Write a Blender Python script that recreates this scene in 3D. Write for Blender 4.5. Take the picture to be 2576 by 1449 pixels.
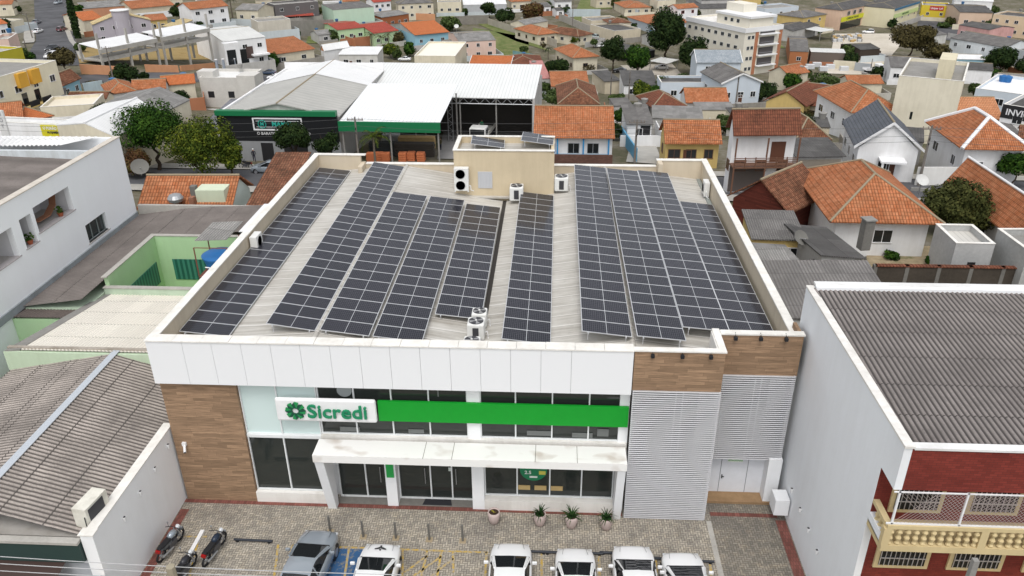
import bpy, math, random
from mathutils import Vector, Matrix
random.seed(7)
R=math.radians
for o in list(bpy.data.objects): bpy.data.objects.remove(o)
scn=bpy.context.scene
COL=scn.collection
# ------------------------------------------------------------------ camera
CAMF,PITCH,ROLL,YAW,HC=2004.3,R(26.906),R(-.45),R(-3.229),26.0
_cp,_sp,_cy,_sy=math.cos(PITCH),math.sin(PITCH),math.cos(YAW),math.sin(YAW)
FW=Vector((_sy*_cp,_cy*_cp,-_sp)); _rt=Vector((_cy,-_sy,0)); _up=_rt.cross(FW)
RT=_rt*math.cos(ROLL)+_up*math.sin(ROLL); UP=_up*math.cos(ROLL)-_rt*math.sin(ROLL)
CO=Vector((0,0,HC))
cd=bpy.data.cameras.new('camera'); cam=bpy.data.objects.new('camera',cd); COL.objects.link(cam)
cam.matrix_world=Matrix(((RT.x,UP.x,-FW.x,0),(RT.y,UP.y,-FW.y,0),(RT.z,UP.z,-FW.z,HC),(0,0,0,1)))
cd.sensor_width=36; cd.lens=CAMF/2576*36; cd.clip_end=5000; cd.clip_start=.5
scn.camera=cam
# ------------------------------------------------------------------ light: bright overcast
SUN_EL,SUN_AZ=R(62),R(180)      # azimuth clockwise from +Y
w=bpy.data.worlds.new('World'); scn.world=w; w.use_nodes=True
nt=w.node_tree; bg=nt.nodes['Background']; sk=nt.nodes.new('ShaderNodeTexSky')
sk.sky_type='NISHITA'; sk.sun_disc=False; sk.sun_elevation=SUN_EL; sk.sun_rotation=SUN_AZ
sk.air_density=1.0; sk.dust_density=3.0; sk.ozone_density=1.0
hs=nt.nodes.new('ShaderNodeHueSaturation'); hs.inputs['Saturation'].default_value=.22
nt.links.new(sk.outputs[0],hs.inputs['Color']); nt.links.new(hs.outputs[0],bg.inputs['Color'])
bg.inputs['Strength'].default_value=.15
sl=bpy.data.lights.new('sun','SUN'); sl.energy=.55; sl.angle=R(18); sl.color=(1,.97,.92)
so=bpy.data.objects.new('sun',sl); COL.objects.link(so)
sd=Vector((math.sin(SUN_AZ)*math.cos(SUN_EL),math.cos(SUN_AZ)*math.cos(SUN_EL),math.sin(SUN_EL)))
so.rotation_euler=sd.to_track_quat('Z','Y').to_euler()
scn.view_settings.view_transform='Standard'; scn.view_settings.look='None'
scn.view_settings.exposure=.55; scn.view_settings.gamma=1
# ------------------------------------------------------------------ pixel -> world helpers (photo 2576 px wide)
def ray(u,v): return FW+RT*((u-1288)/CAMF)-UP*((v-724.5)/CAMF)
def Z(u,v,z): d=ray(u,v); return CO+d*((z-HC)/d.z)
def aY(u,v,y): d=ray(u,v); return CO+d*(y/d.y)
def aX(u,v,x): d=ray(u,v); return CO+d*(x/d.x)
def gz(x,y):
    b=-.13*(min(max(y,54),235)-54)
    return b+9*min(max((-62-x)/60,0),1)*min(max((y-105)/80,0),1)
def G(u,v,h=0):
    d=ray(u,v); t=20.
    while t<1500:
        q=CO+d*t
        if q.z-h<gz(q.x,q.y): break
        t+=1.
    a,b=t-1,t
    for i in range(16):
        m=(a+b)/2; q=CO+d*m
        if q.z-h<gz(q.x,q.y): b=m
        else: a=m
    return CO+d*b
def ppm(p): return CAMF/((p-CO).dot(FW))     # photo pixels per metre at p
# ------------------------------------------------------------------ objects
def tag(o,label=None,cat=None,group=None,kind=None):
    if label: o['label']=label
    if cat: o['category']=cat
    if group: o['group']=group
    if kind: o['kind']=kind
    return o
def empty(name,loc=(0,0,0),rz=0,label=None,cat=None,group=None):
    o=bpy.data.objects.new(name,None); COL.objects.link(o); o.location=loc; o.rotation_euler=(0,0,rz)
    o.empty_display_size=.2
    return tag(o,label,cat,group)
class M:
    def __init__(s): s.v=[]; s.f=[]
    def poly(s,pts):
        n=len(s.v); s.v+=[tuple(p) for p in pts]; s.f.append(tuple(range(n,n+len(pts)))); return s
    def box(s,x0,x1,y0,y1,z0,z1):
        n=len(s.v); s.v+=[(x,y,z) for z in(z0,z1) for y in(y0,y1) for x in(x0,x1)]
        s.f+=[tuple(n+i for i in q) for q in((0,2,3,1),(4,5,7,6),(0,1,5,4),(2,6,7,3),(0,4,6,2),(1,3,7,5))]; return s
    def obox(s,c,ex,ey,ez):   # centre and three half-axis vectors
        c,ex,ey,ez=map(Vector,(c,ex,ey,ez)); n=len(s.v)
        s.v+=[tuple(c+ex*x+ey*y+ez*z) for z in(-1,1) for y in(-1,1) for x in(-1,1)]
        s.f+=[tuple(n+i for i in q) for q in((0,2,3,1),(4,5,7,6),(0,1,5,4),(2,6,7,3),(0,4,6,2),(1,3,7,5))]; return s
    def prism(s,pts,z0):      # top polygon (3D, any order), straight down to z0 (number)
        pts=[Vector(p) for p in pts]
        a=sum((pts[i].x*pts[(i+1)%len(pts)].y-pts[(i+1)%len(pts)].x*pts[i].y) for i in range(len(pts)))
        if a<0: pts=pts[::-1]
        n=len(s.v); k=len(pts)
        s.v+=[tuple(p) for p in pts]+[(p.x,p.y,z0) for p in pts]
        s.f.append(tuple(range(n,n+k))); s.f.append(tuple(range(n+2*k-1,n+k-1,-1)))
        for i in range(k): j=(i+1)%k; s.f.append((n+i,n+k+i,n+k+j,n+j))
        return s
    def slab(s,pts,th,up=None):  # polygon with thickness straight down
        pts=[Vector(p) for p in pts]
        a=sum((pts[i].x*pts[(i+1)%len(pts)].y-pts[(i+1)%len(pts)].x*pts[i].y) for i in range(len(pts)))
        if a<0: pts=pts[::-1]
        n=len(s.v); k=len(pts)
        s.v+=[tuple(p) for p in pts]+[(p.x,p.y,p.z-th) for p in pts]
        s.f.append(tuple(range(n,n+k))); s.f.append(tuple(range(n+2*k-1,n+k-1,-1)))
        for i in range(k): j=(i+1)%k; s.f.append((n+i,n+k+i,n+k+j,n+j))
        return s
    def ring(s,pts,n0=None):
        n=len(s.v); s.v+=[tuple(p) for p in pts]; return n
    def tube(s,p,q,r,n=6,r2=None,cap=True):
        p,q=Vector(p),Vector(q); r2=r if r2 is None else r2; d=(q-p)
        if d.length<1e-6: return s
        d.normalize(); a=d.orthogonal().normalized(); b=d.cross(a); k=len(s.v)
        for c,rr in((p,r),(q,r2)):
            s.v+=[tuple(c+(a*math.cos(t)+b*math.sin(t))*rr) for t in[2*math.pi*i/n for i in range(n)]]
        for i in range(n): j=(i+1)%n; s.f.append((k+i,k+j,k+n+j,k+n+i))
        if cap: s.f.append(tuple(range(k+n-1,k-1,-1))); s.f.append(tuple(range(k+n,k+2*n)))
        return s
    def path(s,pts,r,n=6):
        for a,b in zip(pts,pts[1:]): s.tube(a,b,r,n)
        return s
    def lathe(s,prof,n=16,c=(0,0,0),ax='z'):  # prof [(r,z)]
        k=len(s.v); m=len(prof)
        for r,z in prof:
            for i in range(n):
                t=2*math.pi*i/n; x,y=r*math.cos(t),r*math.sin(t)
                p=(x,y,z) if ax=='z' else ((z,x,y) if ax=='x' else (y,z,x))
                s.v.append((c[0]+p[0],c[1]+p[1],c[2]+p[2]))
        for j in range(m-1):
            for i in range(n):
                i2=(i+1)%n; s.f.append((k+j*n+i,k+j*n+i2,k+(j+1)*n+i2,k+(j+1)*n+i))
        s.f.append(tuple(range(k+n-1,k-1,-1))); s.f.append(tuple(range(k+(m-1)*n,k+m*n)))
        return s
    def build(s,name,mat,parent=None,smooth=False,label=None,bevel=0):
        me=bpy.data.meshes.new(name); me.from_pydata(s.v,[],s.f)
        uv=me.uv_layers.new(name='UVMap')
        for p in me.polygons:
            nrm=p.normal
            if abs(nrm.z)>.9995: ua,va=Vector((1,0,0)),Vector((0,1,0))
            else:
                ua=Vector((-nrm.y,nrm.x,0)).normalized(); va=nrm.cross(ua)
                if va.z<0: va=-va
            for li in p.loop_indices:
                co=me.vertices[me.loops[li].vertex_index].co
                uv.data[li].uv=(co.dot(ua),co.dot(va))
        if smooth:
            for p in me.polygons: p.use_smooth=True
        me.materials.append(mat); me.update()
        o=bpy.data.objects.new(name,me); COL.objects.link(o)
        if parent: o.parent=parent
        if label: o['label']=label
        if bevel:
            b=o.modifiers.new('bevel','BEVEL'); b.width=bevel; b.segments=2; b.limit_method='ANGLE'
        return o
def box(name,mat,parent,*b,**k): return M().box(*b).build(name,mat,parent,**k)
# ------------------------------------------------------------------ materials
class NT:
    def __init__(s,name):
        s.m=bpy.data.materials.new(name); s.m.use_nodes=True; s.t=s.m.node_tree
        s.b=s.t.nodes['Principled BSDF']; s.b.inputs['Roughness'].default_value=.85
        s.b.inputs['Specular IOR Level'].default_value=.25
    def n(s,t,**k):
        x=s.t.nodes.new('ShaderNode'+t)
        for a,b in k.items(): setattr(x,a,b)
        return x
    def l(s,a,b): s.t.links.new(a,b)
    def put(s,inp,val):
        if hasattr(val,'is_linked') or isinstance(val,bpy.types.NodeSocket): s.l(val,inp)
        else: inp.default_value=val
    def math(s,op,a,b=0,c=0):
        x=s.n('Math',operation=op); s.put(x.inputs[0],a); s.put(x.inputs[1],b)
        if op in('COMPARE','MULTIPLY_ADD'): s.put(x.inputs[2],c)
        return x.outputs[0]
    def noise(s,vec,scale,detail=3,rough=.6,out=0):
        x=s.n('TexNoise'); s.put(x.inputs['Vector'],vec); x.inputs['Scale'].default_value=scale
        x.inputs['Detail'].default_value=detail; x.inputs['Roughness'].default_value=rough; return x.outputs[out]
    def white(s,vec): x=s.n('TexWhiteNoise',noise_dimensions='3D'); s.put(x.inputs[0],vec); return x.outputs['Value']
    def comb(s,a,b,c=0):
        x=s.n('CombineXYZ'); s.put(x.inputs[0],a); s.put(x.inputs[1],b); s.put(x.inputs[2],c); return x.outputs[0]
    def sep(s,v): x=s.n('SeparateXYZ'); s.put(x.inputs[0],v); return x.outputs
    def map(s,v,sc,rot=(0,0,0)):
        x=s.n('Mapping'); s.put(x.inputs[0],v); x.inputs['Scale'].default_value=sc; x.inputs['Rotation'].default_value=rot; return x.outputs[0]
    def obj(s): return s.n('TexCoord').outputs['Object']
    def uv(s): return s.n('TexCoord').outputs['UV']
    def geo(s): return s.n('NewGeometry').outputs['Position']
    def ramp(s,f,stops):
        x=s.n('ValToRGB'); s.put(x.inputs[0],f); e=x.color_ramp.elements
        while len(e)<len(stops): e.new(.5)
        for el,(p,c) in zip(e,stops): el.position=p; el.color=(c[0],c[1],c[2],1) if not isinstance(c,(int,float)) else (c,c,c,1)
        return x.outputs[0]
    def mix(s,a,b,f,mode='MIX'):
        x=s.n('Mix',data_type='RGBA',blend_type=mode); s.put(x.inputs[0],f)
        for i,c in((6,a),(7,b)):
            if isinstance(c,bpy.types.NodeSocket): s.l(c,x.inputs[i])
            else: x.inputs[i].default_value=(c[0],c[1],c[2],1) if not isinstance(c,(int,float)) else (c,c,c,1)
        return x.outputs[2]
    def bump(s,h,d=.02,st=1):
        x=s.n('Bump'); x.inputs['Distance'].default_value=d; x.inputs['Strength'].default_value=st; s.l(h,x.inputs['Height']); s.l(x.outputs[0],s.b.inputs['Normal'])
    def col(s,c): s.put(s.b.inputs['Base Color'],c if isinstance(c,bpy.types.NodeSocket) else (c[0],c[1],c[2],1)); return s
    def r(s,v): s.put(s.b.inputs['Roughness'],v); return s
_mc={}
def memo(f):
    def g(*a):
        k=(f.__name__,)+a
        if k not in _mc: _mc[k]=f(*a)
        return _mc[k]
    return g
@memo
def flat(c,rough=.7,metal=0.,spec=.3):
    n=NT('paint'); v=n.noise(n.obj(),3.,2)
    n.col(n.mix(c,tuple(x*.93 for x in c),n.ramp(v,[(.3,0),(.8,1)]))).r(rough)
    n.b.inputs['Metallic'].default_value=metal; n.b.inputs['Specular IOR Level'].default_value=spec; return n.m
@memo
def plain(c,rough=.5):
    n=NT('smooth_paint'); n.col(c).r(rough); return n.m
@memo
def plaster(c,dirt=.35,scale=.35):
    n=NT('plaster'); g=n.geo()
    a=n.noise(g,scale,6,.65); st=n.noise(n.map(g,(2.2,2.2,.22)),1.,5,.7)
    f=n.math('MULTIPLY',n.ramp(n.math('ADD',n.math('MULTIPLY',a,.6),n.math('MULTIPLY',st,.4)),[(.42,0),(.68,1)]),dirt)
    dk=(c[0]*.5,c[1]*.47,c[2]*.42)
    n.col(n.mix(c,dk,f)); n.bump(n.noise(g,9,3),.01,.4); return n.m
@memo
def tile(c1,c2,old=.3,pu=.23,pv=.37):
    n=NT('clay_tile'); q=n.sep(n.uv()); u=n.math('DIVIDE',q[0],pu); v=n.math('DIVIDE',q[1],pv)
    fu=n.math('FRACT',u); fv=n.math('FRACT',v)
    wn=n.white(n.comb(n.math('FLOOR',u),n.math('FLOOR',v)))
    g=n.geo(); big=n.noise(g,.45,5,.7); mid=n.noise(g,2.3,4,.7)
    c=n.mix(c1,c2,n.math('MULTIPLY_ADD',wn,.75,0.1))
    dk=tuple(x*.30 for x in c1); 
    st=n.ramp(n.math('ADD',n.math('MULTIPLY',big,.5),n.math('MULTIPLY',mid,.5)),[(.46-.12*old,0),(.62,1)])
    c=n.mix(c,(dk[0]*.8,dk[1]*1.2,dk[2]*1.2),n.math('MULTIPLY',st,old))
    ln=n.math('MAXIMUM',n.math('LESS_THAN',fu,.24),n.math('MULTIPLY',n.math('LESS_THAN',fv,.2),.8))
    c=n.mix(c,tuple(x*.22 for x in c1),n.math('MULTIPLY',ln,.62))
    n.col(c).r(.9)
    h=n.math('ADD',n.math('SINE',n.math('MULTIPLY',n.math('SUBTRACT',fu,.12),3.1416)),n.math('MULTIPLY',n.math('SUBTRACT',1.,fv),.5)); n.bump(h,.05,.8); return n.m
@memo
def corr(c,old=.5,p=.177,real=0,lines=1):
    n=NT('corrugated_sheet'); q=n.sep(n.uv()); u=n.math('DIVIDE',q[0],p)
    s=n.math('SINE',n.math('MULTIPLY',u,6.2832)); g=n.geo()  # ripple sine; also darkens the valleys in colour, as dirt and painted shade
    wn=n.white(n.comb(n.math('FLOOR',n.math('DIVIDE',q[0],p*6)),n.math('FLOOR',n.math('DIVIDE',q[1],1.7))))
    big=n.noise(g,.5,6,.7); fine=n.noise(g,14,3,.8)
    vv=.06 if lines>=2 else .22
    cc=n.mix(tuple(x*(1-vv) for x in c),tuple(min(x*(1+vv*.8),1) for x in c),wn)
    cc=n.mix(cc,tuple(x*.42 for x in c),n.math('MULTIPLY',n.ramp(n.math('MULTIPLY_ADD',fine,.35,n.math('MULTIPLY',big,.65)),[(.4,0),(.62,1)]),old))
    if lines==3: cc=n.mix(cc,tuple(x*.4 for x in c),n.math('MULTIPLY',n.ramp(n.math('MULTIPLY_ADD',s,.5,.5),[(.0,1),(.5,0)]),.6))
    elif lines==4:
        cc=n.mix(cc,tuple(x*.26 for x in c),n.ramp(n.math('MULTIPLY_ADD',s,.5,.5),[(.12,1),(.62,0)]))  # near roofs: strongest valley darkening, ripple shade and dirt put into the colour
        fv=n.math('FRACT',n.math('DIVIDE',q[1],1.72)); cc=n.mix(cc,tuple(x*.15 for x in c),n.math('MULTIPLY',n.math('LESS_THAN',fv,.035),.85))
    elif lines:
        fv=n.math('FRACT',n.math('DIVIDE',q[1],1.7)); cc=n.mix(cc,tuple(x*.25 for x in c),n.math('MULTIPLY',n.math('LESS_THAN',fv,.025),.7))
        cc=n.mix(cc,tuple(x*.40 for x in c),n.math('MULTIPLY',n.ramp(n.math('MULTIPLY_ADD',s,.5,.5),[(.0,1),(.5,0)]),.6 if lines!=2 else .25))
    n.col(cc).r(.9)
    if not real: n.bump(n.math('MULTIPLY_ADD',s,.5,.5),p*.3,.9)
    else: n.bump(fine,.006,.6)
    return n.m
@memo
def ribs(c,p=.25,dirt=.3,rough=.45):
    n=NT('metal_roofing'); q=n.sep(n.uv()); fu=n.math('FRACT',n.math('DIVIDE',q[0],p)); g=n.geo()
    big=n.noise(g,.3,6,.7); st=n.noise(n.comb(n.math('MULTIPLY',q[0],2.5),n.math('MULTIPLY',q[1],.25)),1.,4,.7)
    cc=n.mix(c,tuple(x*.55 for x in c),n.math('MULTIPLY',n.ramp(n.math('MULTIPLY_ADD',st,.5,n.math('MULTIPLY',big,.5)),[(.42,0),(.66,1)]),dirt))
    ln=n.math('LESS_THAN',fu,.16); cc=n.mix(cc,tuple(x*.6 for x in c),n.math('MULTIPLY',ln,.55))
    n.col(cc).r(rough); n.bump(n.math('SMOOTH_MIN',n.math('MULTIPLY',fu,6.),1.) if False else n.math('LESS_THAN',fu,.2),.03,.5); return n.m
@memo
def brick(c,mortar,bw=.22,bh=.075,var=.3):
    n=NT('brick'); x=n.n('TexBrick'); n.l(n.uv(),x.inputs['Vector']); x.inputs['Scale'].default_value=1
    x.inputs['Brick Width'].default_value=bw; x.inputs['Row Height'].default_value=bh; x.inputs['Mortar Size'].default_value=.008
    x.inputs['Color1'].default_value=(*c,1); x.inputs['Color2'].default_value=(*[k*(1-var) for k in c],1); x.inputs['Mortar'].default_value=(*mortar,1)
    g=n.noise(n.geo(),.6,5,.7); n.col(n.mix(x.outputs[0],tuple(k*.4 for k in c),n.math('MULTIPLY',n.ramp(g,[(.45,0),(.7,1)]),.5)))
    n.bump(x.outputs['Fac'],.008,-.6) ; return n.m
@memo
def glass(c=(.015,.018,.02),rough=.06):
    n=NT('window_glass'); v=n.white(n.map(n.obj(),(.7,.7,.7))); n.col(c).r(rough); n.b.inputs['Specular IOR Level'].default_value=.5; return n.m
@memo
def leaf(c1,c2,c3):
    n=NT('foliage'); rn=n.n('NewGeometry').outputs['Random Per Island']; a=n.noise(n.geo(),.9,3)
    f=n.math('MULTIPLY_ADD',rn,.55,n.math('MULTIPLY',n.ramp(a,[(.35,0),(.65,1)]),.45))
    n.col(n.ramp(f,[(.05,c1),(.5,c2),(.95,c3)])).r(.9); n.b.inputs['Specular IOR Level'].default_value=.08
    n.b.inputs['Subsurface Weight'].default_value=0; return n.m
@memo
def bark(c=(.09,.065,.045)):
    n=NT('bark'); n.col(n.mix(c,tuple(x*.4 for x in c),n.noise(n.map(n.geo(),(6,6,1.2)),1.,4))).r(.95); return n.m
@memo
def wood(c,pw=1.2,ph=.2):
    n=NT('wood_cladding'); q=n.sep(n.uv()); row=n.math('FLOOR',n.math('DIVIDE',q[1],ph))
    uu=n.math('ADD',n.math('DIVIDE',q[0],pw),n.math('MULTIPLY',n.white(n.comb(row,3.)),7.))
    idn=n.white(n.comb(n.math('FLOOR',uu),row,1.)); g=n.comb(n.math('MULTIPLY',q[0],1.2),n.math('MULTIPLY',q[1],26),row)
    gr=n.noise(g,1.,5,.65); c2=n.mix(tuple(x*.75 for x in c),tuple(x*1.22 for x in c),idn)
    c3=n.mix(c2,tuple(x*.45 for x in c),n.ramp(gr,[(.4,0),(.7,1)]))
    e=n.math('MAXIMUM',n.math('LESS_THAN',n.math('FRACT',n.math('DIVIDE',q[1],ph)),.04),n.math('LESS_THAN',n.math('FRACT',uu),.008))
    n.col(n.mix(c3,tuple(x*.3 for x in c),n.math('MULTIPLY',e,.6))).r(.7); return n.m
@memo
def soil(c1,c2,c3,sc=.25,sc2=3.):
    n=NT('ground_cover'); g=n.geo(); a=n.noise(g,sc,6,.7); b=n.noise(g,sc2,5,.75)
    f=n.math('MULTIPLY_ADD',a,.6,n.math('MULTIPLY',b,.4)); n.col(n.ramp(f,[(.36,c1),(.5,c2),(.64,c3)])).r(.97); n.bump(b,.08,.7); return n.m
@memo
def asphalt(c=(.085,.085,.09)):
    n=NT('asphalt'); g=n.geo(); a=n.noise(g,.15,5,.6); b=n.noise(g,9.,3,.8)
    n.col(n.mix(n.mix(tuple(x*.75 for x in c),tuple(x*1.35 for x in c),n.ramp(a,[(.35,0),(.65,1)])),tuple(x*.5 for x in c),n.math('MULTIPLY',n.ramp(b,[(.5,0),(.7,1)]),.4))).r(.9); return n.m
@memo
def concrete(c=(.36,.35,.33),dirt=.5):
    n=NT('concrete'); g=n.geo(); a=n.noise(g,.5,6,.7); b=n.noise(g,5.,4,.7)
    f=n.ramp(n.math('MULTIPLY_ADD',a,.6,n.math('MULTIPLY',b,.4)),[(.38,0),(.66,1)])
    n.col(n.mix(c,tuple(x*.42 for x in c),n.math('MULTIPLY',f,dirt))).r(.92); n.bump(b,.01,.4); return n.m
def herring(k_=1.,dirt=.75):
    n=NT('concrete_pavers'); q=n.sep(n.geo()); a=.11
    x=n.math('DIVIDE',q[0],a); y=n.math('DIVIDE',q[1],a); i=n.math('FLOOR',x); j=n.math('FLOOR',y); fx=n.math('FRACT',x); fy=n.math('FRACT',y)
    k=n.math('FLOORED_MODULO',n.math('SUBTRACT',i,j),4.)
    eq=lambda t:n.math('COMPARE',k,float(t),.1)
    k0,k1,k2,k3=eq(0),eq(1),eq(2),eq(3); hor=n.math('ADD',k0,k1); ver=n.math('ADD',k2,k3); w=.11
    L=n.math('LESS_THAN',fx,w); Rr=n.math('GREATER_THAN',fx,1-w); B=n.math('LESS_THAN',fy,w); T=n.math('GREATER_THAN',fy,1-w)
    mul=lambda a,b:n.math('MULTIPLY',a,b); add=lambda a,b:n.math('ADD',a,b)
    j1=add(mul(hor,n.math('MAXIMUM',B,T)),mul(ver,n.math('MAXIMUM',L,Rr)))
    j2=add(add(mul(k0,L),mul(k1,Rr)),add(mul(k2,T),mul(k3,B)))
    joint=n.math('MINIMUM',add(j1,j2),1.)
    idx=n.comb(n.math('SUBTRACT',i,k1),add(j,k3),ver); wn=n.white(idx)
    g=n.geo(); big=n.noise(g,.45,5,.7); mid=n.noise(g,2.5,5,.7)
    base=n.mix(tuple(c*k_ for c in(.285,.262,.222)),tuple(c*k_ for c in(.47,.425,.35)),wn)
    base=n.mix(base,(.62,.5,.33),n.math('MULTIPLY',n.ramp(mid,[(.5,0),(.75,1)]),.35))
    base=n.mix(base,(.15,.14,.13),n.math('MULTIPLY',n.ramp(big,[(.46,0),(.72,1)]),dirt))
    n.col(n.mix(base,(.10,.085,.07),n.math('MULTIPLY',joint,.8))).r(.9); n.bump(n.math('SUBTRACT',1.,joint),.012,.6); return n.m
# frequently used
WHITE=(.80,.80,.80); CREAM=(.76,.70,.55); BEIGE=(.62,.52,.36)
OR1=tile((.47,.145,.055),(.60,.26,.13),.55); ORN=tile((.55,.15,.05),(.60,.21,.08),.2); OLD=tile((.24,.085,.045),(.40,.19,.11),.85); BRN=tile((.22,.075,.045),(.30,.11,.06),.7)
RED=tile((.42,.075,.05),(.48,.1,.07),.3); SAL=tile((.60,.25,.12),(.66,.32,.17),.3); YEL=tile((.62,.48,.24),(.70,.56,.32),.2); GRT=tile((.12,.13,.15),(.16,.17,.19),.2); LGT=tile((.36,.40,.44),(.46,.49,.52),.4); PNK=tile((.60,.26,.24),(.62,.30,.27),.3)
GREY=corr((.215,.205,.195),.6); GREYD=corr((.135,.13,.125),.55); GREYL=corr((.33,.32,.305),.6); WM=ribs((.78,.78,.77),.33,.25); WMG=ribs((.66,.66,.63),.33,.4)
DARK=glass(); BLK=flat((.02,.02,.022),.6); WPT=flat((.8,.8,.8),.5); STEEL=flat((.45,.46,.47),.4,.6); RUST=flat((.18,.07,.05),.8)
CONC=concrete((.30,.29,.27)); CONCL=concrete((.46,.44,.40),.5); CONCD=concrete((.22,.21,.19),.6)
# ------------------------------------------------------------------ ground
def terrain():
    m=M(); xs=[-420,-330,-260,-210,-170]+[-150+i*6 for i in range(52)]+[170,200,240,300,380,480]
    ys=[-60,0,30,54]+[54+6*i for i in range(1,31)]+[236,260,320,420,560,800]
    n=len(xs)
    for y in ys:
        for x in xs: m.v.append((x,y,gz(x,y)-.06))
    for j in range(len(ys)-1):
        for i in range(n-1): a=j*n+i; m.f.append((a,a+1,a+1+n,a+n))
    o=m.build('ground',soil((.055,.065,.025),(.13,.115,.075),(.22,.20,.165),.12,1.0),smooth=True); tag(o,kind='structure')
terrain()
def drape(name,pts,mat,lift=.05,step=4,**k):     # flat area following the terrain: pts = world xy quad (a,b,c,d)
    m=M(); a,b,c,d=[Vector((p[0],p[1])) for p in pts]
    nu=max(1,int((b-a).length/step)); nv=max(1,int((d-a).length/step))
    for j in range(nv+1):
        for i in range(nu+1):
            s,t=i/nu,j/nv; q=(a*(1-s)+b*s)*(1-t)+(d*(1-s)+c*s)*t; m.v.append((q.x,q.y,gz(q.x,q.y)+lift))
    for j in range(nv):
        for i in range(nu): e=j*(nu+1)+i; m.f.append((e,e+1,e+nu+2,e+nu+1))
    o=m.build(name,mat); tag(o,**k); return o
def gp(*uv): return [G(*p) for p in uv]
PAV=herring()
def sheet(name,x0,x1,y0,y1,z,mat): return tag(M().poly([(x0,y0,z),(x1,y0,z),(x1,y1,z),(x0,y1,z)]).build(name,mat),kind='structure')
sheet('paved_forecourt',-17.2,10.85,2,30,.02,PAV)
REDP=brick((.27,.10,.08),(.10,.06,.05),.11,.22,.4)
sheet('red_paver_border',-17.2,3.4,28.14,28.4,.026,REDP); sheet('red_paver_border',7.45,10.5,28.35,28.6,.028,REDP); sheet('service_driveway',7.42,10.85,2,29.3,.024,herring(.62,.85))
sheet('red_paver_border',-17.15,-16.75,20,27.7,.026,REDP)
sheet('red_paver_border',10.35,10.8,12,28.2,.026,REDP)
sheet('concrete_kerb_strip',7.2,7.42,12,28.0,.032,CONCL)
YP=flat((.62,.42,.05),.8); BP=NT('worn_blue_paint'); _g=BP.geo()
BP.col(BP.mix((.035,.10,.22),(.20,.20,.19),BP.ramp(BP.noise(_g,3.5,5,.75),[(.52,0),(.6,1)])))
def quad4(name,pts,z,mat,**k): return tag(M().poly([(p[0],p[1],z) for p in pts]).build(name,mat),**k)
def zp(u,v,z=.03): return Z(u,v,z)
quad4('blue_parking_bay_paint',[zp(745,1376),zp(1010,1386),zp(1000,1560),zp(700,1560)],.030,BP.m,kind='structure')
def line(u0,v0,u1,v1,w=.10,name='yellow_parking_line'):
    a,b=zp(u0,v0),zp(u1,v1); d=(b-a); d.z=0; n=Vector((-d.y,d.x,0)).normalized()*w/2
    quad4(name,[a-n,b-n,b+n,a+n],.036,YP,kind='structure')
YPN=NT('worn_yellow_paint'); YPN.col(YPN.mix((.50,.33,.06),(.34,.31,.26),YPN.ramp(YPN.noise(YPN.geo(),6,4,.8),[(.42,0),(.58,1)]))); YP=YPN.m
for l in((735,1372,1225,1390),(735,1372,690,1560),(878,1378,850,1560),(1013,1384,1010,1560),(1224,1388,1214,1560),(1075,1385,1060,1449),(1110,1389,1100,1449),(1140,1389,1140,1440),
         (1018,1440,1075,1398),(1040,1449,1110,1400),(1060,1470,1140,1405),(700,1370,690,1449),(1363,1392,1361,1500),(1507,1398,1510,1500),(1650,1410,1656,1500),(1786,1420,1800,1520),(455,1350,520,1350),(500,1352,465,1500)): line(*l)
# ------------------------------------------------------------------ bank
bank=empty('bank_building',(0,28.4,0),0,'two-storey bank with white fascia, wood cladding, green band and a solar roof','building')
def B(name,mat,*b,p=bank,**k): x0,x1,y0,y1,z0,z1=b; return M().box(x0,x1,y0-28.4,y1-28.4,z0,z1).build(name,mat,p,**k)
PB=plaster((.60,.52,.40),.35); PW=plaster((.84,.85,.86),.10); PWD=plaster((.78,.76,.72),.5)
CAP=plaster((.80,.78,.73),.45,1.2)
B('wall',plaster((.70,.66,.58),.4),-17.15,10.6,30.6,54.5,-1,6.95)
B('wall',plaster((.70,.66,.58),.4),-17.15,-16.9,28.6,30.6,0,7.0)
B('wall',plaster((.70,.66,.58),.4),10.4,10.6,30.1,30.6,0,7.0)
m=M()
for b in((-17.15,-16.85,28.6,54.5,7.0,8.82),(-16.85,-13.8,54.2,54.5,7.0,8.82),(-13.8,-13.5,53.2,54.5,7.0,8.3),(-13.5,7.2,54.2,54.5,7.0,8.2),(7.2,7.5,53.4,54.5,7.0,8.65),(7.5,10.3,54.2,54.5,7.0,8.65),(10.3,10.6,29.7,54.5,7.0,8.65)): m.box(b[0],b[1],b[2]-28.4,b[3]-28.4,b[4],b[5])
m.build('parapet',PB,bank)
m=M()
for b in((-17.2,-16.8,28.55,54.55,8.82,8.87),(-16.8,-13.45,54.15,54.55,8.82,8.87),(-13.45,7.15,54.15,54.55,8.2,8.25),(7.15,10.25,54.15,54.55,8.65,8.7),(10.25,10.65,29.75,54.55,8.65,8.72)): m.box(b[0],b[1],b[2]-28.4,b[3]-28.4,b[4],b[5])
m.build('parapet_cap',CAP,bank)
RZ=[(-16.85,7.6),(-10.5,8.1),(-3.4,7.0),(-3.15,7.0),(3.55,8.1),(10.3,7.3)]
RM=NT('weathered_metal_roof'); q=RM.sep(RM.geo()); fy=RM.math('FRACT',RM.math('DIVIDE',q[1],.98))
bg_=RM.noise(RM.geo(),.35,6,.7); st=RM.noise(RM.map(RM.geo(),(.25,5,1)),1.,5,.75)
c=RM.mix((.55,.53,.485),(.30,.275,.235),RM.ramp(RM.math('MULTIPLY_ADD',st,.6,RM.math('MULTIPLY',bg_,.4)),[(.42,0),(.66,1)]))
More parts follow.
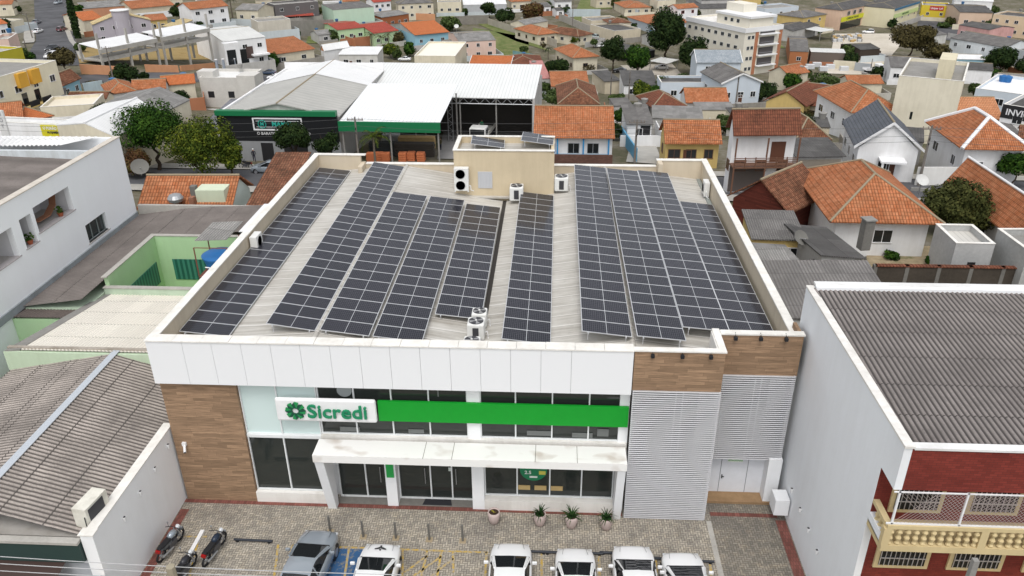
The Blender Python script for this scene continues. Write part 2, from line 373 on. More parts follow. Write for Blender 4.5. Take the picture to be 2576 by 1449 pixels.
c=RM.mix(c,(.10,.085,.07),RM.ramp(RM.noise(RM.map(RM.geo(),(.9,14,1)),1.,3,.6),[(.70,0),(.76,1)]))
c=RM.mix(c,(.24,.22,.20),RM.math('MULTIPLY',RM.math('LESS_THAN',fy,.035),.7)); c=RM.mix(c,(.74,.72,.68),RM.math('MULTIPLY',RM.math('COMPARE',fy,.09,.045),.6))
RM.col(c).r(.55); RM.bump(RM.math('COMPARE',fy,.09,.05),.03,.6)
for i in range(5):
    if i==2: continue
    (a,za),(b,zb)=RZ[i],RZ[i+1]
    if i==4:
        zm=za+(zb-za)*(6.95-a)/(b-a); M().slab([(a,.15,za),(6.95,.15,zm),(6.95,25.8,zm),(a,25.8,za)],.05).build('roof',RM.m,bank); M().slab([(6.95,1.4,zm),(b,1.4,zb),(b,25.8,zb),(6.95,25.8,zm)],.05).build('roof',RM.m,bank); continue
    M().slab([(a,.15,za),(b,.15,zb),(b,25.8,zb),(a,25.8,za)],.05).build('roof',RM.m,bank)
M().box(-3.4,-3.15,.15,24.3,6.9,6.97).build('valley_gutter',flat((.05,.045,.04),.9),bank)
for x in(-10.5,3.55):
    m=M()
    for k in range(13): m.tube((x,.2+k*1.96,8.07+.01*(k%2)),(x,2.2+k*1.96,8.07+.01*(k%2)),.13,10)
    m.build('ridge_cap',RM.m,bank)
box('gutter',flat((.30,.33,.31),.5),bank,10.0,10.25,1.3,25.6,7.33,7.42)
# front fascia of white panels
m=M(); x=-17.12; e=[-17.12,-15.55]
while e[-1]+1.262<3.3: e.append(e[-1]+1.262)
e[-1]=3.40
for a,b in zip(e,e[1:]): m.box(a+.006,b-.006,-.32,-.25,6.78,8.9)
m.build('fascia_panels',plain((.80,.81,.82),.35),bank)
m=M().box(-17.12,3.4,-.25,.1,6.8,8.88)
m.build('fascia_core',flat((.32,.32,.32),.8),bank)
m=M()
for i in range(17): a=-17.15+i*1.21; m.box(a,min(a+1.195,3.4),-.36,.22,8.9,8.95+.006*(i%3))
m.build('fascia_coping',CAP,bank)
B('soffit',PW,-17.1,3.4,28.2,28.5,6.72,6.77)
WD=wood((.36,.235,.145),1.2,.15)
B('wood_cladding',WD,-17.1,-13.72,28.38,28.6,0,6.72,label='tall left strip of brown wood cladding')
m=M().box(3.43,7.1,-.32,-.2,7.03,8.93).box(6.98,7.1,-.2,1.1,7.03,8.93); m.build('wood_cladding',WD,bank,label='brown wood cladding band above the front louvre screen')
m=M().box(7.14,10.6,1.1,1.25,7.0,8.98).box(10.45,10.6,1.25,2.3,7.0,8.98); m.build('wood_cladding',WD,bank,label='brown wood cladding band above the set-back louvre screen')
m=M().box(3.4,7.15,-.36,-.05,8.93,8.99).box(6.85,7.15,-.05,1.6,8.93,8.99).box(7.15,10.65,1.06,1.4,8.98,9.05); m.build('coping',CAP,bank)
M().box(3.43,6.98,-.2,-.05,7.0,8.93).box(6.8,6.98,-.05,1.5,7.0,8.93).box(7.14,10.4,1.25,1.38,7.0,8.98).build('parapet',PWD,bank)
# louvre screens
AL=flat((.72,.72,.74),.35,.2)
def louvre(x0,x1,y,z0,z1,ret):
    m=M(); n=int((z1-z0)/.108); yy=y-28.4
    for i in range(n+1):
        z=z0+(z1-z0)*i/n
        m.obox(((x0+x1)/2,yy,z),((x1-x0)/2,0,0),(0,.05,-.012),(0,.004,.022))
        if ret: m.obox((x1,yy+ret/2,z),(.05,0,-.012),(0,ret/2,0),(.004,0,.022))
    s=m.build('louvre_screen',AL,bank)
    M().box(x0+(x1-x0)*.5,x0+(x1-x0)*.5+.05,yy+.05,yy+.1,z0,z1).box(x0+.02,x0+.07,yy+.05,yy+.1,z0,z1).box(x1-.1,x1-.05,yy+.05,yy+.1,z0,z1).box(x0+(x1-x0)*.58,x0+(x1-x0)*.58+.05,yy+.05,yy+.1,z0,z1).build('frame',AL,s)
louvre(3.45,7.08,28.05,.08,7.0,.9); louvre(7.2,10.52,29.45,2.5,6.98,.6)
BK=flat((.10,.10,.11),.8); B('wall',BK,3.5,6.9,28.6,28.75,0,6.9); B('wall',plaster((.55,.55,.56),.2),6.3,6.95,28.3,28.5,0,6.9)
B('wall',plaster((.24,.235,.24),.2),7.15,10.5,29.75,29.95,2.4,4.9); B('window',flat((.05,.05,.06),.4),7.5,9.6,29.8,29.9,4.95,6.6)
B('wall',plaster((.62,.62,.63),.2),7.15,10.5,29.95,30.1,2.4,7)
# service door
d=B('service_door',flat((.74,.76,.80),.4),7.2,10.0,29.9,30.0,.15,2.75)
m=M()
for x in(8.02,9.25): m.box(x,x+.02,1.48,1.5,.15,2.5)
m.box(7.2,10.0,1.48,1.5,2.5,2.52).build('door_joint',flat((.2,.2,.22)),d)
M().box(8.1,8.14,1.43,1.48,1.0,1.2).box(8.1,8.22,1.42,1.45,1.08,1.11).build('handle',BLK,d)
def text(name,s,size,loc,mat,parent=None,rot=(R(90),0,0),ext=.01,align='CENTER',bold=.0,sx=1,label=None,shear=0):
    c=bpy.data.curves.new(name,'FONT'); c.body=s; c.size=size; c.extrude=ext; c.offset=bold; c.align_x=align; c.align_y='CENTER'; c.shear=shear; c.resolution_u=3
    t=bpy.data.objects.new(name,c); COL.objects.link(t); dg=bpy.context.evaluated_depsgraph_get(); dg.update()
    me=bpy.data.meshes.new_from_object(t.evaluated_get(dg)); bpy.data.objects.remove(t)
    me.materials.clear(); me.materials.append(mat); o=bpy.data.objects.new(name,me); COL.objects.link(o)
    o.location=loc; o.rotation_euler=rot; o.scale=(sx,1,1)
    if parent: o.parent=parent
    if label: o['label']=label
    return o
s=M().box(8.3,9.0,1.46,1.475,1.95,2.25).build('door_notice',flat((.82,.85,.80),.5),d)
text('notice_text','PROIBIDO\nESTACIONAR',.11,(8.65,1.455,2.1),flat((.15,.45,.12)),s,ext=.002,bold=.003)
B('step',plaster((.34,.22,.12),.8),7.15,10.5,29.2,29.9,0,.15); B('wall',PW,10.0,10.6,29.3,30.6,0,2.6)
B('doorway_backing',flat((.1,.1,.1)),7.1,10.5,30.1,30.3,0,2.9)
mb=box('meter_cabinet',PW,None,10.15,10.78,28.0,28.75,.5,1.35); tag(mb,'white boxed cabinet on the wall right of the service door','cabinet')
# curtain wall
FR=flat((.78,.80,.80),.4)
B('wall',PW,-13.72,3.4,28.7,28.9,3.5,6.75); B('wall',PW,-13.9,-10.25,28.72,28.9,0,3.5)
def pane(name,x0,x1,z0,z1,mat,y=28.62,fr=.05,mull=(),h=()):
    g=B(name,mat,x0,x1,y,y+.06,z0,z1); m=M(); yy=y-28.4
    for a,b in((x0,x0+fr),(x1-fr,x1)): m.box(a,b,yy-.09,yy,z0,z1)
    for x in mull: m.box(x-.03,x+.03,yy-.09,yy,z0,z1)
    for zz in(z0,z1-fr): m.box(x0+fr,x1-fr,yy-.085,yy-.004,zz,zz+fr)
    for zz in h: m.box(x0+fr,x1-fr,yy-.085,yy-.004,zz,zz+fr)
    m.build('frame',FR,g); return g
GL=glass((.03,.035,.032),.04); GW=NT('frosted_panel'); GW.col((.62,.74,.72)).r(.2); GW=GW.m
pane('window',-13.7,-10.25,3.85,6.7,GW,mull=(-12.05,)); pane('window',-13.7,-10.25,.62,3.7,GL,mull=(-12.05,))
B('window_sill',PWD,-13.72,-10.25,28.35,28.75,0,.6); B('transom',FR,-13.7,-10.25,28.5,28.68,3.7,3.85)
pane('window',-10.22,-3.6,3.98,6.7,GL,mull=(-8.6,-6.95,-5.3)); pane('window',-3.05,3.36,3.98,6.7,GL,mull=(-1.5,.1,1.7))
B('pillar',PW,-3.6,-3.05,28.46,28.7,3.55,6.72)
B('window_sill',PWD,-10.25,3.4,28.38,28.7,3.55,3.97)
B('ledge_flashing',CONC,-10.25,3.4,28.15,28.38,3.5,3.75)
GRN=flat((.006,.31,.025),.45); B('green_band',GRN,-7.5,3.38,28.3,28.42,4.93,5.97)
sg=B('sign_board',flat((.82,.82,.82),.35),-12.0,-7.55,28.1,28.3,4.93,6.13,bevel=.12,label='white sign board with a green pinwheel emblem and the word Sicredi')
SG=flat((.015,.24,.11),.5); SD=flat((.01,.08,.045),.6); SLm=flat((.02,.27,.08),.5)
text('sign_text','Sicredi',.95,(-9.25,-.36,5.50),SG,sg,ext=.04,bold=.012,sx=1.04)
m1,m2=M(),M(); cx,cz=-11.1,5.53
for k in range(8):
    a=2*math.pi*k/8+.3; rr=lambda t,rad:(cx+rad*math.cos(t),-.37,cz+rad*math.sin(t))
    for m_,pp in((m1,[rr(a,.14),rr(a+.1,.44),rr(a+.5,.46)]),(m2,[rr(a,.14),rr(a+.5,.46),rr(a+.78,.36),rr(a+.9,.17)])):
        k0=len(m_.v); n_=len(pp)
        m_.v+=[tuple(p) for p in pp]+[(p[0],-.31,p[2]) for p in pp]; m_.f.append(tuple(range(k0,k0+n_))); m_.f+= [(k0+i,k0+(i+1)%n_,k0+n_+(i+1)%n_,k0+n_+i) for i in range(n_)]
m1.build('emblem_blades',SLm,sg); m2.build('emblem_blades',SD,sg)
# canopy + tapered legs
CN=NT('stained_white_canopy'); g=CN.geo(); q=CN.sep(g)
CN.col(CN.mix((.80,.79,.76),(.28,.18,.10),CN.math('MULTIPLY',CN.ramp(CN.noise(CN.map(g,(.9,1.4,1)),1.,2,.4),[(.58,0),(.74,1)]),.45)))
can=M().box(-10.28,3.33,-1.35,-.2,3.55,3.93).build('entrance_canopy',CN.m,bank)
m=M()
for x in(-5.45,-4.2,-.6,1.2): m.box(x,x+.02,-1.36,-.2,3.925,3.936)
m.build('joint',flat((.15,.13,.11)),can)
def leg(x0,x1,yb):
    n=M(); P=[(-1.3,3.55),(-.0,3.55),(-.0,0),(yb,0)]; 
    n.v=[(x0,y,z) for y,z in P]+[(x1,y,z) for y,z in P]; n.f=[(0,1,2,3),(7,6,5,4),(0,4,5,1),(1,5,6,2),(2,6,7,3),(3,7,4,0)]
    n.build('canopy_leg',PW,bank)
leg(-10.25,-9.85,-.35); leg(2.95,3.3,-.45)
# ground floor
def low(x0,x1,y,z0,z1,mull=(),name='window'): return pane(name,x0,x1,z0,z1,GL,y=y,mull=mull)
g1=low(-9.85,-7.5,28.95,.05,3.4,(-8.55,),'door'); g2=low(-7.0,-3.5,28.95,.05,3.4,(-5.5,-4.5),'door'); g3=low(-2.95,2.95,28.72,.6,3.4,(-1.45,0.05,1.5))
B('pillar',PW,-7.5,-7.0,28.35,29.0,0,3.55); B('pillar',PW,-3.5,-2.95,28.3,28.9,0,3.55)
B('wall',PW,-10.3,3.3,29.02,29.2,0,3.6); B('window_sill',PWD,-2.95,3.0,28.3,28.85,0,.58); B('wall',PW,3.0,3.42,28.5,28.8,0,6.75)
B('threshold',CONCD,-9.85,-3.5,28.4,28.95,0,.05)
p=B('green_notice_board',flat((.03,.36,.08),.5),-7.42,-7.08,28.3,28.34,1.75,2.75)
text('notice_text','Bem-vindo',.075,(-7.25,-.11,2.6),flat((.8,.85,.8)),p,ext=.002)
for x,z,mt,gg in((-9.0,2.6,GRN,g1),(-8.1,2.1,None,g1),(-6.7,2.3,None,g2),(-6.2,2.3,None,g2),(-4.2,2.4,GRN,g2),(-3.9,2.35,None,g2),(-4.65,1.7,None,g2)):
    M().box(x,x+.13,.535,.548,z,z+.2).build('sticker',mt or flat((.6,.66,.62),.4),gg)
for x,gg in((-7.85,g1),(-5.75,g2),(-4.3,g2)): M().tube((x,.44,1.0),(x,.44,1.9),.02).tube((x,.44,1.1),(x,.56,1.1),.015).tube((x,.44,1.8),(x,.56,1.8),.015).build('door_handle',STEEL,gg)
# round window decal
dc=M().lathe([(.62,0),(.62,.012)],40,(-.7,.25,2.15),'y').build('round_window_decal',flat((.02,.20,.09),.4),g3)
text('decal_text','Poupança',.24,(-.7,.235,2.42),flat((.8,.8,.8)),dc,ext=.002,bold=.004); text('decal_text','2.5',.26,(-.95,.235,2.0),flat((.75,.8,.75)),dc,ext=.002,bold=.006)
M().box(-.88,-.52,.238,.249,1.7,1.8).build('decal_bar',flat((.7,.75,.7)),dc); M().box(-.45,-.15,.238,.249,1.9,2.1).build('decal_bar',flat((.6,.55,.1)),dc)
for x in(-1.4,-.65,.1): box('counter_front',flat((.50,.36,.16),.6),g3,x,x+.55,.28,.31,.95,1.2)
M().box(.1,1.0,.3,.312,2.2,2.7).build('poster',flat((.30,.36,.36)),g3)
mt=M().poly([(-5.9,28.45,.056),(-4.5,28.45,.056),(-4.6,28.9,.056),(-5.8,28.9,.056)]).build('door_mat',flat((.03,.03,.035),.95)); tag(mt,'black door mat at the glass entrance of the bank','mat')
for x,z,w_,h_ in((-9.4,4.1,.9,.25),(-6.3,4.1,.7,.2),(-1.0,4.15,1.1,.25),(1.0,4.1,.9,.25),(-4.9,6.1,.06,.5),(2.1,4.2,.5,.4)): M().box(x,x+w_,.18,.205,z,z+h_).build('desk_seen_through_glass',flat((.16,.17,.165),.3),bank)
M().lathe([(.33,0),(.33,.02)],24,(-9.0,.18,6.3),'y').build('round_lamp_seen_through_glass',flat((.33,.36,.36),.3),bank)
# spotlights along the copings, camera
for x,y,z in[(4.15,28.05,8.86),(5.35,28.05,8.86),(6.5,28.05,8.86),(7.75,29.45,8.95),(8.8,29.45,8.95),(9.85,29.45,8.95)]:
    o=M().box(-.07,.07,-.16,-.02,-.14,.0).tube((0,-.1,0),(0,.1,.12),.015).build('spotlight',BLK); o.location=(x,y,z)
    tag(o,{4.15:'leftmost black spotlight under the coping of the front wood band',5.35:'middle black spotlight of three on the front wood band',6.5:'rightmost black spotlight of three on the front wood band',7.75:'leftmost black spotlight on the set-back wood band',8.8:'middle black spotlight on the set-back wood band',9.85:'rightmost black spotlight on the set-back wood band'}[x],'spotlight',group='black spotlights under the coping')
o=empty('security_camera',(-16.6,28.38,3.3),0,'small white security camera on the left wood-clad strip of the bank','camera')
M().box(-.1,.08,-.12,0,-.05,.12).build('mount',WPT,o); M().tube((0,-.1,-.05),(.12,-.4,-.18),.06,10).build('camera_body',WPT,o); M().tube((.12,-.4,-.18),(.125,-.415,-.187),.05,10).build('lens',BLK,o)
# solar strips
PVM=NT('solar_glass'); q=PVM.sep(PVM.uv())
cu=PVM.math('FRACT',PVM.math('MULTIPLY',q[0],24)); cv=PVM.math('FRACT',PVM.math('MULTIPLY',q[1],6))
gl=PVM.math('MAXIMUM',PVM.math('LESS_THAN',cu,.10),PVM.math('LESS_THAN',cv,.06))
bus=PVM.math('LESS_THAN',PVM.math('FRACT',PVM.math('MULTIPLY',q[1],12)),.06)
oi=PVM.n('ObjectInfo').outputs['Random']
c=PVM.mix((.012,.013,.020),(.018,.018,.026),oi); c=PVM.mix(c,(.05,.05,.055),PVM.math('MULTIPLY',bus,.5)); c=PVM.mix(c,(.12,.12,.13),gl)
PVM.col(c).r(.16); PVM.b.inputs['Specular IOR Level'].default_value=.28; ALF=flat((.66,.67,.68),.35,.3)
_pv={}
def pv_mesh(wd,dp):
    k=(round(wd,2),round(dp,2))
    if k in _pv: return _pv[k]
    m=M(); 
    for a,b in((.03,wd/2-.012),(wd/2+.012,wd-.03)): m.poly([(a,.025,.004),(b,.025,.004),(b,dp-.025,.004),(a,dp-.025,.004)])
    g=m.build('cells',PVM.m); uv=g.data.uv_layers[0]
    for lp in g.data.loops:
        co=g.data.vertices[lp.vertex_index].co; uv.data[lp.index].uv=((co.x-.03)/(wd-.06),(co.y-.025)/(dp-.05))
    f=M().box(0,wd,0,dp,-.035,0).build('frame_tmp',ALF)
    _pv[k]=(f.data,g.data); bpy.data.objects.remove(f); bpy.data.objects.remove(g); return _pv[k]
def strip(TL,TR,BL,BR,z,label,rows=None):
    bl,tl=Z(*BL,z),Z(*TL,z); br=aY(*BR,bl.y); tr=aY(*TR,tl.y)
    L=(tl-bl).length; n=rows or round(L/1.03); dp=L/n
    e=empty('solar_panel_strip',bl,math.atan2(tl.x-bl.x,-(tl.y-bl.y))+math.pi,label,'solar panels','rows of solar panels on the bank roof')
    wd=((br-bl).length+(tr-tl).length)/2; dz=(br.z-bl.z+tr.z-tl.z)/2; tilt=math.asin(-dz/wd)
    fm,gm=pv_mesh(wd,dp-.02)
    for i in range(n):
        o=bpy.data.objects.new('solar_panel',fm); COL.objects.link(o); o.parent=e; o.location=(0,i*dp+.01,0); o.rotation_euler=(0,tilt,0)
        c=bpy.data.objects.new('solar_cells',gm); COL.objects.link(c); c.parent=o
    m=M()
    for x in(.25,wd-.3):
        zz=-math.sin(tilt)*x; m.box(x,x+.05,-.06,L+.05,zz-.09,zz-.045)
    for k in range(0,n+1,3):
        y=min(k*dp+.05,L-.1)
        for x in(.27,wd-.28): m.tube((x,y,-math.sin(tilt)*x-.08),(x,y,-math.sin(tilt)*x-.42),.02,5)
    m.build('mounting_rail',ALF,e)
SP=[((803,421),(880,430),(450,833),(580,845),8.11,'leftmost solar strip, running the full length beside the left parapet'),
((940,407),(1018,418),(669,813.5),(792,833.5),8.53,'second solar strip from the left, reaching the back parapet'),
((989,482),(1075,493),(804,829.5),(928,845.5),8.3,'third solar strip from the left, starting well short of the back parapet'),
((1082.7,493),(1167.6,504),(936.8,845.5),(1064,860),8.0,'fourth solar strip from the left, running behind the front fascia'),
((1172.9,511.8),(1258.7,521),(1094,789.5),(1212,804.5),7.6,'shortest of the left solar strips, beside the dark valley gutter'),
((1309.3,481.7),(1393,493),(1261.4,851.7),(1386,865),7.85,'solar strip standing alone in the middle, in front of the beige rooftop room'),
((1444.6,413.4),(1523.9,422.4),(1463.8,832.5),(1590.6,847.6),8.6,'first of the four close solar strips on the right, left of the ridge'),
((1526,422.4),(1603.7,427.7),(1602.9,844.7),(1726.7,861),8.6,'second of the four close solar strips on the right, just right of the ridge'),
((1603.7,427.7),(1681.4,435),(1718,822),(1834,834),8.4,'third of the four close solar strips on the right'),
((1709.5,505.8),(1793.5,515.8),(1834.7,832),(1951,844),8.1,'rightmost solar strip beside the right parapet, shorter at its far end')]
for s in SP: strip(*s)
# rooftop room
room=empty('rooftop_room',(-3.3,51,7.2),0,'beige rooftop plant room with a parapet, standing at the back of the bank roof','rooftop room')
PC=plaster((.62,.52,.36),.35)
def RB(name,mat,x0,x1,y0,y1,z0,z1,**k): return box(name,mat,room,x0+3.3,x1+3.3,y0-51,y1-51,z0-7.2,z1-7.2,**k)
m=M().prism([(-3.33,-.6,2.75),(3.3,-.6,2.75),(3.3,2.6,2.75),(-3.33,2.6,2.75)],-.9)
m.prism([(-3.33,-.6,0),(0,-1.5,0),(3.3,-.6,0)],-.9) if False else None
m.build('wall',PC,room)
for b in((-6.63,-6.43,50.4,53.6,9.95,10.42),(-.22,0,50.4,53.6,9.95,10.3),(-6.63,0,53.6,53.8,9.95,10.42),(-6.43,-.22,50.4,50.58,9.95,10.42)): RB('parapet',PC,*b)
RB('parapet_cap',CAP,-6.68,.02,50.35,50.63,10.42,10.47); RB('parapet_cap',CAP,-6.68,-6.4,50.63,53.85,10.42,10.47); RB('parapet_cap',CAP,-6.4,.02,53.58,53.85,10.42,10.47)
RB('roof',RM.m,-6.43,-.2,50.58,53.6,9.95,10.0)
RB('hatch_door',ribs((.55,.56,.58),.1,.3),-5.05,-4.1,50.36,50.41,7.85,9.0)
M().box(-3.5,3.4,-.85,-.58,.0,.12).build('flashing',RM.m,room)
strip((1188,340),(1271,352),(1184,361),(1268,372),10.5,'small two-panel solar array tilted on the left of the rooftop room',2)
strip((1316,331),(1395,341),(1310,353),(1392,363),10.62,'small two-panel solar array raised on the right of the rooftop room',2)
# AC condensers
ACW=flat((.74,.74,.71),.5); FAN=flat((.05,.05,.055),.6)
def ac_box(p,rz,w,d,h,label,fans=1,group='air conditioner units on the bank roof'):
    e=empty('air_conditioner',p,rz,label,'air conditioner',group)
    M().box(-w/2,w/2,-d/2,d/2,0,h).build('casing',ACW,e,bevel=.02)
    for i in range(fans):
        zc=h*(i+.5)/fans; r=min(w*.38,h/fans*.42)
        f=M().lathe([(r,0),(r,.012)],20,(-w*.06,-d/2-.012,zc),'y').build('fan_grille',flat((.33,.33,.34),.5),e)
        m=M()
        for k in range(4): m.lathe([(r*(k+1)/4-.012,0),(r*(k+1)/4-.012,.012),(r*(k+1)/4,.012),(r*(k+1)/4,0)],20,(-w*.06,-d/2-.026,zc),'y')
        m.build('grille_ring',ACW,f)
    M().path([(w/2,0,.3),(w/2+.12,-.02,.3),(w/2+.12,-.02,0),(w/2+.3,.1,-.1)],.03).build('pipe',WPT,e); 
    M().box(-w/2,-w/2+.08,-d/2,d/2,-.06,0).box(w/2-.08,w/2,-d/2,d/2,-.06,0).build('foot',WPT,e)
def ac_round(p,label,s=1,rz=0):
    e=empty('air_conditioner',p,rz,label,'air conditioner','air conditioner units on the bank roof')
    a=.36*s; h=.75*s
    M().box(-a,a,-a,a,0,h).build('casing',ACW,e,bevel=.07)
    t=M().lathe([(a*.86,0),(a*.86,.02)],24,(0,0,h)).build('fan_opening',FAN,e)
    m=M(); 
    for k in range(4):
        c,s_=math.cos(k*1.57+.4),math.sin(k*1.57+.4); m.poly([(0,0,h+.025),(c*a*.8-s_*.1,s_*a*.8+c*.1,h+.025),(c*a*.8+s_*.12,s_*a*.8-c*.12,h+.03)])
    m.build('fan_blade',flat((.28,.28,.28),.5),t); M().lathe([(.05,0),(.05,.04)],10,(0,0,h+.02)).build('fan_hub',ACW,t)
    M().box(-a*.35,a*.35,-a-.012,-a+.01,h*.15,h*.8).build('intake_grille',FAN,e); M().path([(a,0,.25),(a+.12,0,.3),(a+.14,-.05,0),(a+.2,-.3,-.1)],.025).build('pipe',WPT,e)
ac_round((-3.45,33.35,7.05),'farthest of three round-fan air conditioners behind the front fascia',1)
ac_round((-3.5,32.2,7.05),'middle of three round-fan air conditioners behind the front fascia',1.12)
ac_round((-3.55,30.6,7.02),'nearest of three round-fan air conditioners, half hidden by the front fascia',1.05)
ac_box((-6.1,50.0,7.85),0,.95,.45,1.55,'tall white two-fan air conditioner on the left of the rooftop room wall',2)
ac_round((-2.45,49.75,7.35),'round-fan air conditioner in front of the rooftop room wall',1.25)
ac_round((.5,50.6,7.75),'dark round-fan air conditioner at the right corner of the rooftop room',1.25)
p=Z(638,610,8.2); ac_box((-16.55,p.y,7.95),R(90),.9,.4,.75,'white air conditioner by the left parapet of the bank roof')
p=Z(1778,452,8); ac_box((10.05,50.6,7.55),R(-90),.8,.35,.9,'small white air conditioner on the right parapet near the back corner')
# ------------------------------------------------------------------ helper: wall plane x=const with openings
def wall_x(name,mat,x,y0,y1,z0,z1,holes,parent,th=.2,inward=-1):   # holes (ya,yb,za,zb)
    ys=sorted({y0,y1,*[h[0] for h in holes],*[h[1] for h in holes]}); zs=sorted({z0,z1,*[h[2] for h in holes],*[h[3] for h in holes]}); m=M()
    for a,b in zip(ys,ys[1:]):
        run=None
        for c,d in zip(zs,zs[1:]):
            my,mz=(a+b)/2,(c+d)/2
            if any(h[0]<my<h[1] and h[2]<mz<h[3] for h in holes):
                if run: m.box(min(x,x+inward*th),max(x,x+inward*th),a,b,run[0],run[1]); run=None
                continue
            run=(run[0],d) if run else (c,d)
        if run: m.box(min(x,x+inward*th),max(x,x+inward*th),a,b,run[0],run[1])
    return m.build(name,mat,parent)
def corr_sheet(name,a,b,c,d,mat,parent=None,per=.19,amp=.024,rows=8,**k):
    # ripples across a->b, running a->d ; overlapping sheets along a->d
    a,b,c,d=map(Vector,(a,b,c,d)); n=int((b-a).length/per*8); m=M(); nr=(b-a).cross(d-a).normalized()
    if nr.z<0: nr=-nr
    for j in range(rows):
        t0,t1=j/rows,(j+1)/rows; k0=len(m.v)
        for t,off in((t0,.0),(t1,.018)):
            for i in range(n+1):
                s=i/n; p=(a*(1-s)+b*s)*(1-t)+(d*(1-s)+c*s)*t; m.v.append(tuple(p+nr*(amp*math.sin(i/8*2*math.pi)+off)))
        for i in range(n): m.f.append((k0+i,k0+i+1,k0+n+2+i,k0+n+1+i))
    o=m.build(name,mat,parent,smooth=True); uv=o.data.uv_layers[0]; W1=n+1; LL=(d-a).length
    for lp in o.data.loops:
        vi=lp.vertex_index; r_=vi//W1; uv.data[lp.index].uv=((vi%W1)/8*per,(r_//2+(r_%2))*LL/rows)
    return o
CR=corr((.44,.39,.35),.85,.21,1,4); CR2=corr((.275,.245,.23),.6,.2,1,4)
# ------------------------------------------------------------------ right neighbour (red brick)
rn=empty('brick_apartment_block',(10.85,20.1,0),0,'red brick building with cream balustrades and a large corrugated roof at the right','building')
def RN(name,mat,x0,x1,y0,y1,z0,z1,**k): return box(name,mat,rn,x0-10.85,x1-10.85,y0-20.1,y1-20.1,z0,z1,**k)
BR=brick((.24,.042,.03),(.12,.03,.025),.24,.09); RNW=plaster((.82,.84,.86),.14)
RN('wall',RNW,10.85,11.1,21.2,31.0,-1,10.55,label='blank white side wall'); RN('wall',RNW,10.85,11.1,20.1,21.2,8.9,10.55)
RN('wall',RNW,10.85,11.1,20.1,21.2,6.65,7.0)
RN('wall',RNW,11.1,45,30.8,31.0,-1,10.6)
RN('wall',BR,11.1,45,20.1,20.3,8.9,10.5,label='red brick front band under the roof'); RN('wall',BR,11.1,45,21.2,21.4,-1,8.9); RN('wall',BR,10.87,11.1,21.19,21.21,7,8.9) 
RN('ceiling',PW,10.9,45,20.3,21.2,8.85,8.9)
YC=plaster((.62,.50,.28),.35); RN('balcony_slab',YC,10.85,45,19.95,21.2,6.45,6.7)
bl=RN('balustrade',YC,10.9,45,19.95,20.15,7.4,7.55); m=M(); x=11.1; bm=M()
while x<28:
    bm.lathe([(.05,6.7),(.09,6.75),(.05,6.82),(.1,6.98),(.055,7.06),(.055,7.1),(.1,7.22),(.05,7.32),(.08,7.4)],8,(x-10.85,-.05,0)); x+=.27
bm.build('baluster',YC,bl)
for x in(10.95,14.0,17.1,20.2,23.3): M().box(x-10.85-.12,x-10.85+.12,-.15,.05,6.7,7.4).build('post',YC,bl)
bm=M()
y=20.3
while y<21.1: bm.lathe([(.05,6.7),(.09,6.75),(.05,6.82),(.1,6.98),(.055,7.08),(.1,7.2),(.05,7.32),(.08,7.4)],8,(.12,y-20.1,0)); y+=.27
bm.build('baluster',YC,bl); RN('balustrade',YC,10.87,11.07,20.15,21.2,7.4,7.55)
GR=flat((.55,.52,.50),.5,.3); m=M()
for x in(11.0,13.1,15.2,17.3,19.4): m.box(x-10.85,x-10.79,-.1,-.04,7.55,8.9)
m.box(.0,9,-.1,-.06,7.56,7.62).box(0,9,-.1,-.06,8.86,8.9); m.build('mesh_frame',WPT,rn); m=M()
for i in range(70):
    x=.15+i*.13
    m.tube((x,-.08,7.6),(x+1.25,-.08,8.88),.006,3).tube((x+1.25,-.08,7.6),(x,-.08,8.88),.006,3)
m.build('security_mesh',flat((.50,.42,.40),.5),rn)
def bwin(x0,x1,z0,z1):
    f=RN('window_frame',YC,x0-.15,x1+.15,21.12,21.2,z0-.15,z1+.15); RN_=box('window_pane',DARK,f,x0-10.85,x1-10.85,1.0,1.03,z0,z1)
    m=M(); k=x0
    while k<x1: m.box(k-10.85,k-10.83,.96,.985,z0,z1); k+=.16
    m.box(x0-10.85,x1-10.85,.95,.98,z0+.35,z0+.38).build('window_bars',GR,f)
for x in(11.55,14.05,16.6,19.2,21.8): bwin(x,x+1.42,7.22,8.45); bwin(x,x+1.55,4.68,5.9)
RN('balcony_slab',YC,10.87,45,19.4,21.2,3.3,3.5); RN('balustrade',YC,10.87,45,19.3,19.5,4.3,4.45); bm=M(); x=11
while x<26: bm.lathe([(.05,3.5),(.1,3.7),(.055,3.9),(.1,4.1),(.06,4.3)],8,(x-10.85,-.7,0)); x+=.27
bm.build('baluster',YC,rn)
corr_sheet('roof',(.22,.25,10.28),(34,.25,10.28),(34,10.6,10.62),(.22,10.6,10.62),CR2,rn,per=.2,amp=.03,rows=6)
RN('roof_coping',plaster((.76,.74,.70),.5,2.),10.83,11.14,20.05,31.0,10.55,10.63); RN('roof_coping',plaster((.78,.78,.77),.4),11.14,45,20.05,20.35,10.5,10.58); RN('roof_coping',plaster((.76,.76,.75),.4),11.14,45,30.75,31.05,10.72,10.8); RN('parapet',PW,11.14,45,30.55,30.75,10.4,10.75)
for i,(u,v,n_) in enumerate(((1995,1233,'highest'),(2016,1282,'second from the top'),(2037,1333,'third from the top'),(2058,1388,'lowest'))):
    p=aX(u,v,10.84); o=M().box(-.12,0,-.06,.06,0,.1).box(-.1,-.02,-.03,.03,-.12,0).build('wall_light',WPT); o.location=p
    M().box(-.11,-.02,-.05,.05,.1,.105).build('lamp_top',FAN,o); tag(o,'small white light on the right-hand white wall, %s of its row'%n_,'wall light',group='wall lights on the right white wall')
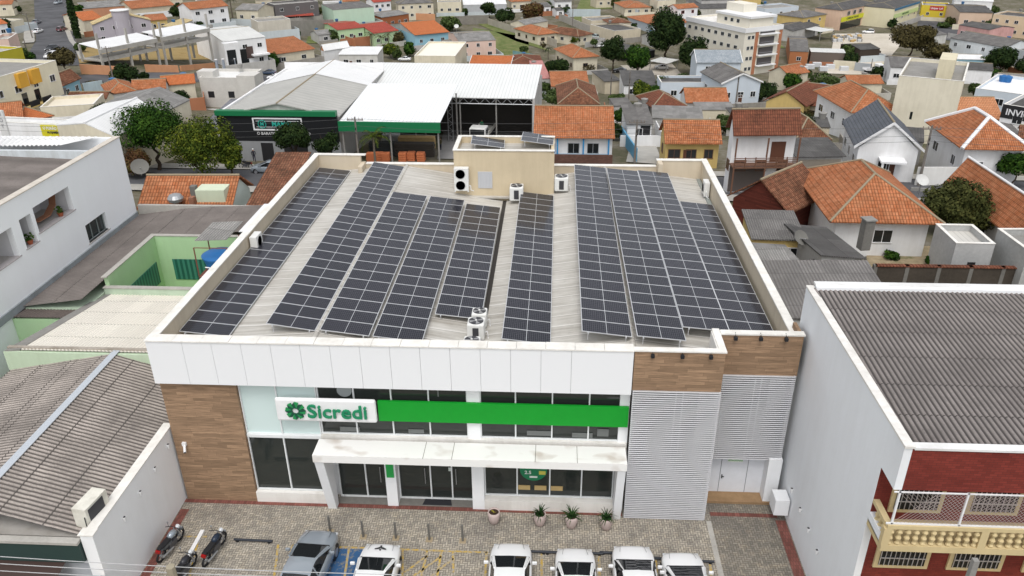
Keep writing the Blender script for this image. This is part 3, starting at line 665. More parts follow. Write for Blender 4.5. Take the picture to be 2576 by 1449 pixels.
# ------------------------------------------------------------------ left neighbour: low corrugated roofs
ln=empty('corrugated_roof_shop',(-17.2,21.8,0),0,'low shop left of the bank with weathered corrugated roofs and a white side wall','building')
def LN(name,mat,x0,x1,y0,y1,z0,z1,**k): return box(name,mat,ln,x0+17.2,x1+17.2,y0-21.8,y1-21.8,z0,z1,**k)
LN('wall',plaster((.86,.87,.88),.12),-17.55,-17.2,21.8,28.7,0,4.12,label='white side wall facing the forecourt')
LN('coping',CAP,-17.6,-17.18,22.1,28.75,4.12,4.17); LN('coping',CAP,-17.75,-17.15,21.7,22.1,4.12,4.17)
LN('wall',PW,-17.7,-17.2,21.75,21.8,0,4.12)
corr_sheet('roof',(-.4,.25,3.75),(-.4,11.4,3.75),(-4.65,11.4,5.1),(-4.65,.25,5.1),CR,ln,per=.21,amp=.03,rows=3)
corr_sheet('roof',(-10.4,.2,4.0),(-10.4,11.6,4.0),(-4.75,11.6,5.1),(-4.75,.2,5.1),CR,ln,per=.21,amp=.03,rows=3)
m=M().slab([(-4.5,.1,5.16),(-4.85,.1,5.16),(-4.85,11.5,5.16),(-4.5,11.5,5.16)],.03).build('ridge_flashing',flat((.62,.66,.70),.35,.4),ln)
LN('wall',plaster((.45,.43,.40),.6),-29,-17.3,22.1,32.6,0,3.7); LN('wall',plaster((.40,.36,.31),.9,.9),-27.6,-17.3,33.3,33.5,0,5.2)
LN('coping',CONCL,-28,-17.75,21.55,21.85,3.78,3.9); LN('fascia',NT('x') and flat((.03,.055,.05),.5),-27.3,-17.75,21.6,21.8,2.85,3.78)
LN('wall',plaster((.45,.47,.50),.2),-26,-17.75,21.85,22.05,0,2.9); LN('wall',plaster((.40,.38,.33),.3),-28.5,-25.2,20.6,21.6,0,3.9)
aw=M(); n=10; k0=0
for side,s in((0,1),):
    prof=[(0,2.85)]+[(-1.5*math.sin(t),2.85-1.0*(1-math.cos(t))) for t in[i*math.pi/2/8 for i in range(1,9)]]
aw.v=[(x,y,z) for x in(-7.9,-5.9,-3.4,-1.3) for y,z in prof]; L_=len(prof)
for i in range(3):
    for j in range(L_-1): aw.f.append((i*L_+j,i*L_+j+1,(i+1)*L_+j+1,(i+1)*L_+j))
awn=aw.build('awning',NT('a') and flat((.05,.03,.025),.6),ln,smooth=True,label='dark curved awning with red lettering band')
M().slab([(-6.3,-.55,2.83),(-5.9,-1.2,2.4),(-3.2,-1.2,2.4),(-3.4,-.9,2.66)],.02).build('red_band',flat((.5,.03,.02),.6),awn)
e=empty('air_conditioner',(-17.85,23.0,3.85),R(-8),'dirty white boxed air conditioner on the corrugated roof by the white wall','air conditioner')
M().box(-.3,.3,-.62,.62,0,.95).build('casing',plaster((.72,.70,.62),.5,2.),e); M().box(.3,.32,-.5,.35,.12,.85).build('intake_grille',FAN,e); M().path([(.2,-.64,.6),(.3,-.75,.3),(.4,-.7,.1)],.02).build('pipe',BLK,e)
for i,(u,v,n_) in enumerate(((420,1122,'farthest'),(387,1180,'second from the bank'),(350,1240,'third from the bank'),(310,1305,'nearest the camera'))):
    p=aX(u,v,-17.19); o=M().box(0,.12,-.06,.06,0,.1).box(.02,.1,-.03,.03,-.12,0).build('wall_light',WPT); o.location=p
    M().box(.02,.11,-.05,.05,.1,.105).build('lamp_top',FAN,o); tag(o,'small white light on the left-hand white wall, %s of its row'%n_,'wall light',group='wall lights on the left white wall')
mc=empty('meter_wall',(-16.95,19.5,0),0,'low white wall with electricity meter boxes and a beige top, bottom left','wall')
M().box(-.3,.25,-2.5,2.1,0,2.0).build('wall',PW,mc); M().box(-.4,.3,-2.5,2.2,2.0,2.1).build('coping',plaster((.66,.55,.40),.35),mc)
for y in(1.0,-.7): f=M().box(.25,.28,y,y+.9,.8,1.8).build('meter_box',flat((.55,.62,.68),.3),mc); M().box(.28,.29,y+.35,y+.6,1.3,1.6).build('meter_window',FAN,f)
# ------------------------------------------------------------------ cream roof, green courtyard house
gh=empty('green_courtyard_house',(-22,44,0),0,'pale green house with a sunken courtyard and corrugated roofs, left of the bank','house')
LG=plaster((.42,.60,.36),.2); LGP=plaster((.50,.62,.48),.4)
def GB(name,mat,x0,x1,y0,y1,z0,z1,**k): return box(name,mat,gh,x0+22,x1+22,y0-44,y1-44,z0,z1,**k)
o_=Vector((22,-44,0)); rel=lambda p:p+o_
a,b,c_,d=Z(390,888,5.15),Z(50,880,5.15),Z(282,740,4.25),Z(470,742,4.25)
a=Vector((-17.3,a.y,5.15)); d=Vector((-17.3,d.y,4.25)); CRM=corr((.74,.70,.62),.06,.19,1,2)
corr_sheet('roof',rel(b),rel(a),rel(d),rel(c_),CRM,gh,per=.19,amp=.022,rows=1)
M().slab([rel(b)+Vector((-.75,-.1,.0)),rel(b)+Vector((0,0,.04)),rel(c_)+Vector((0,0,.04)),rel(c_)+Vector((-.5,0,0))],.25).build('roof_gutter',CONC,gh)
M().prism([rel(b)+Vector((-.8,-.15,-.05)),rel(a)+Vector((0,-.15,-.05)),rel(d)+Vector((0,0,-.1)),rel(c_)+Vector((-.5,0,-.1))],0).build('wall',plaster((.56,.68,.50),.3),gh)
# dark small roof with green wall
q_=[Z(22,798,4.4),Z(160,800,4.4),Z(262,735,4.1),Z(150,728,4.1)]
corr_sheet('roof',rel(q_[0]),rel(q_[1]),rel(q_[2]),rel(q_[3]),corr((.17,.14,.125),.5,.19,1),gh,per=.2,amp=.025,rows=2)
M().prism([rel(p)+Vector((0,0,-.1)) for p in q_],0).build('wall',LG,gh)
# courtyard ring : x -26.6..-20.9, y 41..47.4
y0,y1,x0,x1=41.2,47.3,-26.4,-20.6
GB('wall',LG,x0-.25,x0,y0,y1+.25,1,5.35); GB('wall',LG,x0,x1,y1,y1+.25,1,5.35); GB('wall',LG,x1,x1+.2,y0,y1,1,5.0); GB('wall',LGP,x0-.25,x1+.3,y0-.25,y0,1,4.7)
GB('courtyard_floor',plaster((.36,.52,.18),.2),x0,x1,y0,y1,.9,1.0)
GC=NT('green_curtain_glass'); GC.col(GC.mix((.02,.10,.075),(.05,.20,.15),GC.math('GREATER_THAN',GC.math('FRACT',GC.math('MULTIPLY',GC.sep(GC.uv())[0],3.)),.5))).r(.3)
GB('window',GC.m,x0+.9,x1-.1,y1-.05,y1-.01,2.2,3.7); GB('window',GC.m,x0+.01,x0+.05,y0+.2,y1-.5,2.2,3.7)
GB('parapet_cap',CONCL,x0-.3,x1+.2,y1-.03,y1+.28,5.35,5.4); GB('parapet_cap',CONCL,x0-.3,x0+.03,y0-.2,y1-.03,5.35,5.4); GB('parapet_cap',CONCL,x0-.3,x1+.3,y0-.3,y0+.03,4.7,4.75)
RG=corr((.21,.185,.17),.55,.22,1,3)
corr_sheet('roof',(-8.3,-5.2,4.55),(-8.3,9.2,4.55),(-4.75,9.2,5.05),(-4.75,-5.2,5.05),RG,gh,per=.22,amp=.028,rows=2)
corr_sheet('roof',(-4.75,3.7,5.05),(-4.75,9.2,5.05),(1.6,8.6,5.6),(1.6,3.7,5.6),RG,gh,per=.22,amp=.028,rows=3)
corr_sheet('roof',(4.7,-1,5.2),(4.7,8.0,5.2),(1.6,8.6,5.6),(1.6,2.5,5.6),RG,gh,per=.22,amp=.028,rows=2)
M().slab([(1.3,3.5,5.68),(1.9,3.5,5.68),(1.9,8.6,5.68),(1.3,8.6,5.68)],.04).build('ridge_flashing',WPT,gh)
GB('wall',LGP,-30.3,-26.7,38.9,53.0,0,4.4); GB('wall',plaster((.6,.55,.40),.3),-26.7,-17.3,47.6,53.1,0,4.9); GB('wall',PB,-20.4,-17.3,41,47.6,0,5.0); GB('coping',CONCL,-30.3,-20.3,53.0,53.25,4.6,5.3)
GB('wall',plaster((.55,.50,.42),.7,.9),-30.3,-26.6,38.6,38.9,3.0,4.3)
# blue water tank
tk=empty('water_tank',(-20.3,43.2,4.75),0,'large blue water tank on a rusty stand beside the left parapet of the bank','water tank')
BLU=flat((.02,.13,.35),.45); M().lathe([(.75,0),(.95,.85),(1.0,.88),(1.0,.95)],28,(0,0,.25)).build('tank_body',BLU,tk,smooth=False)
m=M().lathe([(1.03,0),(1.03,.06),(.85,.16),(.3,.26),(.1,.27)],28,(0,0,1.2)); m.build('lid',BLU,tk)
m=M()
for x,y in((-1,-1),(1,-1),(-1,1),(1,1)): m.tube((x,y,-1.2),(x,y,2.1),.04)
m.tube((-1,-1,.2),(1,-1,.2),.04).tube((-1,1,.2),(1,1,.2),.04).tube((-1,-1,2.1),(1,-1,2.1),.03).box(-1,1,-1,1,.12,.24).build('stand',RUST,tk)
M().slab([(-1.5,.3,2.0),(.5,.3,2.1),(.9,2.3,2.5),(-1.1,2.3,2.4)],.03).build('canopy_sheet',GREYL,tk); M().path([(.2,-1.0,.3),(.2,-1.3,.3),(.2,-1.3,.9),(-.4,-1.25,.95)],.035).build('pipe',WPT,tk)
# ------------------------------------------------------------------ big white building at left
wb=empty('white_apartment_building',(-30.4,40,0),0,'large white plastered building with loggias at the left edge','building')
hl=[(46.5,49.0,5.12,6.35),(42.06,45.86,7.7,9.3),(40.65,41.75,7.3,9.1),(36.8,39.9,7.2,9.0)]
WW=plaster((.86,.88,.90),.08)
hr=[(a-40,b-40,c,d) for a,b,c,d in hl]
wall_x('wall',WW,0,-14,12.9,-1,10.4,hr,wb,.35)
box('wall',WW,wb,-22,-.35,12.6,12.9,-1,10.4); box('coping',plaster((.62,.57,.50),.5,1.5),wb,-.42,.05,-14,12.95,10.4,10.46)
for a,b,c,d in hr[1:]:
    box('loggia_floor',plaster((.4,.38,.36),.3),wb,-2.2,-.0,a,b,c-.06,c); box('loggia_back_wall',plaster((.62,.62,.64),.2),wb,-2.4,-2.2,a-.3,b+.3,c-.1,d+.1); box('loggia_side_wall',plaster((.62,.62,.64),.2),wb,-2.2,-.35,b,b+.1,c,d)
    box('loggia_ceiling',PW,wb,-2.2,-.35,a,b,d,d+.1); box('sill',plaster((.45,.42,.42),.3),wb,-.38,.06,a-.1,b+.1,c-.02,c+.04)
a,b,c,d=hr[0]; g=box('window',glass((.02,.03,.03),.1),wb,-.3,-.25,a,b,c,d); M().box(-.25,-.2,a,a+.06,c,d).box(-.25,-.2,b-.06,b,c,d).box(-.25,-.2,(2*a+b)/3,(2*a+b)/3+.04,c,d).box(-.25,-.2,(a+2*b)/3,(a+2*b)/3+.04,c,d).build('frame',flat((.3,.34,.33)),g); box('sill',plaster((.5,.48,.46),.3),wb,-.2,.07,a-.1,b+.1,c-.06,c)
box('flashing',plaster((.30,.33,.35),.6,1.5),wb,-.0,.1,-6,12.9,4.4,4.85)
box('roof',corr((.26,.25,.24),.5),wb,-22,-.36,-14,9.6,9.7,9.8)
corr_sheet('roof',(-.4,9.4,9.85),(-.4,-13,9.85),(-22,-13,10.6),(-22,9.4,10.6),RG,wb,per=.24,amp=.03,rows=6)
box('wall',plaster((.62,.66,.68),.7),wb,-22,-.36,9.4,9.65,9.2,10.45); box('roof',CONC,wb,-22,-.36,9.65,12.6,9.3,9.4)
cv=[q_-Vector((-30.4,40,0)) for q_ in(Z(150,366,10.35),Z(-60,368,10.35),Z(-60,343,10.5),Z(246,345,10.5))]
corr_sheet('roof',*cv,corr((.72,.72,.71),.1,.3,1,2),wb,per=.3,amp=.05,rows=1)
def potted(p,label,s=1,c=(.35,.10,.05)):
    e=empty('potted_plant',p,0,label,'potted plant'); M().lathe([(.1*s,0),(.16*s,.2*s)],10).build('pot',flat(c),e); m=M()
    for i in range(40):
        a=random.random()*6.28; r=.22*s*random.random(); z=.2*s+.3*s*random.random(); q=Vector((r*math.cos(a),r*math.sin(a),z)); d1=Vector((random.uniform(-1,1),random.uniform(-1,1),random.uniform(-.3,1)))*.09*s; d2=d1.orthogonal()*.5; m.poly([q-d1,q+d2,q+d1,q-d2])
    m.build('leaves',leaf((.02,.05,.01),(.05,.10,.02),(.10,.14,.04)),e)
potted((-30.6,44.7,7.74),'small orange planter on the sill of the large loggia of the white building',1.2)
potted((-30.6,41.3,7.34),'potted plant on the sill of the narrow opening of the white building',1.2)
hm=M(); pts=[Vector((-31.6,42.3,8.5)),Vector((-31.3,43.2,7.95)),Vector((-31.2,44.3,7.95)),Vector((-31.3,45.2,8.3)),Vector((-31.5,45.7,8.9))]
for a,b in zip(pts,pts[1:]): hm.obox((a+b)/2,(b-a)/2,(.22,0,0),(0,0,.03))
tag(hm.build('hammock',flat((.30,.14,.08),.9)),'brown hammock slung inside the large loggia of the white building','hammock')
# ------------------------------------------------------------------ streets, yards
AS=asphalt(); SIDE=concrete((.42,.40,.36),.5)
def street(name,pts,mat,lift=.03): return drape(name,pts,mat,lift,kind='structure')
def gxy(u,v): p=G(u,v); return (p.x,p.y)
st_y=G(690,445).y
# street behind the bank, running across
street('road',[(-120,st_y-3.0),(95,st_y-9),(95,st_y+1),(-120,st_y+5.5)],AS)
street('pavement',[(-120,st_y-6.0),(95,st_y-12),(95,st_y-9.1),(-120,st_y-3.1)],SIDE,.12)
street('pavement',[(-120,st_y+5.6),(-6,st_y+3.2),(-6,st_y+6.2),(-120,st_y+8.6)],SIDE,.12)
street('pavement',[(-6,st_y+3.2),(95,st_y+1.1),(95,st_y+3.6),(-6,st_y+6.2)],SIDE,.12)
# street further back on the left, behind the concrete frame
a,b,c,d=gxy(100,215),gxy(760,215),gxy(760,192),gxy(100,195)
street('road',[a,b,c,d],AS); 
# uphill road top left
street('road',[gxy(78,165),gxy(200,165),gxy(176,-30),gxy(84,-30)],AS,.06)
street('pavement',[gxy(200,150),gxy(215,150),gxy(172,68),gxy(160,68)],SIDE,.2)
street('pavement',[gxy(55,110),gxy(86,108),gxy(86,78),gxy(60,78)],SIDE,.2)
# avenue top right and road at right edge
street('road',[gxy(2300,88),gxy(2450,112),gxy(2420,30),gxy(2320,20)],AS,.06)
street('road',[gxy(2440,300),gxy(2640,360),gxy(2640,270),gxy(2470,262)],AS,.06)
street('concrete_yard',[gxy(1100,400),gxy(1345,405),gxy(1345,270),gxy(1130,270)],concrete((.30,.29,.28),.4),.06)
street('sand_yard',[gxy(2080,185),gxy(2200,190),gxy(2290,85),gxy(2100,85)],soil((.45,.40,.32),(.55,.50,.42),(.62,.57,.50),.1,2.),.08)
street('driveway',[gxy(1575,408),gxy(1668,415),gxy(1640,340),gxy(1590,345)],CONCL,.08)
street('dirt_yard',[gxy(1600,190),gxy(1720,190),gxy(1690,160),gxy(1560,165)],soil((.30,.27,.22),(.40,.36,.3),(.48,.44,.38),.1,2.),.08)
GRS=soil((.07,.10,.02),(.13,.16,.05),(.24,.20,.10),.3,3.)
street('grass_plot',[gxy(200,160),gxy(545,150),gxy(545,105),gxy(190,120)],soil((.22,.15,.05),(.34,.24,.10),(.20,.17,.07),.2,2.),.08)
for q in(((770,110),(852,108),(852,88),(775,92)),((1185,140),(1330,150),(1330,95),(1190,70)),((1385,130),(1300,105),(1200,60),(1240,50)),((1105,45),(1160,45),(1145,20),(1108,25)),((1440,60),(1500,60),(1490,42),(1445,42)),((1450,25),(1540,22),(1530,0),(1460,0)),((1925,120),(1975,122),(1960,108),(1930,108)),((2360,140),(2400,150),(2400,115),(2365,115))):
    street('grass_plot',[gxy(*p) for p in q],GRS,.1)
street('grass_plot',[gxy(2180,690),gxy(2576,690),gxy(2540,620),gxy(2180,620)],soil((.08,.11,.03),(.30,.24,.15),(.42,.34,.22),.5,1.5),.04)
# ------------------------------------------------------------------ house builder
WHW=plaster(WHITE,.32); CRW=plaster((.70,.64,.50),.42); YLW=plaster((.62,.46,.18),.4); GRW=plaster((.50,.49,.47),.55); BLW=plaster((.30,.52,.62),.2); LBW=plaster((.58,.64,.70),.15)
MNT=plaster((.50,.66,.52),.2); PKW=plaster((.70,.52,.44),.25); BGW=plaster((.62,.55,.42),.45); LIL=plaster((.42,.39,.43),.2); DKW=plaster((.14,.13,.13),.2); OCW=plaster((.60,.30,.16),.3); BRW=brick((.36,.13,.07),(.3,.25,.2)); GNW=plaster((.50,.66,.40),.2); WDR=wood((.13,.03,.02),9.,.16)
FRB=flat((.16,.08,.05),.6); FRG=flat((.4,.42,.44),.5); DOOR=flat((.12,.05,.03),.6); TRW=flat((.78,.78,.78),.5); MOSS=flat((.30,.25,.17),.95)
HOUSES={}
def win(par,x,y,z,w,h,nx,ny,fr=WPT,gl=DARK,nm='window',bars=1):
    # centred at x,y on a wall with outward normal (nx,ny)
    tx,ty=-ny,nx; c=Vector((x,y,z+h/2)); t=Vector((tx,ty,0)); n=Vector((nx,ny,0)); up=Vector((0,0,1))
    m=M(); f=.07
    m.obox(c+n*.03+up*(h/2-f/2),t*(w/2),n*.03,up*f/2); m.obox(c+n*.03-up*(h/2-f/2),t*(w/2+.05),n*.05,up*f/2)
    for s in(-1,1): m.obox(c+n*.03+t*s*(w/2-f/2),t*f/2,n*.03,up*(h/2-f))
    if bars and w>.8: m.obox(c+n*.025,t*.025,n*.02,up*(h/2-f))
    o=m.build(nm,fr,par); M().obox(c+n*.012,t*(w/2-f),n*.012,up*(h/2-f)).build('glass_pane' if nm=='window' else 'door_panel',gl,o); return o
def house(name,label,cat,FL,FR,h,back,roof,rise,ov,wall,rmat,wins='',zb=0,rg=0,fr=WPT,gable=None,trim=None,group=None,base=None,ridge=MOSS,fl=1,door=DOOR,wm=None):
    a=G(*FL,h) if base is None else Z(*FL,base+h)
    b=Z(*FR,a.z); ex=(b-a); W=ex.length; ex.normalize(); ey=Vector((-ex.y,ex.x,0)); bz=a.z-h
    if isinstance(back,(int,float)): D=back
    else: D=(Z(back[0],back[1],a.z+(rise if rg else 0))-a).dot(ey)*(2 if rg==1 else 1)
    D=max(D,2.5)
    e=empty(name,(a.x,a.y,bz),math.atan2(ex.y,ex.x),label,cat,group); HOUSES[name+label]=e; e['_d']=(W,D,h)
    x0,x1,y0,y1=ov,W-ov,ov,D-ov; th=.13; g=wall if gable is None else gable; H=h
    if roof in('gx','sb','sf'): x0,x1=min(.25,ov),W-min(.25,ov)
    if roof in('gy','sl','sr'): y0,y1=min(.25,ov),D-min(.25,ov)
    if roof=='flat': x0,y0,x1,y1=0,0,W,D
    wh=h-.16 if roof!='flat' else h-.55
    if wm: wh=wm
    op=wm and wm<2.6
    if op:
        nx=max(2,int(W/5)+1)
        for i in range(nx):
            for y in(.3,D-.3): x=.3+(W-.6)*i/(nx-1); M().box(x-.09,x+.09,y-.09,y+.09,-2,h).build('post',CONC,e)
    else: M().box(x0,x1,y0,y1,-2.5,wh).build('wall',wall,e)
    r=M(); cap=M(); R_=rise
    if roof=='gx':
        k=R_/(D/2); r.slab([(0,0,h),(W,0,h),(W,D/2,h+R_),(0,D/2,h+R_)],th).slab([(0,D,h),(W,D,h),(W,D/2,h+R_),(0,D/2,h+R_)],th)
        for x in(x0,x1-.15):
            gm=M(); gm.v+=[(x+q,y,z) for q in(0,.15) for y,z in((y0,wh),(y1,wh),(D/2,h+R_-th-.02))]; n=len(gm.v)-6; gm.f+=[(n,n+2,n+1),(n+3,n+4,n+5),(n,n+3,n+5,n+2),(n+1,n+2,n+5,n+4)]
            op or gm.build('gable',g,e)
        cap.tube((0,D/2,h+R_),(W,D/2,h+R_),.11,6)
        if trim:
            t=M()
            for x in(-.06,W+.0):
                t.slab([(x,-.05,h+.03),(x+.12,-.05,h+.03),(x+.12,D/2,h+R_+.05),(x,D/2,h+R_+.05)],.22)
                t.slab([(x,D/2,h+R_+.05),(x+.12,D/2,h+R_+.05),(x+.12,D+.05,h+.03),(x,D+.05,h+.03)],.22)
            t.build('barge_board',trim,e)
    elif roof=='gy':
        r.slab([(0,0,h),(W/2,0,h+R_),(W/2,D,h+R_),(0,D,h)],th).slab([(W,0,h),(W/2,0,h+R_),(W/2,D,h+R_),(W,D,h)],th)
        for y in(y0,y1-.15):
            gm=M(); gm.v+=[(x,y+q,z) for q in(0,.15) for x,z in((x0,wh),(x1,wh),(W/2,h+R_-th-.02))]; n=len(gm.v)-6; gm.f+=[(n,n+1,n+2),(n+3,n+5,n+4),(n,n+2,n+5,n+3),(n+1,n+4,n+5,n+2)]
            gm.build('gable',g,e)
        cap.tube((W/2,0,h+R_),(W/2,D,h+R_),.11,6)
        if trim:
            t=M()
            for y in(-.08,):
                t.slab([(-.05,y,h+.03),(-.05,y+.14,h+.03),(W/2,y+.14,h+R_+.05),(W/2,y,h+R_+.05)],.3)
                t.slab([(W/2,y,h+R_+.05),(W/2,y+.14,h+R_+.05),(W+.05,y+.14,h+.03),(W+.05,y,h+.03)],.3)
            t.build('barge_board',trim,e)
    elif roof=='hip':
        if W>=D: c1,c2=(D/2,D/2,h+R_),(W-D/2,D/2,h+R_)
        else: c1,c2=(W/2,W/2,h+R_),(W/2,D-W/2,h+R_)
        A,B_,C_,D_=(0,0,h),(W,0,h),(W,D,h),(0,D,h)
        if W>=D: fs=[[A,B_,c2,c1],[B_,C_,c2],[C_,D_,c1,c2],[D_,A,c1]]
        else: fs=[[A,B_,c1],[B_,C_,c2,c1],[C_,D_,c2],[D_,A,c1,c2]]
        for q in fs: r.poly(q)
        r.poly([D_,C_,B_,A]); r.box(0,W,0,D,h-.12,h-.002)
        for p,q in((A,c1),(B_,c2 if W>=D else c1),(C_,c2),(D_,c1 if W>=D else c2),(c1,c2)): cap.tube(p,q,.1 if ridge is MOSS else .22,6)
    elif roof in('sb','sf','sl','sr'):
        z=lambda x,y:h+R_*{'sb':y/D,'sf':1-y/D,'sl':1-x/W,'sr':x/W}[roof]
        P=[(0,0),(W,0),(W,D),(0,D)]; r.slab([(x,y,z(x,y)) for x,y in P],.1)
        Q=[(x0,y0),(x1,y0),(x1,y1),(x0,y1)]; op or M().prism([(x,y,z(x,y)-.12) for x,y in Q],wh-.05).build('gable',g,e)
    elif roof=='flat':
        r.box(.18,W-.18,.18,D-.18,wh,wh+.08); pm=M().box(0,W,0,.18,wh,h).box(0,W,D-.18,D,wh,h).box(0,.18,.18,D-.18,wh,h).box(W-.18,W,.18,D-.18,wh,h); pm.build('parapet',wall,e)
        M().box(-.03,W+.03,-.03,.21,h,h+.04).box(-.03,W+.03,D-.21,D+.03,h,h+.04).box(-.03,.21,.21,D-.21,h,h+.04).box(W-.21,W+.03,.21,D-.21,h,h+.04).build('parapet_cap',trim or CAP,e)
    r.build('roof',rmat,e)
    if cap.v: cap.build('ridge_cap',ridge,e)
    rnd=random.Random(int(FL[0]*7+FL[1]))
    for tok in wins.split():
        s,k=tok[0],tok[1:]; 
        if s=='D':
            px=float(k or .5); win(e,x0+(x1-x0)*px,y0,0.02,1.0,2.15,0,-1,fr,door,'door',0); continue
        if s=='G':
            a_,b_=[float(q) for q in k.split(',')]; M().box(x0+(x1-x0)*a_,x0+(x1-x0)*b_,y0-.03,y0-.005,.0,2.5).build('garage_opening',BLK,e); continue
        cnt=int(k.split('x')[0]); floors=int(k.split('x')[1]) if 'x' in k else fl
        Lw=(x1-x0) if s in'FB' else (y1-y0); fh=(wh)/max(floors,1)
        for f_ in range(floors):
            for i in range(cnt):
                t_=(i+.5)/cnt+rnd.uniform(-.05,.05)/cnt; ww=min(rnd.choice((1.1,1.3,1.5)),Lw/cnt*.7); hh=1.15; zz=f_*fh+fh*.36
                if s=='F': win(e,x0+Lw*t_,y0,zz,ww,hh,0,-1,fr)
                if s=='L': win(e,x0,y0+Lw*t_,zz,ww,hh,-1,0,fr)
                if s=='R': win(e,x1,y0+Lw*t_,zz,ww,hh,1,0,fr)
    return e
def chimney(e,x,y,z,h=1.2,w=.5,mat=None): M().box(x-w/2,x+w/2,y-w/2,y+w/2,z-1,z+h).build('chimney',mat or BRW,e); M().box(x-w/2-.08,x+w/2+.08,y-w/2-.08,y+w/2+.08,z+h,z+h+.1).build('chimney_cap',CONC,e)
H=house
exec(HTAB) if False else None
# ---- middle ground right of the bank
e=H('tiled_roof_house','long orange tiled roof over a blue and white porch, just behind the bank','house',(1341,345),(1547,347),3.2,(1349,265),'gx',2.6,.7,WHW,OR1,'',rg=1,wm=3.0); W,D,h=e['_d']
BLT=flat((.03,.26,.55),.5)
for x in(.12,.30,.62,.93): M().box(W*x-.09,W*x+.09,.25,.43,0,3.1).build('porch_post',BLT,e)
win(e,W*.22,.7,.02,1.1,2.2,0,-1,BLT,flat((.02,.04,.08)),'door',0); win(e,W*.50,.7,.9,1.5,1.4,0,-1,FRG); win(e,W*.74,.7,.9,1.5,1.4,0,-1,FRG)
m=M().box(W*.12,W*.93,.3,.36,.9,1.0)
for i in range(26): x=W*(.13+.8*i/26); m.box(x,x+.1,.3,.36,.1,.9)
m.build('porch_railing',plaster((.35,.50,.62),.1),e)
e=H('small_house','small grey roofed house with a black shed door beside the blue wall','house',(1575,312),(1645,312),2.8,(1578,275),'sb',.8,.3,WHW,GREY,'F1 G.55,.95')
H('shed','long low grey corrugated shed with patched translucent sheets, behind the yellow house','shed',(1640,296),(1770,300),2.6,(1642,272),'sb',.5,.2,GRW,GREYL)
e=H('tiled_roof_house','mustard yellow house with weathered orange roof and a small round-topped side window','house',(1672,360),(1818,361),3.2,(1666,300),'gx',2.1,.7,YLW,OR1,'F3 D.42 L1',rg=1,fr=FRB)
e=H('two_storey_house','white two-storey house with a wooden balcony under a mossy dark red tiled roof','house',(1845,340),(2018,338),6.4,(1828,274),'gx',2.3,.9,WHW,BRN,'F3 L1',rg=1,fr=FRB)
W,D,h=e['_d']; M().box(.2,W-.2,-.6,.9,3.0,3.15).build('balcony_floor',FRB,e); m=M()
for i in range(5): m.box(.2,W-.2,-.62,-.57,3.35+i*.18,3.42+i*.18)
for i in range(7): x=.3+i*(W-.6)/6; m.box(x-.05,x+.05,-.62,-.54,3.15,4.2)
for x in(.3,W*.5,W-.3): m.box(x-.07,x+.07,-.6,-.46,0,3.0).box(x-.07,x+.07,-.6,-.46,4.2,6.2)
m.build('balcony_railing',FRB,e); M().box(W*.62,W*.62+1.5,.87,.9,3.2,5.4).build('balcony_door',DOOR,e); M().box(.3,4,.85,.9,0,2.8).build('garage_gate',flat((.12,.10,.09),.7),e)
H('tiled_roof_house','old hipped tile roof house directly right of the wooden-balcony house','house',(2000,355),(2094,351),3.4,(2010,300),'hip',2.2,.5,GRW,OLD,rg=0)
e=H('carport','grey corrugated carport with two slatted metal gates at the street','carport',(2003,395),(2130,393),2.9,(2000,357),'sb',.5,.3,GRW,GREYD); W,D,h=e['_d']
m=M()
for i in range(46): x=.5+i*(W-1)/45; m.box(x-.03,x+.03,.2,.24,0,2.5)
m.build('slatted_gate',flat((.35,.30,.24),.6),e)
e=H('gable_front_house','white gabled house with dark slate-grey tiled roof and white barge boards','house',(2150,368),(2325,378),4.0,(2073,302),'gy',2.9,.5,WHW,GRT,'F1 L3 D.6',trim=TRW,rg=0); W,D,h=e['_d']
M().box(W*.38,W*.75,-1.6,.4,2.7,2.9).build('porch_roof',TRW,e); M().box(W*.4,W*.43,-1.5,-1.3,0,2.7).build('porch_post',TRW,e)
e=H('tiled_roof_house','large white house with orange tiled hip roof edged by broad white ridge caps','house',(2420,374),(2600,378),4.2,(2315,305),'hip',2.6,.7,WHW,OR1,'F2 L2',ridge=TRW); 
e=H('tiled_roof_house','big L-shaped house with orange tiled hip roof behind the concrete cube','house',(2088,557),(2378,563),3.1,(2015,430),'hip',2.5,.8,WHW,OR1,'F1',rg=0)
H('tiled_annex','dark red tiled lean-to on the street side of the L-shaped orange roofed house','annex',(2041,492),(2075,495),2.8,(2004,440),'sr',.6,.2,WHW,BRN)
e=H('tiled_roof_house','long orange tiled roof with white ridge strips at the right edge of the photo','house',(2372,462),(2560,606),3.2,(2515,446),'gx',2.6,.7,GRW,OR1,'F3',ridge=TRW,rg=1)
H('timber_house','dark red timber house with a steep weathered tile roof, right behind the bank','house',(1829,491),(1986,537),3.2,(1792,410),'gy',2.2,.5,WDR,OLD,'F1',fr=FRB)
e=H('shed','grey corrugated roof with a yellow wall beneath, beside the dark red timber house','shed',(1890,600),(2030,604),2.8,(1862,541),'sb',.5,.2,YLW,GREY,'F2')
H('shed','tilted grey corrugated lean-to with a brick chimney in front of the L-shaped house','shed',(2062,658),(2180,650),2.6,(2010,575),'sl',.5,.2,GRW,GREYD); chimney(list(HOUSES.values())[-1],5.0,3.0,2.9,1.3,.7,CONCD)
H('shed','small ragged grey corrugated roof, left of the tilted lean-to','shed',(1925,672),(2025,668),2.4,(1900,618),'sl',.3,.1,GRW,GREYL)
e=H('long_shed','long dark corrugated shed roof between the bank and the grassy yard','shed',(1965,800),(2275,800),3.2,(1950,686),'sb',.9,.1,GRW,CR2 and corr((.25,.235,.225),.5,.22))
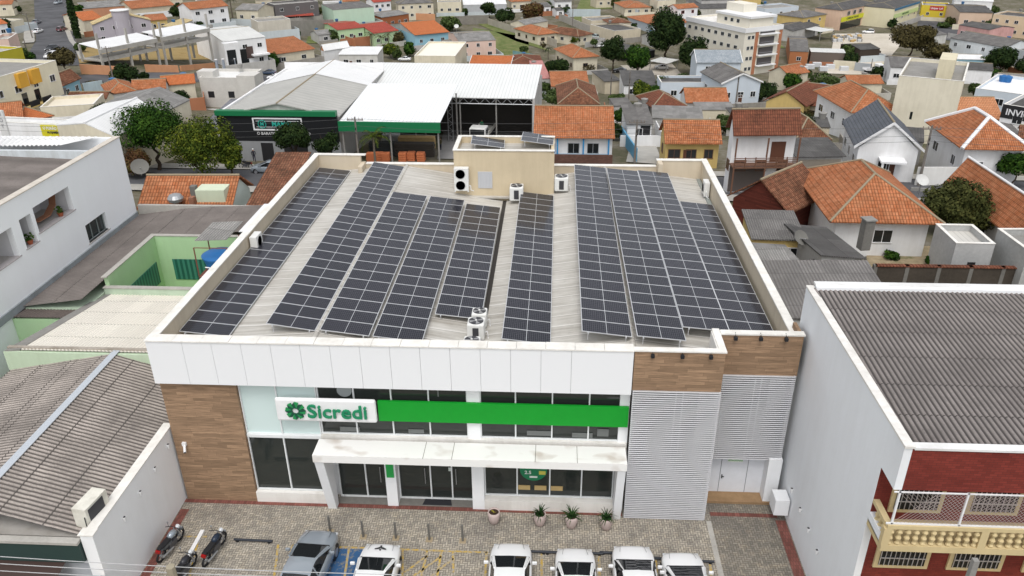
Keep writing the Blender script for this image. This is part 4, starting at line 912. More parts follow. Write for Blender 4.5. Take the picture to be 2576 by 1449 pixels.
e=H('concrete_cube','unfinished bare concrete cube with one small square window and an open parapet roof','outbuilding',(2356+18,668-60),(2470,615),4.2,(2378,560),'flat',0,0,concrete((.50,.50,.49),.45),ribs((.6,.6,.55),.4,.3)) if False else None
def cube(name,label,cat,tl,tr,bl,h,d,wall,roof,wins=()):
    b=G(*bl); e_=H(name,label,cat,tl,tr,h,d,'flat',0,0,wall,roof,'',base=b.z); 
    for s,x,z,w,hh in wins:
        W,D,h_=e_['_d']; M().box(x*W-w/2,x*W+w/2,-.03,-.005,z,z+hh).build('window_opening',BLK,e_)
    return e_
cube('concrete_cube','unfinished bare concrete cube with one small square window, beside the orange L-shaped house','outbuilding',(2406,612),(2504,614),(2440,672),3.3,3.6,concrete((.50,.50,.49),.45),ribs((.62,.60,.55),.4,.3),[('F',.52,1.3,.55,.55)])
cube('concrete_cube','rough concrete outbuilding cut by the right edge of the photo','outbuilding',(2588,632),(2680,632),(2600,700),3.4,4,concrete((.48,.48,.46),.5),CONC)
# concrete wall along grassy yard
def wall(label,u0,v0,u1,v1,h,mat,th=.2,posts=0,cat='wall',name='boundary_wall',cap=None,zt=None):
    a,b=G(u0,v0),G(u1,v1); d=b-a; L=Vector((d.x,d.y,0)).length; n=max(1,int(L/5)); e=empty(name,(a.x,a.y,0),0,label,cat); m=M(); t=Vector((-d.y,d.x,0)).normalized()*th/2
    for i in range(n):
        p,q=a+d*i/n,a+d*(i+1)/n; zp,zq=gz(p.x,p.y),gz(q.x,q.y); p,q=Vector((p.x-a.x,p.y-a.y,zp+h)),Vector((q.x-a.x,q.y-a.y,zq+h)); m.prism([p-t,q-t,q+t,p+t],min(zp,zq)-1.5)
    m.build('wall',mat,e)
    if posts:
        for i in range(int(L/posts)+1):
            p=a+d*min(i*posts/L,1); zp=gz(p.x,p.y); M().box(p.x-a.x-.13,p.x-a.x+.13,p.y-a.y-.16,p.y-a.y+.16,zp-.3,zp+h+.08).build('post',CONCD,e)
    if cap:
        m=M()
        for i in range(n):
            p,q=a+d*i/n,a+d*(i+1)/n; p,q=Vector((p.x-a.x,p.y-a.y,gz(p.x,p.y)+h+.08)),Vector((q.x-a.x,q.y-a.y,gz(q.x,q.y)+h+.08)); m.slab([p-t*1.6,q-t*1.6,q+t*1.6,p+t*1.6],.08)
        m.build('coping',cap,e)
    return e
wall('old dark stone wall with a red tile coping along the grassy yard at right',2190,722,2640,730,1.7,concrete((.085,.07,.055),.7),.25,2.2,cap=BRN)
wall('stained wall with barbed wire along the side of the timber house',1985,480,2060,600,1.6,CONCL,.2)
wall('bright blue garden wall right of the blue and white house',1560,345,1600,408,1.8,plaster((.12,.34,.52),.3))
wall('brick coloured stone wall in front of the blue and white house',1365,409,1540,411,1.1,brick((.16,.08,.06),(.1,.08,.07),.3,.15))
wall('white street wall with number plate and letter box below the gabled house',2155,452,2290,458,1.7,plaster((.72,.71,.66),.25))
wall('white street wall with grey metal gate below the big hip-roofed house',2300,466,2430,466,2.1,plaster((.74,.73,.70),.25))
wall('low garden wall along the pavement in front of the gabled house',2290,480,2576,500,.4,CONC)
wall('pale green side wall sloping beside the small yellow house in the middle right',1925,392-10,1905,365,1.6,plaster((.45,.55,.48),.3))
# ---- middle row
H('tiled_roof_house','orange tiled roof house with ochre wall beside the pink roof','house',(1386,217),(1483,216),3.0,(1387,179),'gx',1.7,.4,BGW,OR1,'',rg=1)
H('tiled_roof_house','faded pink tiled lean-to roof beside the big white canopy','house',(1350,198),(1386,197),4.0,(1350,163),'sb',1.0,.1,GRW,PNK,'F1')
H('tiled_roof_house','old mossy hipped roof just above the long orange roof','house',(1402,262),(1510,262),3.0,(1420,215),'hip',2.0,.5,GRW,OLD,'',rg=0)
H('tiled_roof_house','orange hipped roof over a beige house with three tall windows, centre of the photo','house',(1440,146),(1510,141),4.6,(1381,123),'hip',2.0,.6,CRW,OR1,'F1 L4',fr=FRB)
H('tiled_roof_house','cream house with a brown-orange hip roof, upper centre beside the vacant lot','house',(1352,88),(1408,82),3.4,(1296,71),'hip',1.7,.5,CRW,OR1,'F2 L3',fr=FRB)
H('tiled_roof_house','white house under a dark brown mossy hip roof, right of the cream hip-roofed house','house',(1455,92),(1495,84),3.2,(1400,73),'hip',1.6,.5,CRW,OLD,'F1 L1')
H('shed','long light grey corrugated roof in the upper centre, left of the white villa row','shed',(1322,62),(1380,52),3.2,(1290,55),'gx',1.2,.2,CRW,GREYL,'')
H('white_shop','pale rendered shop building with a grey hip roof and purple shopfront','shop',(1546,78),(1612,72),4.0,(1500,60),'flat',0,0,BGW,GREYD,'')
H('tiled_roof_house','sprawling orange roofed house with cross gables, upper centre-right','house',(1640,62),(1750,55),3.2,(1600,40),'hip',1.8,.5,LBW,OR1,'F1')
H('tiled_roof_house','orange roofed house with an open verandah of posts at the top centre','house',(1572,20),(1640,18),3.0,(1546,6),'hip',1.5,.3,BGW,OR1,'F3')
H('two_storey_house','white two-storey house with red shutters at the top, right of centre','house',(1705,22),(1758,18),6.0,7,'gx',1.2,.3,WHW,OR1,'F2x2',fr=flat((.35,.05,.04)))
H('carport','white metal canopy on posts over a parked white car in the wooded yard','carport',(1678,160),(1708,150),2.8,(1645,150),'sb',.1,.2,BLK,WMG,wm=.3) 
H('shed','dark flat shelter roof between the trees, beside the white canopy','shelter',(1610,133),(1650,125),3.0,(1545,112),'sb',.3,.2,BLK,GREYD,'')
H('lilac_house','pale blue gabled house with light slate roof and a wide dark upper window','house',(1752,157),(1868,157),6.2,(1745,124),'gx',2.2,.4,LBW,LGT,'F2x2 D.6',rg=1,trim=TRW)
H('small_house','low white house with long grey corrugated roof in the middle, beside a round tree','house',(1568,214),(1656,214),3.0,(1570,187),'sb',.9,.2,WHW,GREYD,'F2')
H('shop','pale blue low shop with flat fascia and two small painted animals logos','shop',(1663,207),(1795,207),4.0,(1665,190),'flat',0,0,LBW,GREYD,'F2')
H('gable_front_house','light blue house with grey gabled roof and white trim, right of the low shop','house',(1815,210),(1920,205),4.6,(1805,178),'gy',1.8,.4,LBW,GREY,'F3 L2 D.5',trim=TRW)
H('tiled_roof_house','rust-orange gabled tile roof with white walls, third row beside the yellow verandah house','house',(1725,258),(1835,258),3.0,(1722,220),'gx',1.8,.4,WHW,OR1,'',rg=1)
H('tiled_roof_house','dark brown hip roof house just left of the rust-orange gabled roof','house',(1640,271),(1730,266),3.0,(1616,240),'hip',1.6,.4,GRW,BRN,'')
H('shed','light grey corrugated lean-to in front of the rust-orange gabled roof','shed',(1752,276),(1850,276),2.6,(1750,262),'sb',.4,.1,CRW,GREYL,'')
H('tiled_roof_house','yellow house with dark red tiled cross roof and open porch','house',(1920,252),(2030,268),3.6,(1867,208),'gy',2.0,.5,YLW,BRN,'F2 L2',fr=FRB)
H('tiled_roof_house','dark brown double-pitched house left of the salmon house, above the weeds','house',(1990,258),(2066,268),3.2,(1930,205),'gx',2.2,.5,CRW,BRN,'F2',fr=FRB)
H('tiled_roof_house','white house with smooth orange hip roof, in front of the tall cream building','house',(2140,283),(2275,280),4.2,(2080,227),'hip',2.4,.6,WHW,OR1,'L3',rg=0)
H('tiled_roof_house','salmon tiled gable roof with a skylight, right of the tall cream building','house',(2365,298),(2525,300),3.6,(2320,262),'gx',2.2,.4,WHW,SAL,'',rg=0)
H('tiled_roof_house','long low orange roof with red gable, below the yard with pallets','house',(2135,210),(2225,210),3.2,(2130,188),'gx',1.2,.3,CRW,OR1,'',rg=1)
H('shed','dark grey corrugated roof with a brick chimney beside the slate-roofed house','shed',(2265,352),(2325,358),3.0,(2240,322),'sb',.4,.1,GRW,GREYD); chimney(list(HOUSES.values())[-1],3.5,2.5,3.2,.7)
H('small_house','white flat-roofed garage behind the slate-roofed house','garage',(2225,305),(2320,305),2.8,(2225,290),'flat',0,0,WHW,CONCL)
H('tiled_roof_house','small bright orange gable roof with beige front at the left foot of the apartment tower','house',(1932,178),(1985,190),4.2,(1905,152),'gy',1.6,.3,CRW,OR1,'')
# tall cream building and neighbours
e=H('cream_building','tall blank cream building with a roof terrace, streaked walls and a stair tower','building',(2262,170+20),(2425,205),9.5,(2225,140),'flat',0,0,plaster((.72,.67,.54),.35),CONC,''); W,D,h=e['_d']
M().box(W*.55,W*.8,D*.2,D*.6,h-.5,h+2.2).build('stair_tower',plaster((.66,.60,.44),.4),e); M().box(W*.30,W*.34,-.02,.0,3.5,4.6).build('window',DARK,e)
e=H('white_building','white flat-roofed building with bright white roof and two blue water tanks','building',(2455,222),(2590,240),6.0,(2415,175),'flat',0,0,LBW,flat((.80,.80,.80),.6),'F3x2'); W,D,h=e['_d']
for i,x in enumerate((.22,.3)): M().lathe([(.6,0),(.75,1.0),(.2,1.2)],14,(W*x,D*.75,h-.5)).build('water_tank',BLU,e)
H('shop','white and black two-storey shop with the word INVIOLAVEL on its black band, right edge','shop',(2525,262),(2700,290),6.2,9,'flat',0,0,WHW,GREYD,'F2x2',wm=5.65); e=list(HOUSES.values())[-1]; W,D,h=e['_d']
M().box(-.05,W,-.06,0,h-1.8,h+.02).build('black_band',BLK,e); text('sign_text','INVIOLÁVEL',1.15,(.5,-.07,h-.95),flat((.75,.75,.76)),e,ext=.02,align='LEFT',bold=.02)
# grey roofs behind cream building
H('shed','broad grey corrugated gable roof behind the tall cream building','shed',(2240,168),(2320,172),4.2,(2215,140),'gx',1.4,.2,WHW,GREY,'F2')
H('shed','long dark grey roof running behind the stair tower of the cream building','shed',(2345,168),(2500,178),3.8,(2330,152),'gx',1.0,.2,WHW,GREYD,'')
H('small_house','pale blue house with a white sheet roof, beside the dark round tree at right','house',(2400,148),(2480,150),3.2,(2378,135),'gx',.7,.2,BLW,WM,'F2')
H('long_building','long white industrial building with grey corrugated roofs, upper right','building',(2390,95),(2530,120),6.5,(2372,72),'gx',1.6,.2,plaster((.72,.75,.76),.4),GREY,'F4x2 L2x2')
H('long_building','white and grey building wing with flat roofs at the far right behind the dark tree','building',(2500,105),(2620,140),6.0,(2470,75),'flat',0,0,plaster((.72,.75,.76),.4),GREYD,'F5x2')
H('pink_house','faded pink house with stained walls and grey roof, upper right','house',(2412,62),(2490,75),4.6,(2405,45),'gx',.8,.1,plaster((.62,.36,.34),.6),GREYD,'F3')
H('carport','long grey shelter roof over parked cars, left of the white industrial building','carport',(2330,92),(2385,85),3.0,(2300,76),'gx',.8,.2,plaster((.6,.6,.58),.6),GREY)
# apartment tower
e=H('apartment_block','white and cream multi-storey apartment block with rust red strips and curved balconies','apartment block',(1728,42),(1876,72),13.0,14,'flat',0,0,plaster((.74,.70,.60),.15),PWD,'',base=G(1880,166).z,trim=TRW)
W,D,h=e['_d']
for s in range(4):
    for i in range(8): win(e,W*(.07+.115*i),0,s*2.9+1.2,1.3,1.0,0,-1,FRG)
    for i,y in enumerate((.12,.22)): win(e,W,D*y,s*2.9+1.2,1.0,1.0,1,0,FRG)
    bo=M().box(W,W+1.3,D*.36,D*.86,s*2.9+2.2,s*2.9+2.45).build('balcony',TRW,e); M().box(W+1.24,W+1.28,D*.36,D*.86,s*2.9+3.2,s*2.9+3.25).build('balcony_rail',FRG,bo); M().box(W+.005,W+.03,D*.4,D*.8,s*2.9+2.45,s*2.9+4.4).build('balcony_door',flat((.10,.09,.09)),e)
RS=plaster((.42,.18,.10),.2)
for y in(.28,.92): M().box(W,W+.14,D*y,D*y+1.1,-2,h-1.0).build('red_strip',RS,e)
M().box(-.15,W+.3,-.25,0,h-1.2,h+.1).box(W,W+.3,0,D,h-1.2,h+.1).build('white_cornice',TRW,e)
M().box(W*.45,W*.98,D*.12,D*.75,h-.5,h+2.4).build('penthouse',plaster((.74,.70,.60),.15),e); M().box(W*.43,W*1.0,D*.1,D*.8,h+2.4,h+3.0).build('penthouse_cornice',TRW,e); M().box(W*.42,W*.7,D*.4,D*.75,h+3.0,h+5.2).build('stair_tower',plaster((.74,.70,.60),.15),e)
for i in range(3): win(e,W*(.6+.1*i),D*.12,h+.8,1.2,1.0,0,-1,FRG)
# building centre
e=H('two_storey_building','pink-beige two-storey trading building with yellow shop sign and ribbon windows','building',(2120,26),(2204,8),7.2,11,'hip',1.6,.2,plaster((.66,.48,.36),.3),GREYD,'F3'); W,D,h=e['_d']
s=M().box(.0,W*.66,-.1,-.01,3.0,4.6).build('yellow_sign',flat((.62,.62,.03),.5),e); text('sign_text','COMERCIAL IVAIPORÃ',1.0,(W*.33,-.12,3.8),flat((.03,.05,.03)),s,ext=.01,bold=.02,sx=.95)
for i in range(5): win(e,W*(.2+.17*i),0,5.0,2.0,1.4,0,-1,FRG)
M().box(.3,W*.6,-.03,-.01,.2,2.7).build('shopfront',DARK,e)
e=H('two_storey_building','cream trading building with a pale green banner and a blue roof band','building',(2252,22),(2314,3),7.0,14,'hip',1.0,.1,plaster((.74,.68,.48),.2),GREYD,'F4'); W,D,h=e['_d']
s=M().box(.1,W-.1,-.1,-.01,3.4,4.9).build('green_banner',flat((.55,.66,.30),.5),e); text('sign_text','COMERCIAL IVAIPORÃ',.9,(W*.45,-.12,4.15),flat((.05,.12,.05)),s,ext=.01,bold=.02,sx=.8)
M().box(-.1,W+.1,-.12,0,h-.8,h).build('blue_band',flat((.05,.15,.25)),e)
H('yellow_house','yellow two-storey house with grey hip roof left of the trading building','house',(2022,45),(2082,35),6.0,(1992,30),'hip',1.5,.3,YLW,GREY,'F2x2')
H('shed','grey sheet roof behind the apartment tower, left of the trading building','shed',(1995,78),(2062,62),3.6,(1985,55),'gx',1.0,.2,GRW,GREYD,'')
H('carport','white sheet canopy of the timber yard beside the trading building','canopy',(2065,80),(2100,75),3.2,(2045,68),'sb',.1,.1,BLK,WMG,wm=.2)
H('brick_house','long grey roofed brick warehouse with one white shutter, right of the apartment tower','warehouse',(1987,128),(2035,130),4.2,(1985,90),'gx',1.4,.1,plaster((.40,.16,.07),.2),GREY,'F1')
H('shed','open timber rack shed with a white sheet roof, left side of the sand yard','shed',(2040,130),(2128,133),3.6,(2040,122),'sb',.2,.1,flat((.16,.13,.11),.9),WMG,'')
H('shed','dark ragged timber shed in the sand yard, full of planks','shed',(2165,125),(2215,122),3.4,(2158,108),'gx',.8,.1,flat((.06,.045,.035),.9),GREYD,'')
H('shop','yellow fronted shop with a red sign at the top right avenue','shop',(2320,12),(2390,15),5.6,10,'flat',0,0,plaster((.65,.50,.05),.1),CONC,'F2'); e=list(HOUSES.values())[-1]; W,D,h=e['_d']
s=M().box(W*.3,W*.8,-.08,0,h-1.9,h-.3).build('red_sign',flat((.45,.02,.03)),e); text('sign_text','Uniper Ltd',1.1,(W*.55,-.1,h-1.1),flat((.8,.8,.8)),s,ext=.01,bold=.02,sx=.9)
H('two_storey_building','peach two-storey building with dark red shopfront band in the top right corner','building',(2500,35),(2600,45),7.0,12,'flat',0,0,plaster((.70,.55,.38),.2),GREYD,'F4x2')
H('long_building','peach building with brown side gate left of the top right corner','building',(2415,30),(2500,32),6.0,(2405,10),'gx',1.0,.2,plaster((.66,.50,.38),.2),GREYD,'F2')
H('white_shop','pale blue building left of the yellow hip-roofed house, top right of centre','building',(1925,22),(2010,15),7,10,'flat',0,0,LBW,CONC,'F3x2')
H('shed','stained white boundary shed behind the apartment tower at the top','shed',(1762,22),(1850,20),3.5,(1760,5),'sb',.8,.1,plaster((.55,.53,.48),.7),GREYD)
# ---- store behind the bank and its neighbours handled in next part; back left and centre houses
H('tiled_roof_house','large bright orange hip roof over blue and cream walls with a grey gable side','house',(1043,88),(1131,80),4.4,(1020,56),'gx',2.2,.6,BLW,ORN,'F3',rg=1,gable=GRW)
H('tiled_roof_house','light green house with red tiled roofs, upper centre-left','house',(940,84),(1004,76),4.8,(915,60),'gx',1.8,.3,GNW,RED,'F3',rg=1)
H('tiled_roof_house','red roofed wing of the light green house, running to its left','house',(848,75),(918,68),4.4,(842,58),'gx',.9,.3,GNW,RED,'F3 D.6',rg=1)
H('mint_building','tall windowless mint green wall building in the upper centre-left','building',(838,25),(940,17),6.5,(836,12),'sb',.5,0,MNT,GREY,'',base=G(840,58).z)
H('tiled_roof_house','rust orange tiled roof house with garage and parked white van','house',(680,138),(793,122),3.6,(664,100),'gx',2.0,.4,CRW,OR1,'F2 G.02,.25',rg=1)
H('small_house','small white gabled house with a bright white sheet roof, right of the rust orange roof','house',(815,128),(880,118),4.0,(792,115),'gx',1.8,.3,WHW,WM,'',rg=1,gable=OCW)
H('small_house','unfinished grey rendered house with a white sheet roof, in front of the palms','house',(850,137),(950,137),4.0,(855,122),'sb',.6,.2,plaster((.62,.61,.58),.4),WM,'F3 D.3')
e=H('cream_building','cream flat-roofed building with a roof terrace of low walls, above the white canopy','building',(1042,140),(1145,141),6.0,(1052,104),'flat',0,0,CRW,plaster((.80,.77,.66),.15),'')
H('shop','pink and white shop row with grey corrugated roofs and a black front','shop',(1155,105),(1248,100),5.6,(1150,80),'gx',1.2,.1,PKW,GREYL,'F3x2')
H('tiled_roof_house','orange gable roof with white edges just above the big white canopy','house',(1180,160),(1285,162),3.4,(1172,138),'gx',1.4,.3,WHW,ORN,'',rg=1,trim=TRW)
H('tiled_roof_house','dark brown hip roof directly right of the white edged orange roof','house',(1268,165),(1370,163),3.0,(1290,140),'hip',1.5,.4,YLW,BRN,'')
H('wooden_house','brown timber house with a pale stained roof beside the red awning, upper centre','house',(960,44),(1030,34),4.6,(944,30),'gx',.8,.2,plaster((.34,.12,.05),.2),GREYL,'F4')
H('two_storey_house','white two-storey house with dark red roof and awning at the top centre-left','house',(940,6),(985,2),6.4,8,'gx',1.2,.3,WHW,RED,'F3x2')
H('two_storey_house','cream two-storey house with arched garage and stairs at the top centre','house',(1000,10),(1092,6),6.2,8,'hip',1.2,.3,CRW,GREY,'F4x2')
H('two_storey_house','cream block with a broken white awning, top centre','house',(1100,5),(1160,4),5.5,8,'flat',0,0,CRW,CONC,'F3')
H('long_shed','long grey walled shed with white roof at the top centre','shed',(1165,12),(1275,10),4.0,(1160,3),'sb',1.0,.1,plaster((.48,.49,.50),.4),WM)
H('two_storey_house','dark grey two-storey house with white window surrounds and palms, top left of centre','house',(690,12),(800,3),6.5,8,'flat',0,0,DKW,CONC,'F3x2')
H('carport','small orange tiled porch roof in front of the dark grey house','porch',(715,42),(790,38),2.8,(712,33),'sb',.8,.1,BLK,RED,wm=2.4)
H('white_garage','white garage block with roller shutter at the top, beside the dark grey house','garage',(815,8),(858,6),5.0,6,'flat',0,0,WHW,CONC,'')
H('beige_building','beige blank-walled building with a drying line, left of the concrete boundary wall','building',(648,55),(730,48),4.5,(645,45),'flat',0,0,plaster((.60,.56,.48),.4),CONC,'')
# white modern house
e=H('modern_villa','white modern villa with grey sloping roofs, stone panels and tall entrance glazing','house',(560,104),(668,92),7.5,(525,70),'gx',1.2,.1,WHW,WMG,'F3x2',rg=0,base=G(600,168).z); W,D,h=e['_d']
M().box(W*.35,W*.5,-.06,0,.5,5.0).build('glazing',DARK,e); M().box(W*.5,W*.66,-.08,0,2.5,5.5).build('stone_panel',brick((.12,.08,.07),(.05,.04,.04),.3,.1),e); M().box(W*.6,W,-1.6,0,3.1,3.5).build('balcony_slab',TRW,e)
M().box(-.5,W*.3,-2.0,0,0,7.2).build('front_wing',WHW,e); M().box(0,W*.2,-2.05,-2.01,.6,5.5).build('glazing',DARK,e)
for i,u in enumerate((548,568,596,624)):  # four gate pillars
    p=G(u-3 if i else u,178-i*2); o=box('gate_pillar',plaster((.34,.38,.44),.2),None,-.25,.25,-.25,.25,0,2.6); o.location=p; M().box(-.32,.32,-.32,.32,2.6,2.85).build('pillar_cap',WPT,o); tag(o,'blue-grey gate pillar with white cap in front of the modern villa, %s from the left'%('first','second','third','fourth')[i],'pillar',group='gate pillars of the modern villa')
# lilac house
e=H('lilac_house','grey-lilac villa with cream tiled gable roofs and a curved central tower','house',(232,62),(381,50),5.6,6,'gy',2.6,.3,LIL,YEL,'F4x2',rg=0,base=G(300,100).z); W,D,h=e['_d']
M().lathe([(W*.15,-2),(W*.15,8.8)],20,(W*.5,.6,0)).build('tower',LIL,e); M().lathe([(W*.15+.25,0),(W*.15+.25,.2)],20,(W*.5,.6,8.8)).build('tower_roof',TRW,e)
for x in(.42,.58): win(e,W*x,-1.0,4.2,1.0,2.0,0,-1)
H('tiled_roof_house','bright orange roofed cream house behind the tall cypress','house',(208,52),(262,46),4.4,(204,33),'gx',1.6,.3,CRW,ORN,'F1')
H('long_shed','long grey roof above an orange brick wall at the top left','shed',(208,22),(315,14),3.6,(208,10),'sb',.6,.1,plaster((.50,.25,.15),.3),GREYL)
H('tiled_roof_house','wide rust roof at the top left, behind the lilac villa','house',(330,22),(440,12),3.4,(328,2),'gx',1.6,.3,BGW,OR1,'',rg=1)
H('tiled_roof_house','orange roofed annex on the right of the lilac villa','house',(372,52),(422,48),3.6,(372,38),'gx',1.0,.3,YLW,OR1,'F2')
H('two_storey_house','white gabled two-storey house with orange roof and tiny windows, top left of centre','house',(478,24),(575,14),6.0,(463,14),'gx',1.6,.4,WHW,OR1,'F3x2',rg=0)
H('tiled_roof_house','beige house with brown roof right of the white gabled house, at the top','house',(590,24),(648,26),4.4,(590,12),'gx',1.4,.3,CRW,GREYL,'F2')
H('gazebo','cream tiled pavilion with dark glazing between the lilac villa and the white villa','pavilion',(436,70),(486,50),3.4,(428,62),'sb',.6,.2,plaster((.5,.48,.48),.2),YEL,'F3')
# left edge
e=H('cream_apartment','cream three-storey building with orange balcony boxes and black balconies at the left edge','building',(0-40,205),(140,152),8.6,16,'flat',0,0,plaster((.78,.73,.56),.25),CONC,'F4x2',base=G(20,270).z); W,D,h=e['_d']
for x in(.38,.56):
    M().box(W*x,W*x+2.0,-.7,0,h-2.4,h-.2).build('orange_balcony_box',plaster((.62,.34,.05),.15),e); b=M().box(W*x+.3,W*x+2.5,-1.2,0,2.9,3.1).build('balcony',plaster((.66,.5,.2),.2),e); M().box(W*x+.3,W*x+2.5,-1.2,-1.15,3.1,4.0).build('balcony_rail',BLK,b); M().box(W*x+.4,W*x+1.6,-.03,0,3.1,5.2).build('balcony_door',DARK,e)
H('yellow_building','mustard yellow building with a pale grey roof at the left edge','building',(-20,135),(55,118),4.8,8,'flat',0,0,plaster((.50,.44,.04),.2),CONCL,'')
H('white_shop','small white building with an orange roof strip left of the uphill road','house',(-10,62),(20,58),4.2,9,'gx',1.3,.3,WHW,ORN,'F1')
H('beige_building','pale wall and flat roofed house beside the uphill road at the top left','house',(22,55),(58,48),3.2,(25,30),'flat',0,0,CRW,CONCL)
H('small_house','light blue house with a dark old tiled roof behind the cream building','house',(158,216),(205,196),3.2,(147,183),'gx',1.8,.4,BLW,OLD,'F2',rg=1)
H('tiled_roof_house','orange tiled roof at the left edge below the cream building','house',(-60,318),(60,305),3.4,(-40,262),'gx',2.0,.4,WHW,OR1,'',rg=1)
H('tiled_roof_house','orange tiled roof with a second plane meeting it, second at the left edge','house',(40,310),(137,290),3.4,(20,290),'hip',1.4,.3,WHW,ORN,'')
H('tiled_roof_house','long rust roof between the white sheds, middle left','house',(270,237),(345,228),3.0,(300,208),'hip',1.3,.2,GRW,OR1,'')
H('tiled_roof_house','orange gabled roof with white parapet end left of the grey cube building','house',(330,226),(418,222),3.4,(345,200),'gx',1.5,.2,plaster((.68,.68,.66),.5),OR1,'',rg=1)
H('tiled_roof_house','bright orange roof half hidden behind the grey cube building','house',(405,215),(492,208),4.0,(410,190),'gx',1.3,.3,CRW,ORN,'',rg=1)
H('white_terrace','cream roof terrace with low parapet walls at the middle left','terrace',(100,270),(235,262),3.2,(95,245),'flat',0,0,CRW,plaster((.74,.68,.56),.2),'')
e=empty('long_shed',(0,0,0),0,'long gabled shed, bright white metal roof in front and weathered grey sheets behind','shed')
A,B_,R1,R2,C_,D_=Z(290,343,.5),Z(478,250,.5),Z(212,309,2.1),Z(402,218,2.1),Z(140,314,.5),Z(325,232,.5)
lp=lambda a,b,t:a+(b-a)*t
M().slab([A,lp(A,B_,.58),lp(R1,R2,.66),R1],.12).slab([C_,lp(C_,D_,.62),lp(R1,R2,.66),R1],.12).build('white_roof_sheets',WM,e)
M().slab([lp(A,B_,.58),B_,R2,lp(R1,R2,.66)],.12).slab([lp(C_,D_,.62),D_,R2,lp(R1,R2,.66)],.12).build('grey_roof_sheets',GREYL,e)
dn=Vector((0,0,-.14)); ins=lambda p,q:lp(p,q,.03)+dn
M().prism([ins(A,R1),ins(B_,R2),R2+dn,R1+dn],-9).prism([ins(C_,R1),ins(D_,R2),R2+dn,R1+dn],-9).build('wall',CRW,e)
M().tube(R1,lp(R1,R2,.66),.14,6).build('ridge_cap',WPT,e)
H('shop','white walled restaurant with a yellow signboard and a HOTEL pillar','shop',(-40,305),(268,319),4.6,(-40,292),'flat',0,0,WHW,WMG,'')
e=list(HOUSES.values())[-1]; W,D,h=e['_d']; p=.0
M().box(W*.13,W*.19,-.25,.0,1,h+1.6).build('hotel_pillar',plaster((.66,.66,.65),.3),e)
for i,ch in enumerate('HOT'): text('sign_text',ch,.7,(W*.16,-.28,h+1.1-i*.8),flat((.35,.35,.36)),e,ext=.01,bold=.01)
s=M().box(W*.47,W*.825,-.25,-.05,h-1.75,h-.1).build('yellow_signboard',flat((.62,.56,.02),.5),e); cx=W*.65; h-=.72 
text('sign_text','O PORÃO COMIDA CASEIRA',.55,(cx,-.28,h+.25),flat((.8,.8,.8)),s,ext=.01,bold=.012,sx=.8); text('sign_text','ALOJAMENTO PARA EMPRESAS',.40,(cx,-.28,h-.28),flat((.03,.03,.03)),s,ext=.01,bold=.012,sx=.85); text('sign_text','(42) 99942-5323',.38,(cx,-.28,h-.85),flat((.5,.08,.06)),s,ext=.01,bold=.008)
e=cube('concrete_building','bare grey concrete two-storey cube building with two square windows','building',(500,195),(622,196),(560,250),6.6,8,concrete((.62,.60,.56),.3),plaster((.74,.74,.72),.2),[('F',.2,2.8,1.2,1.2),('F',.62,2.8,1.2,1.2)])
W,D,h=e['_d']; M().box(-.8,W*.25,1.2,4,h-.6,h+.9).build('roof_box',concrete((.62,.60,.56),.3),e); M().box(W*.8,W+1.6,-.6,3,-2,h+.5).build('side_wing',concrete((.62,.60,.56),.3),e)
H('shed','dark grey corrugated roof between the green tree and the black store','shed',(490,330),(560,330),3.6,(475,262),'sb',.8,.1,GRW,corr((.24,.24,.26),.3),'')
# foreground left tiled houses
e=H('tiled_roof_house','orange tiled house with pale green side wall, between the white building and the bank','house',(343,524),(583,524),3.4,(352,440),'gx',1.8,.4,plaster((.62,.68,.62),.15),OR1,'R2',rg=1,base=0)
W,D,h=e['_d']; M().box(W*.62,W*.92,.5,2.3,1,4.7).build('rooftop_box',plaster((.62,.68,.52),.2),e); M().box(W*.55,W*.61,.8,1.3,3,4.9).build('chimney',CONCD,e); M().box(W*.57,W*.62,-.1,.4,3,4.3).build('chimney',BRW,e)
M().lathe([(.15,0),(.2,.15),(.55,.35),(.62,.6),(.45,.85),(.15,.95)],16,(W*.42,0.2,3.6)).build('roof_ventilator',STEEL,e)
H('tiled_roof_house','brown tiled hip roof tucked against the left parapet of the bank','house',(612,527),(712,527),3.4,(668,426),'sb',1.6,.3,WHW,OLD,'',base=0)

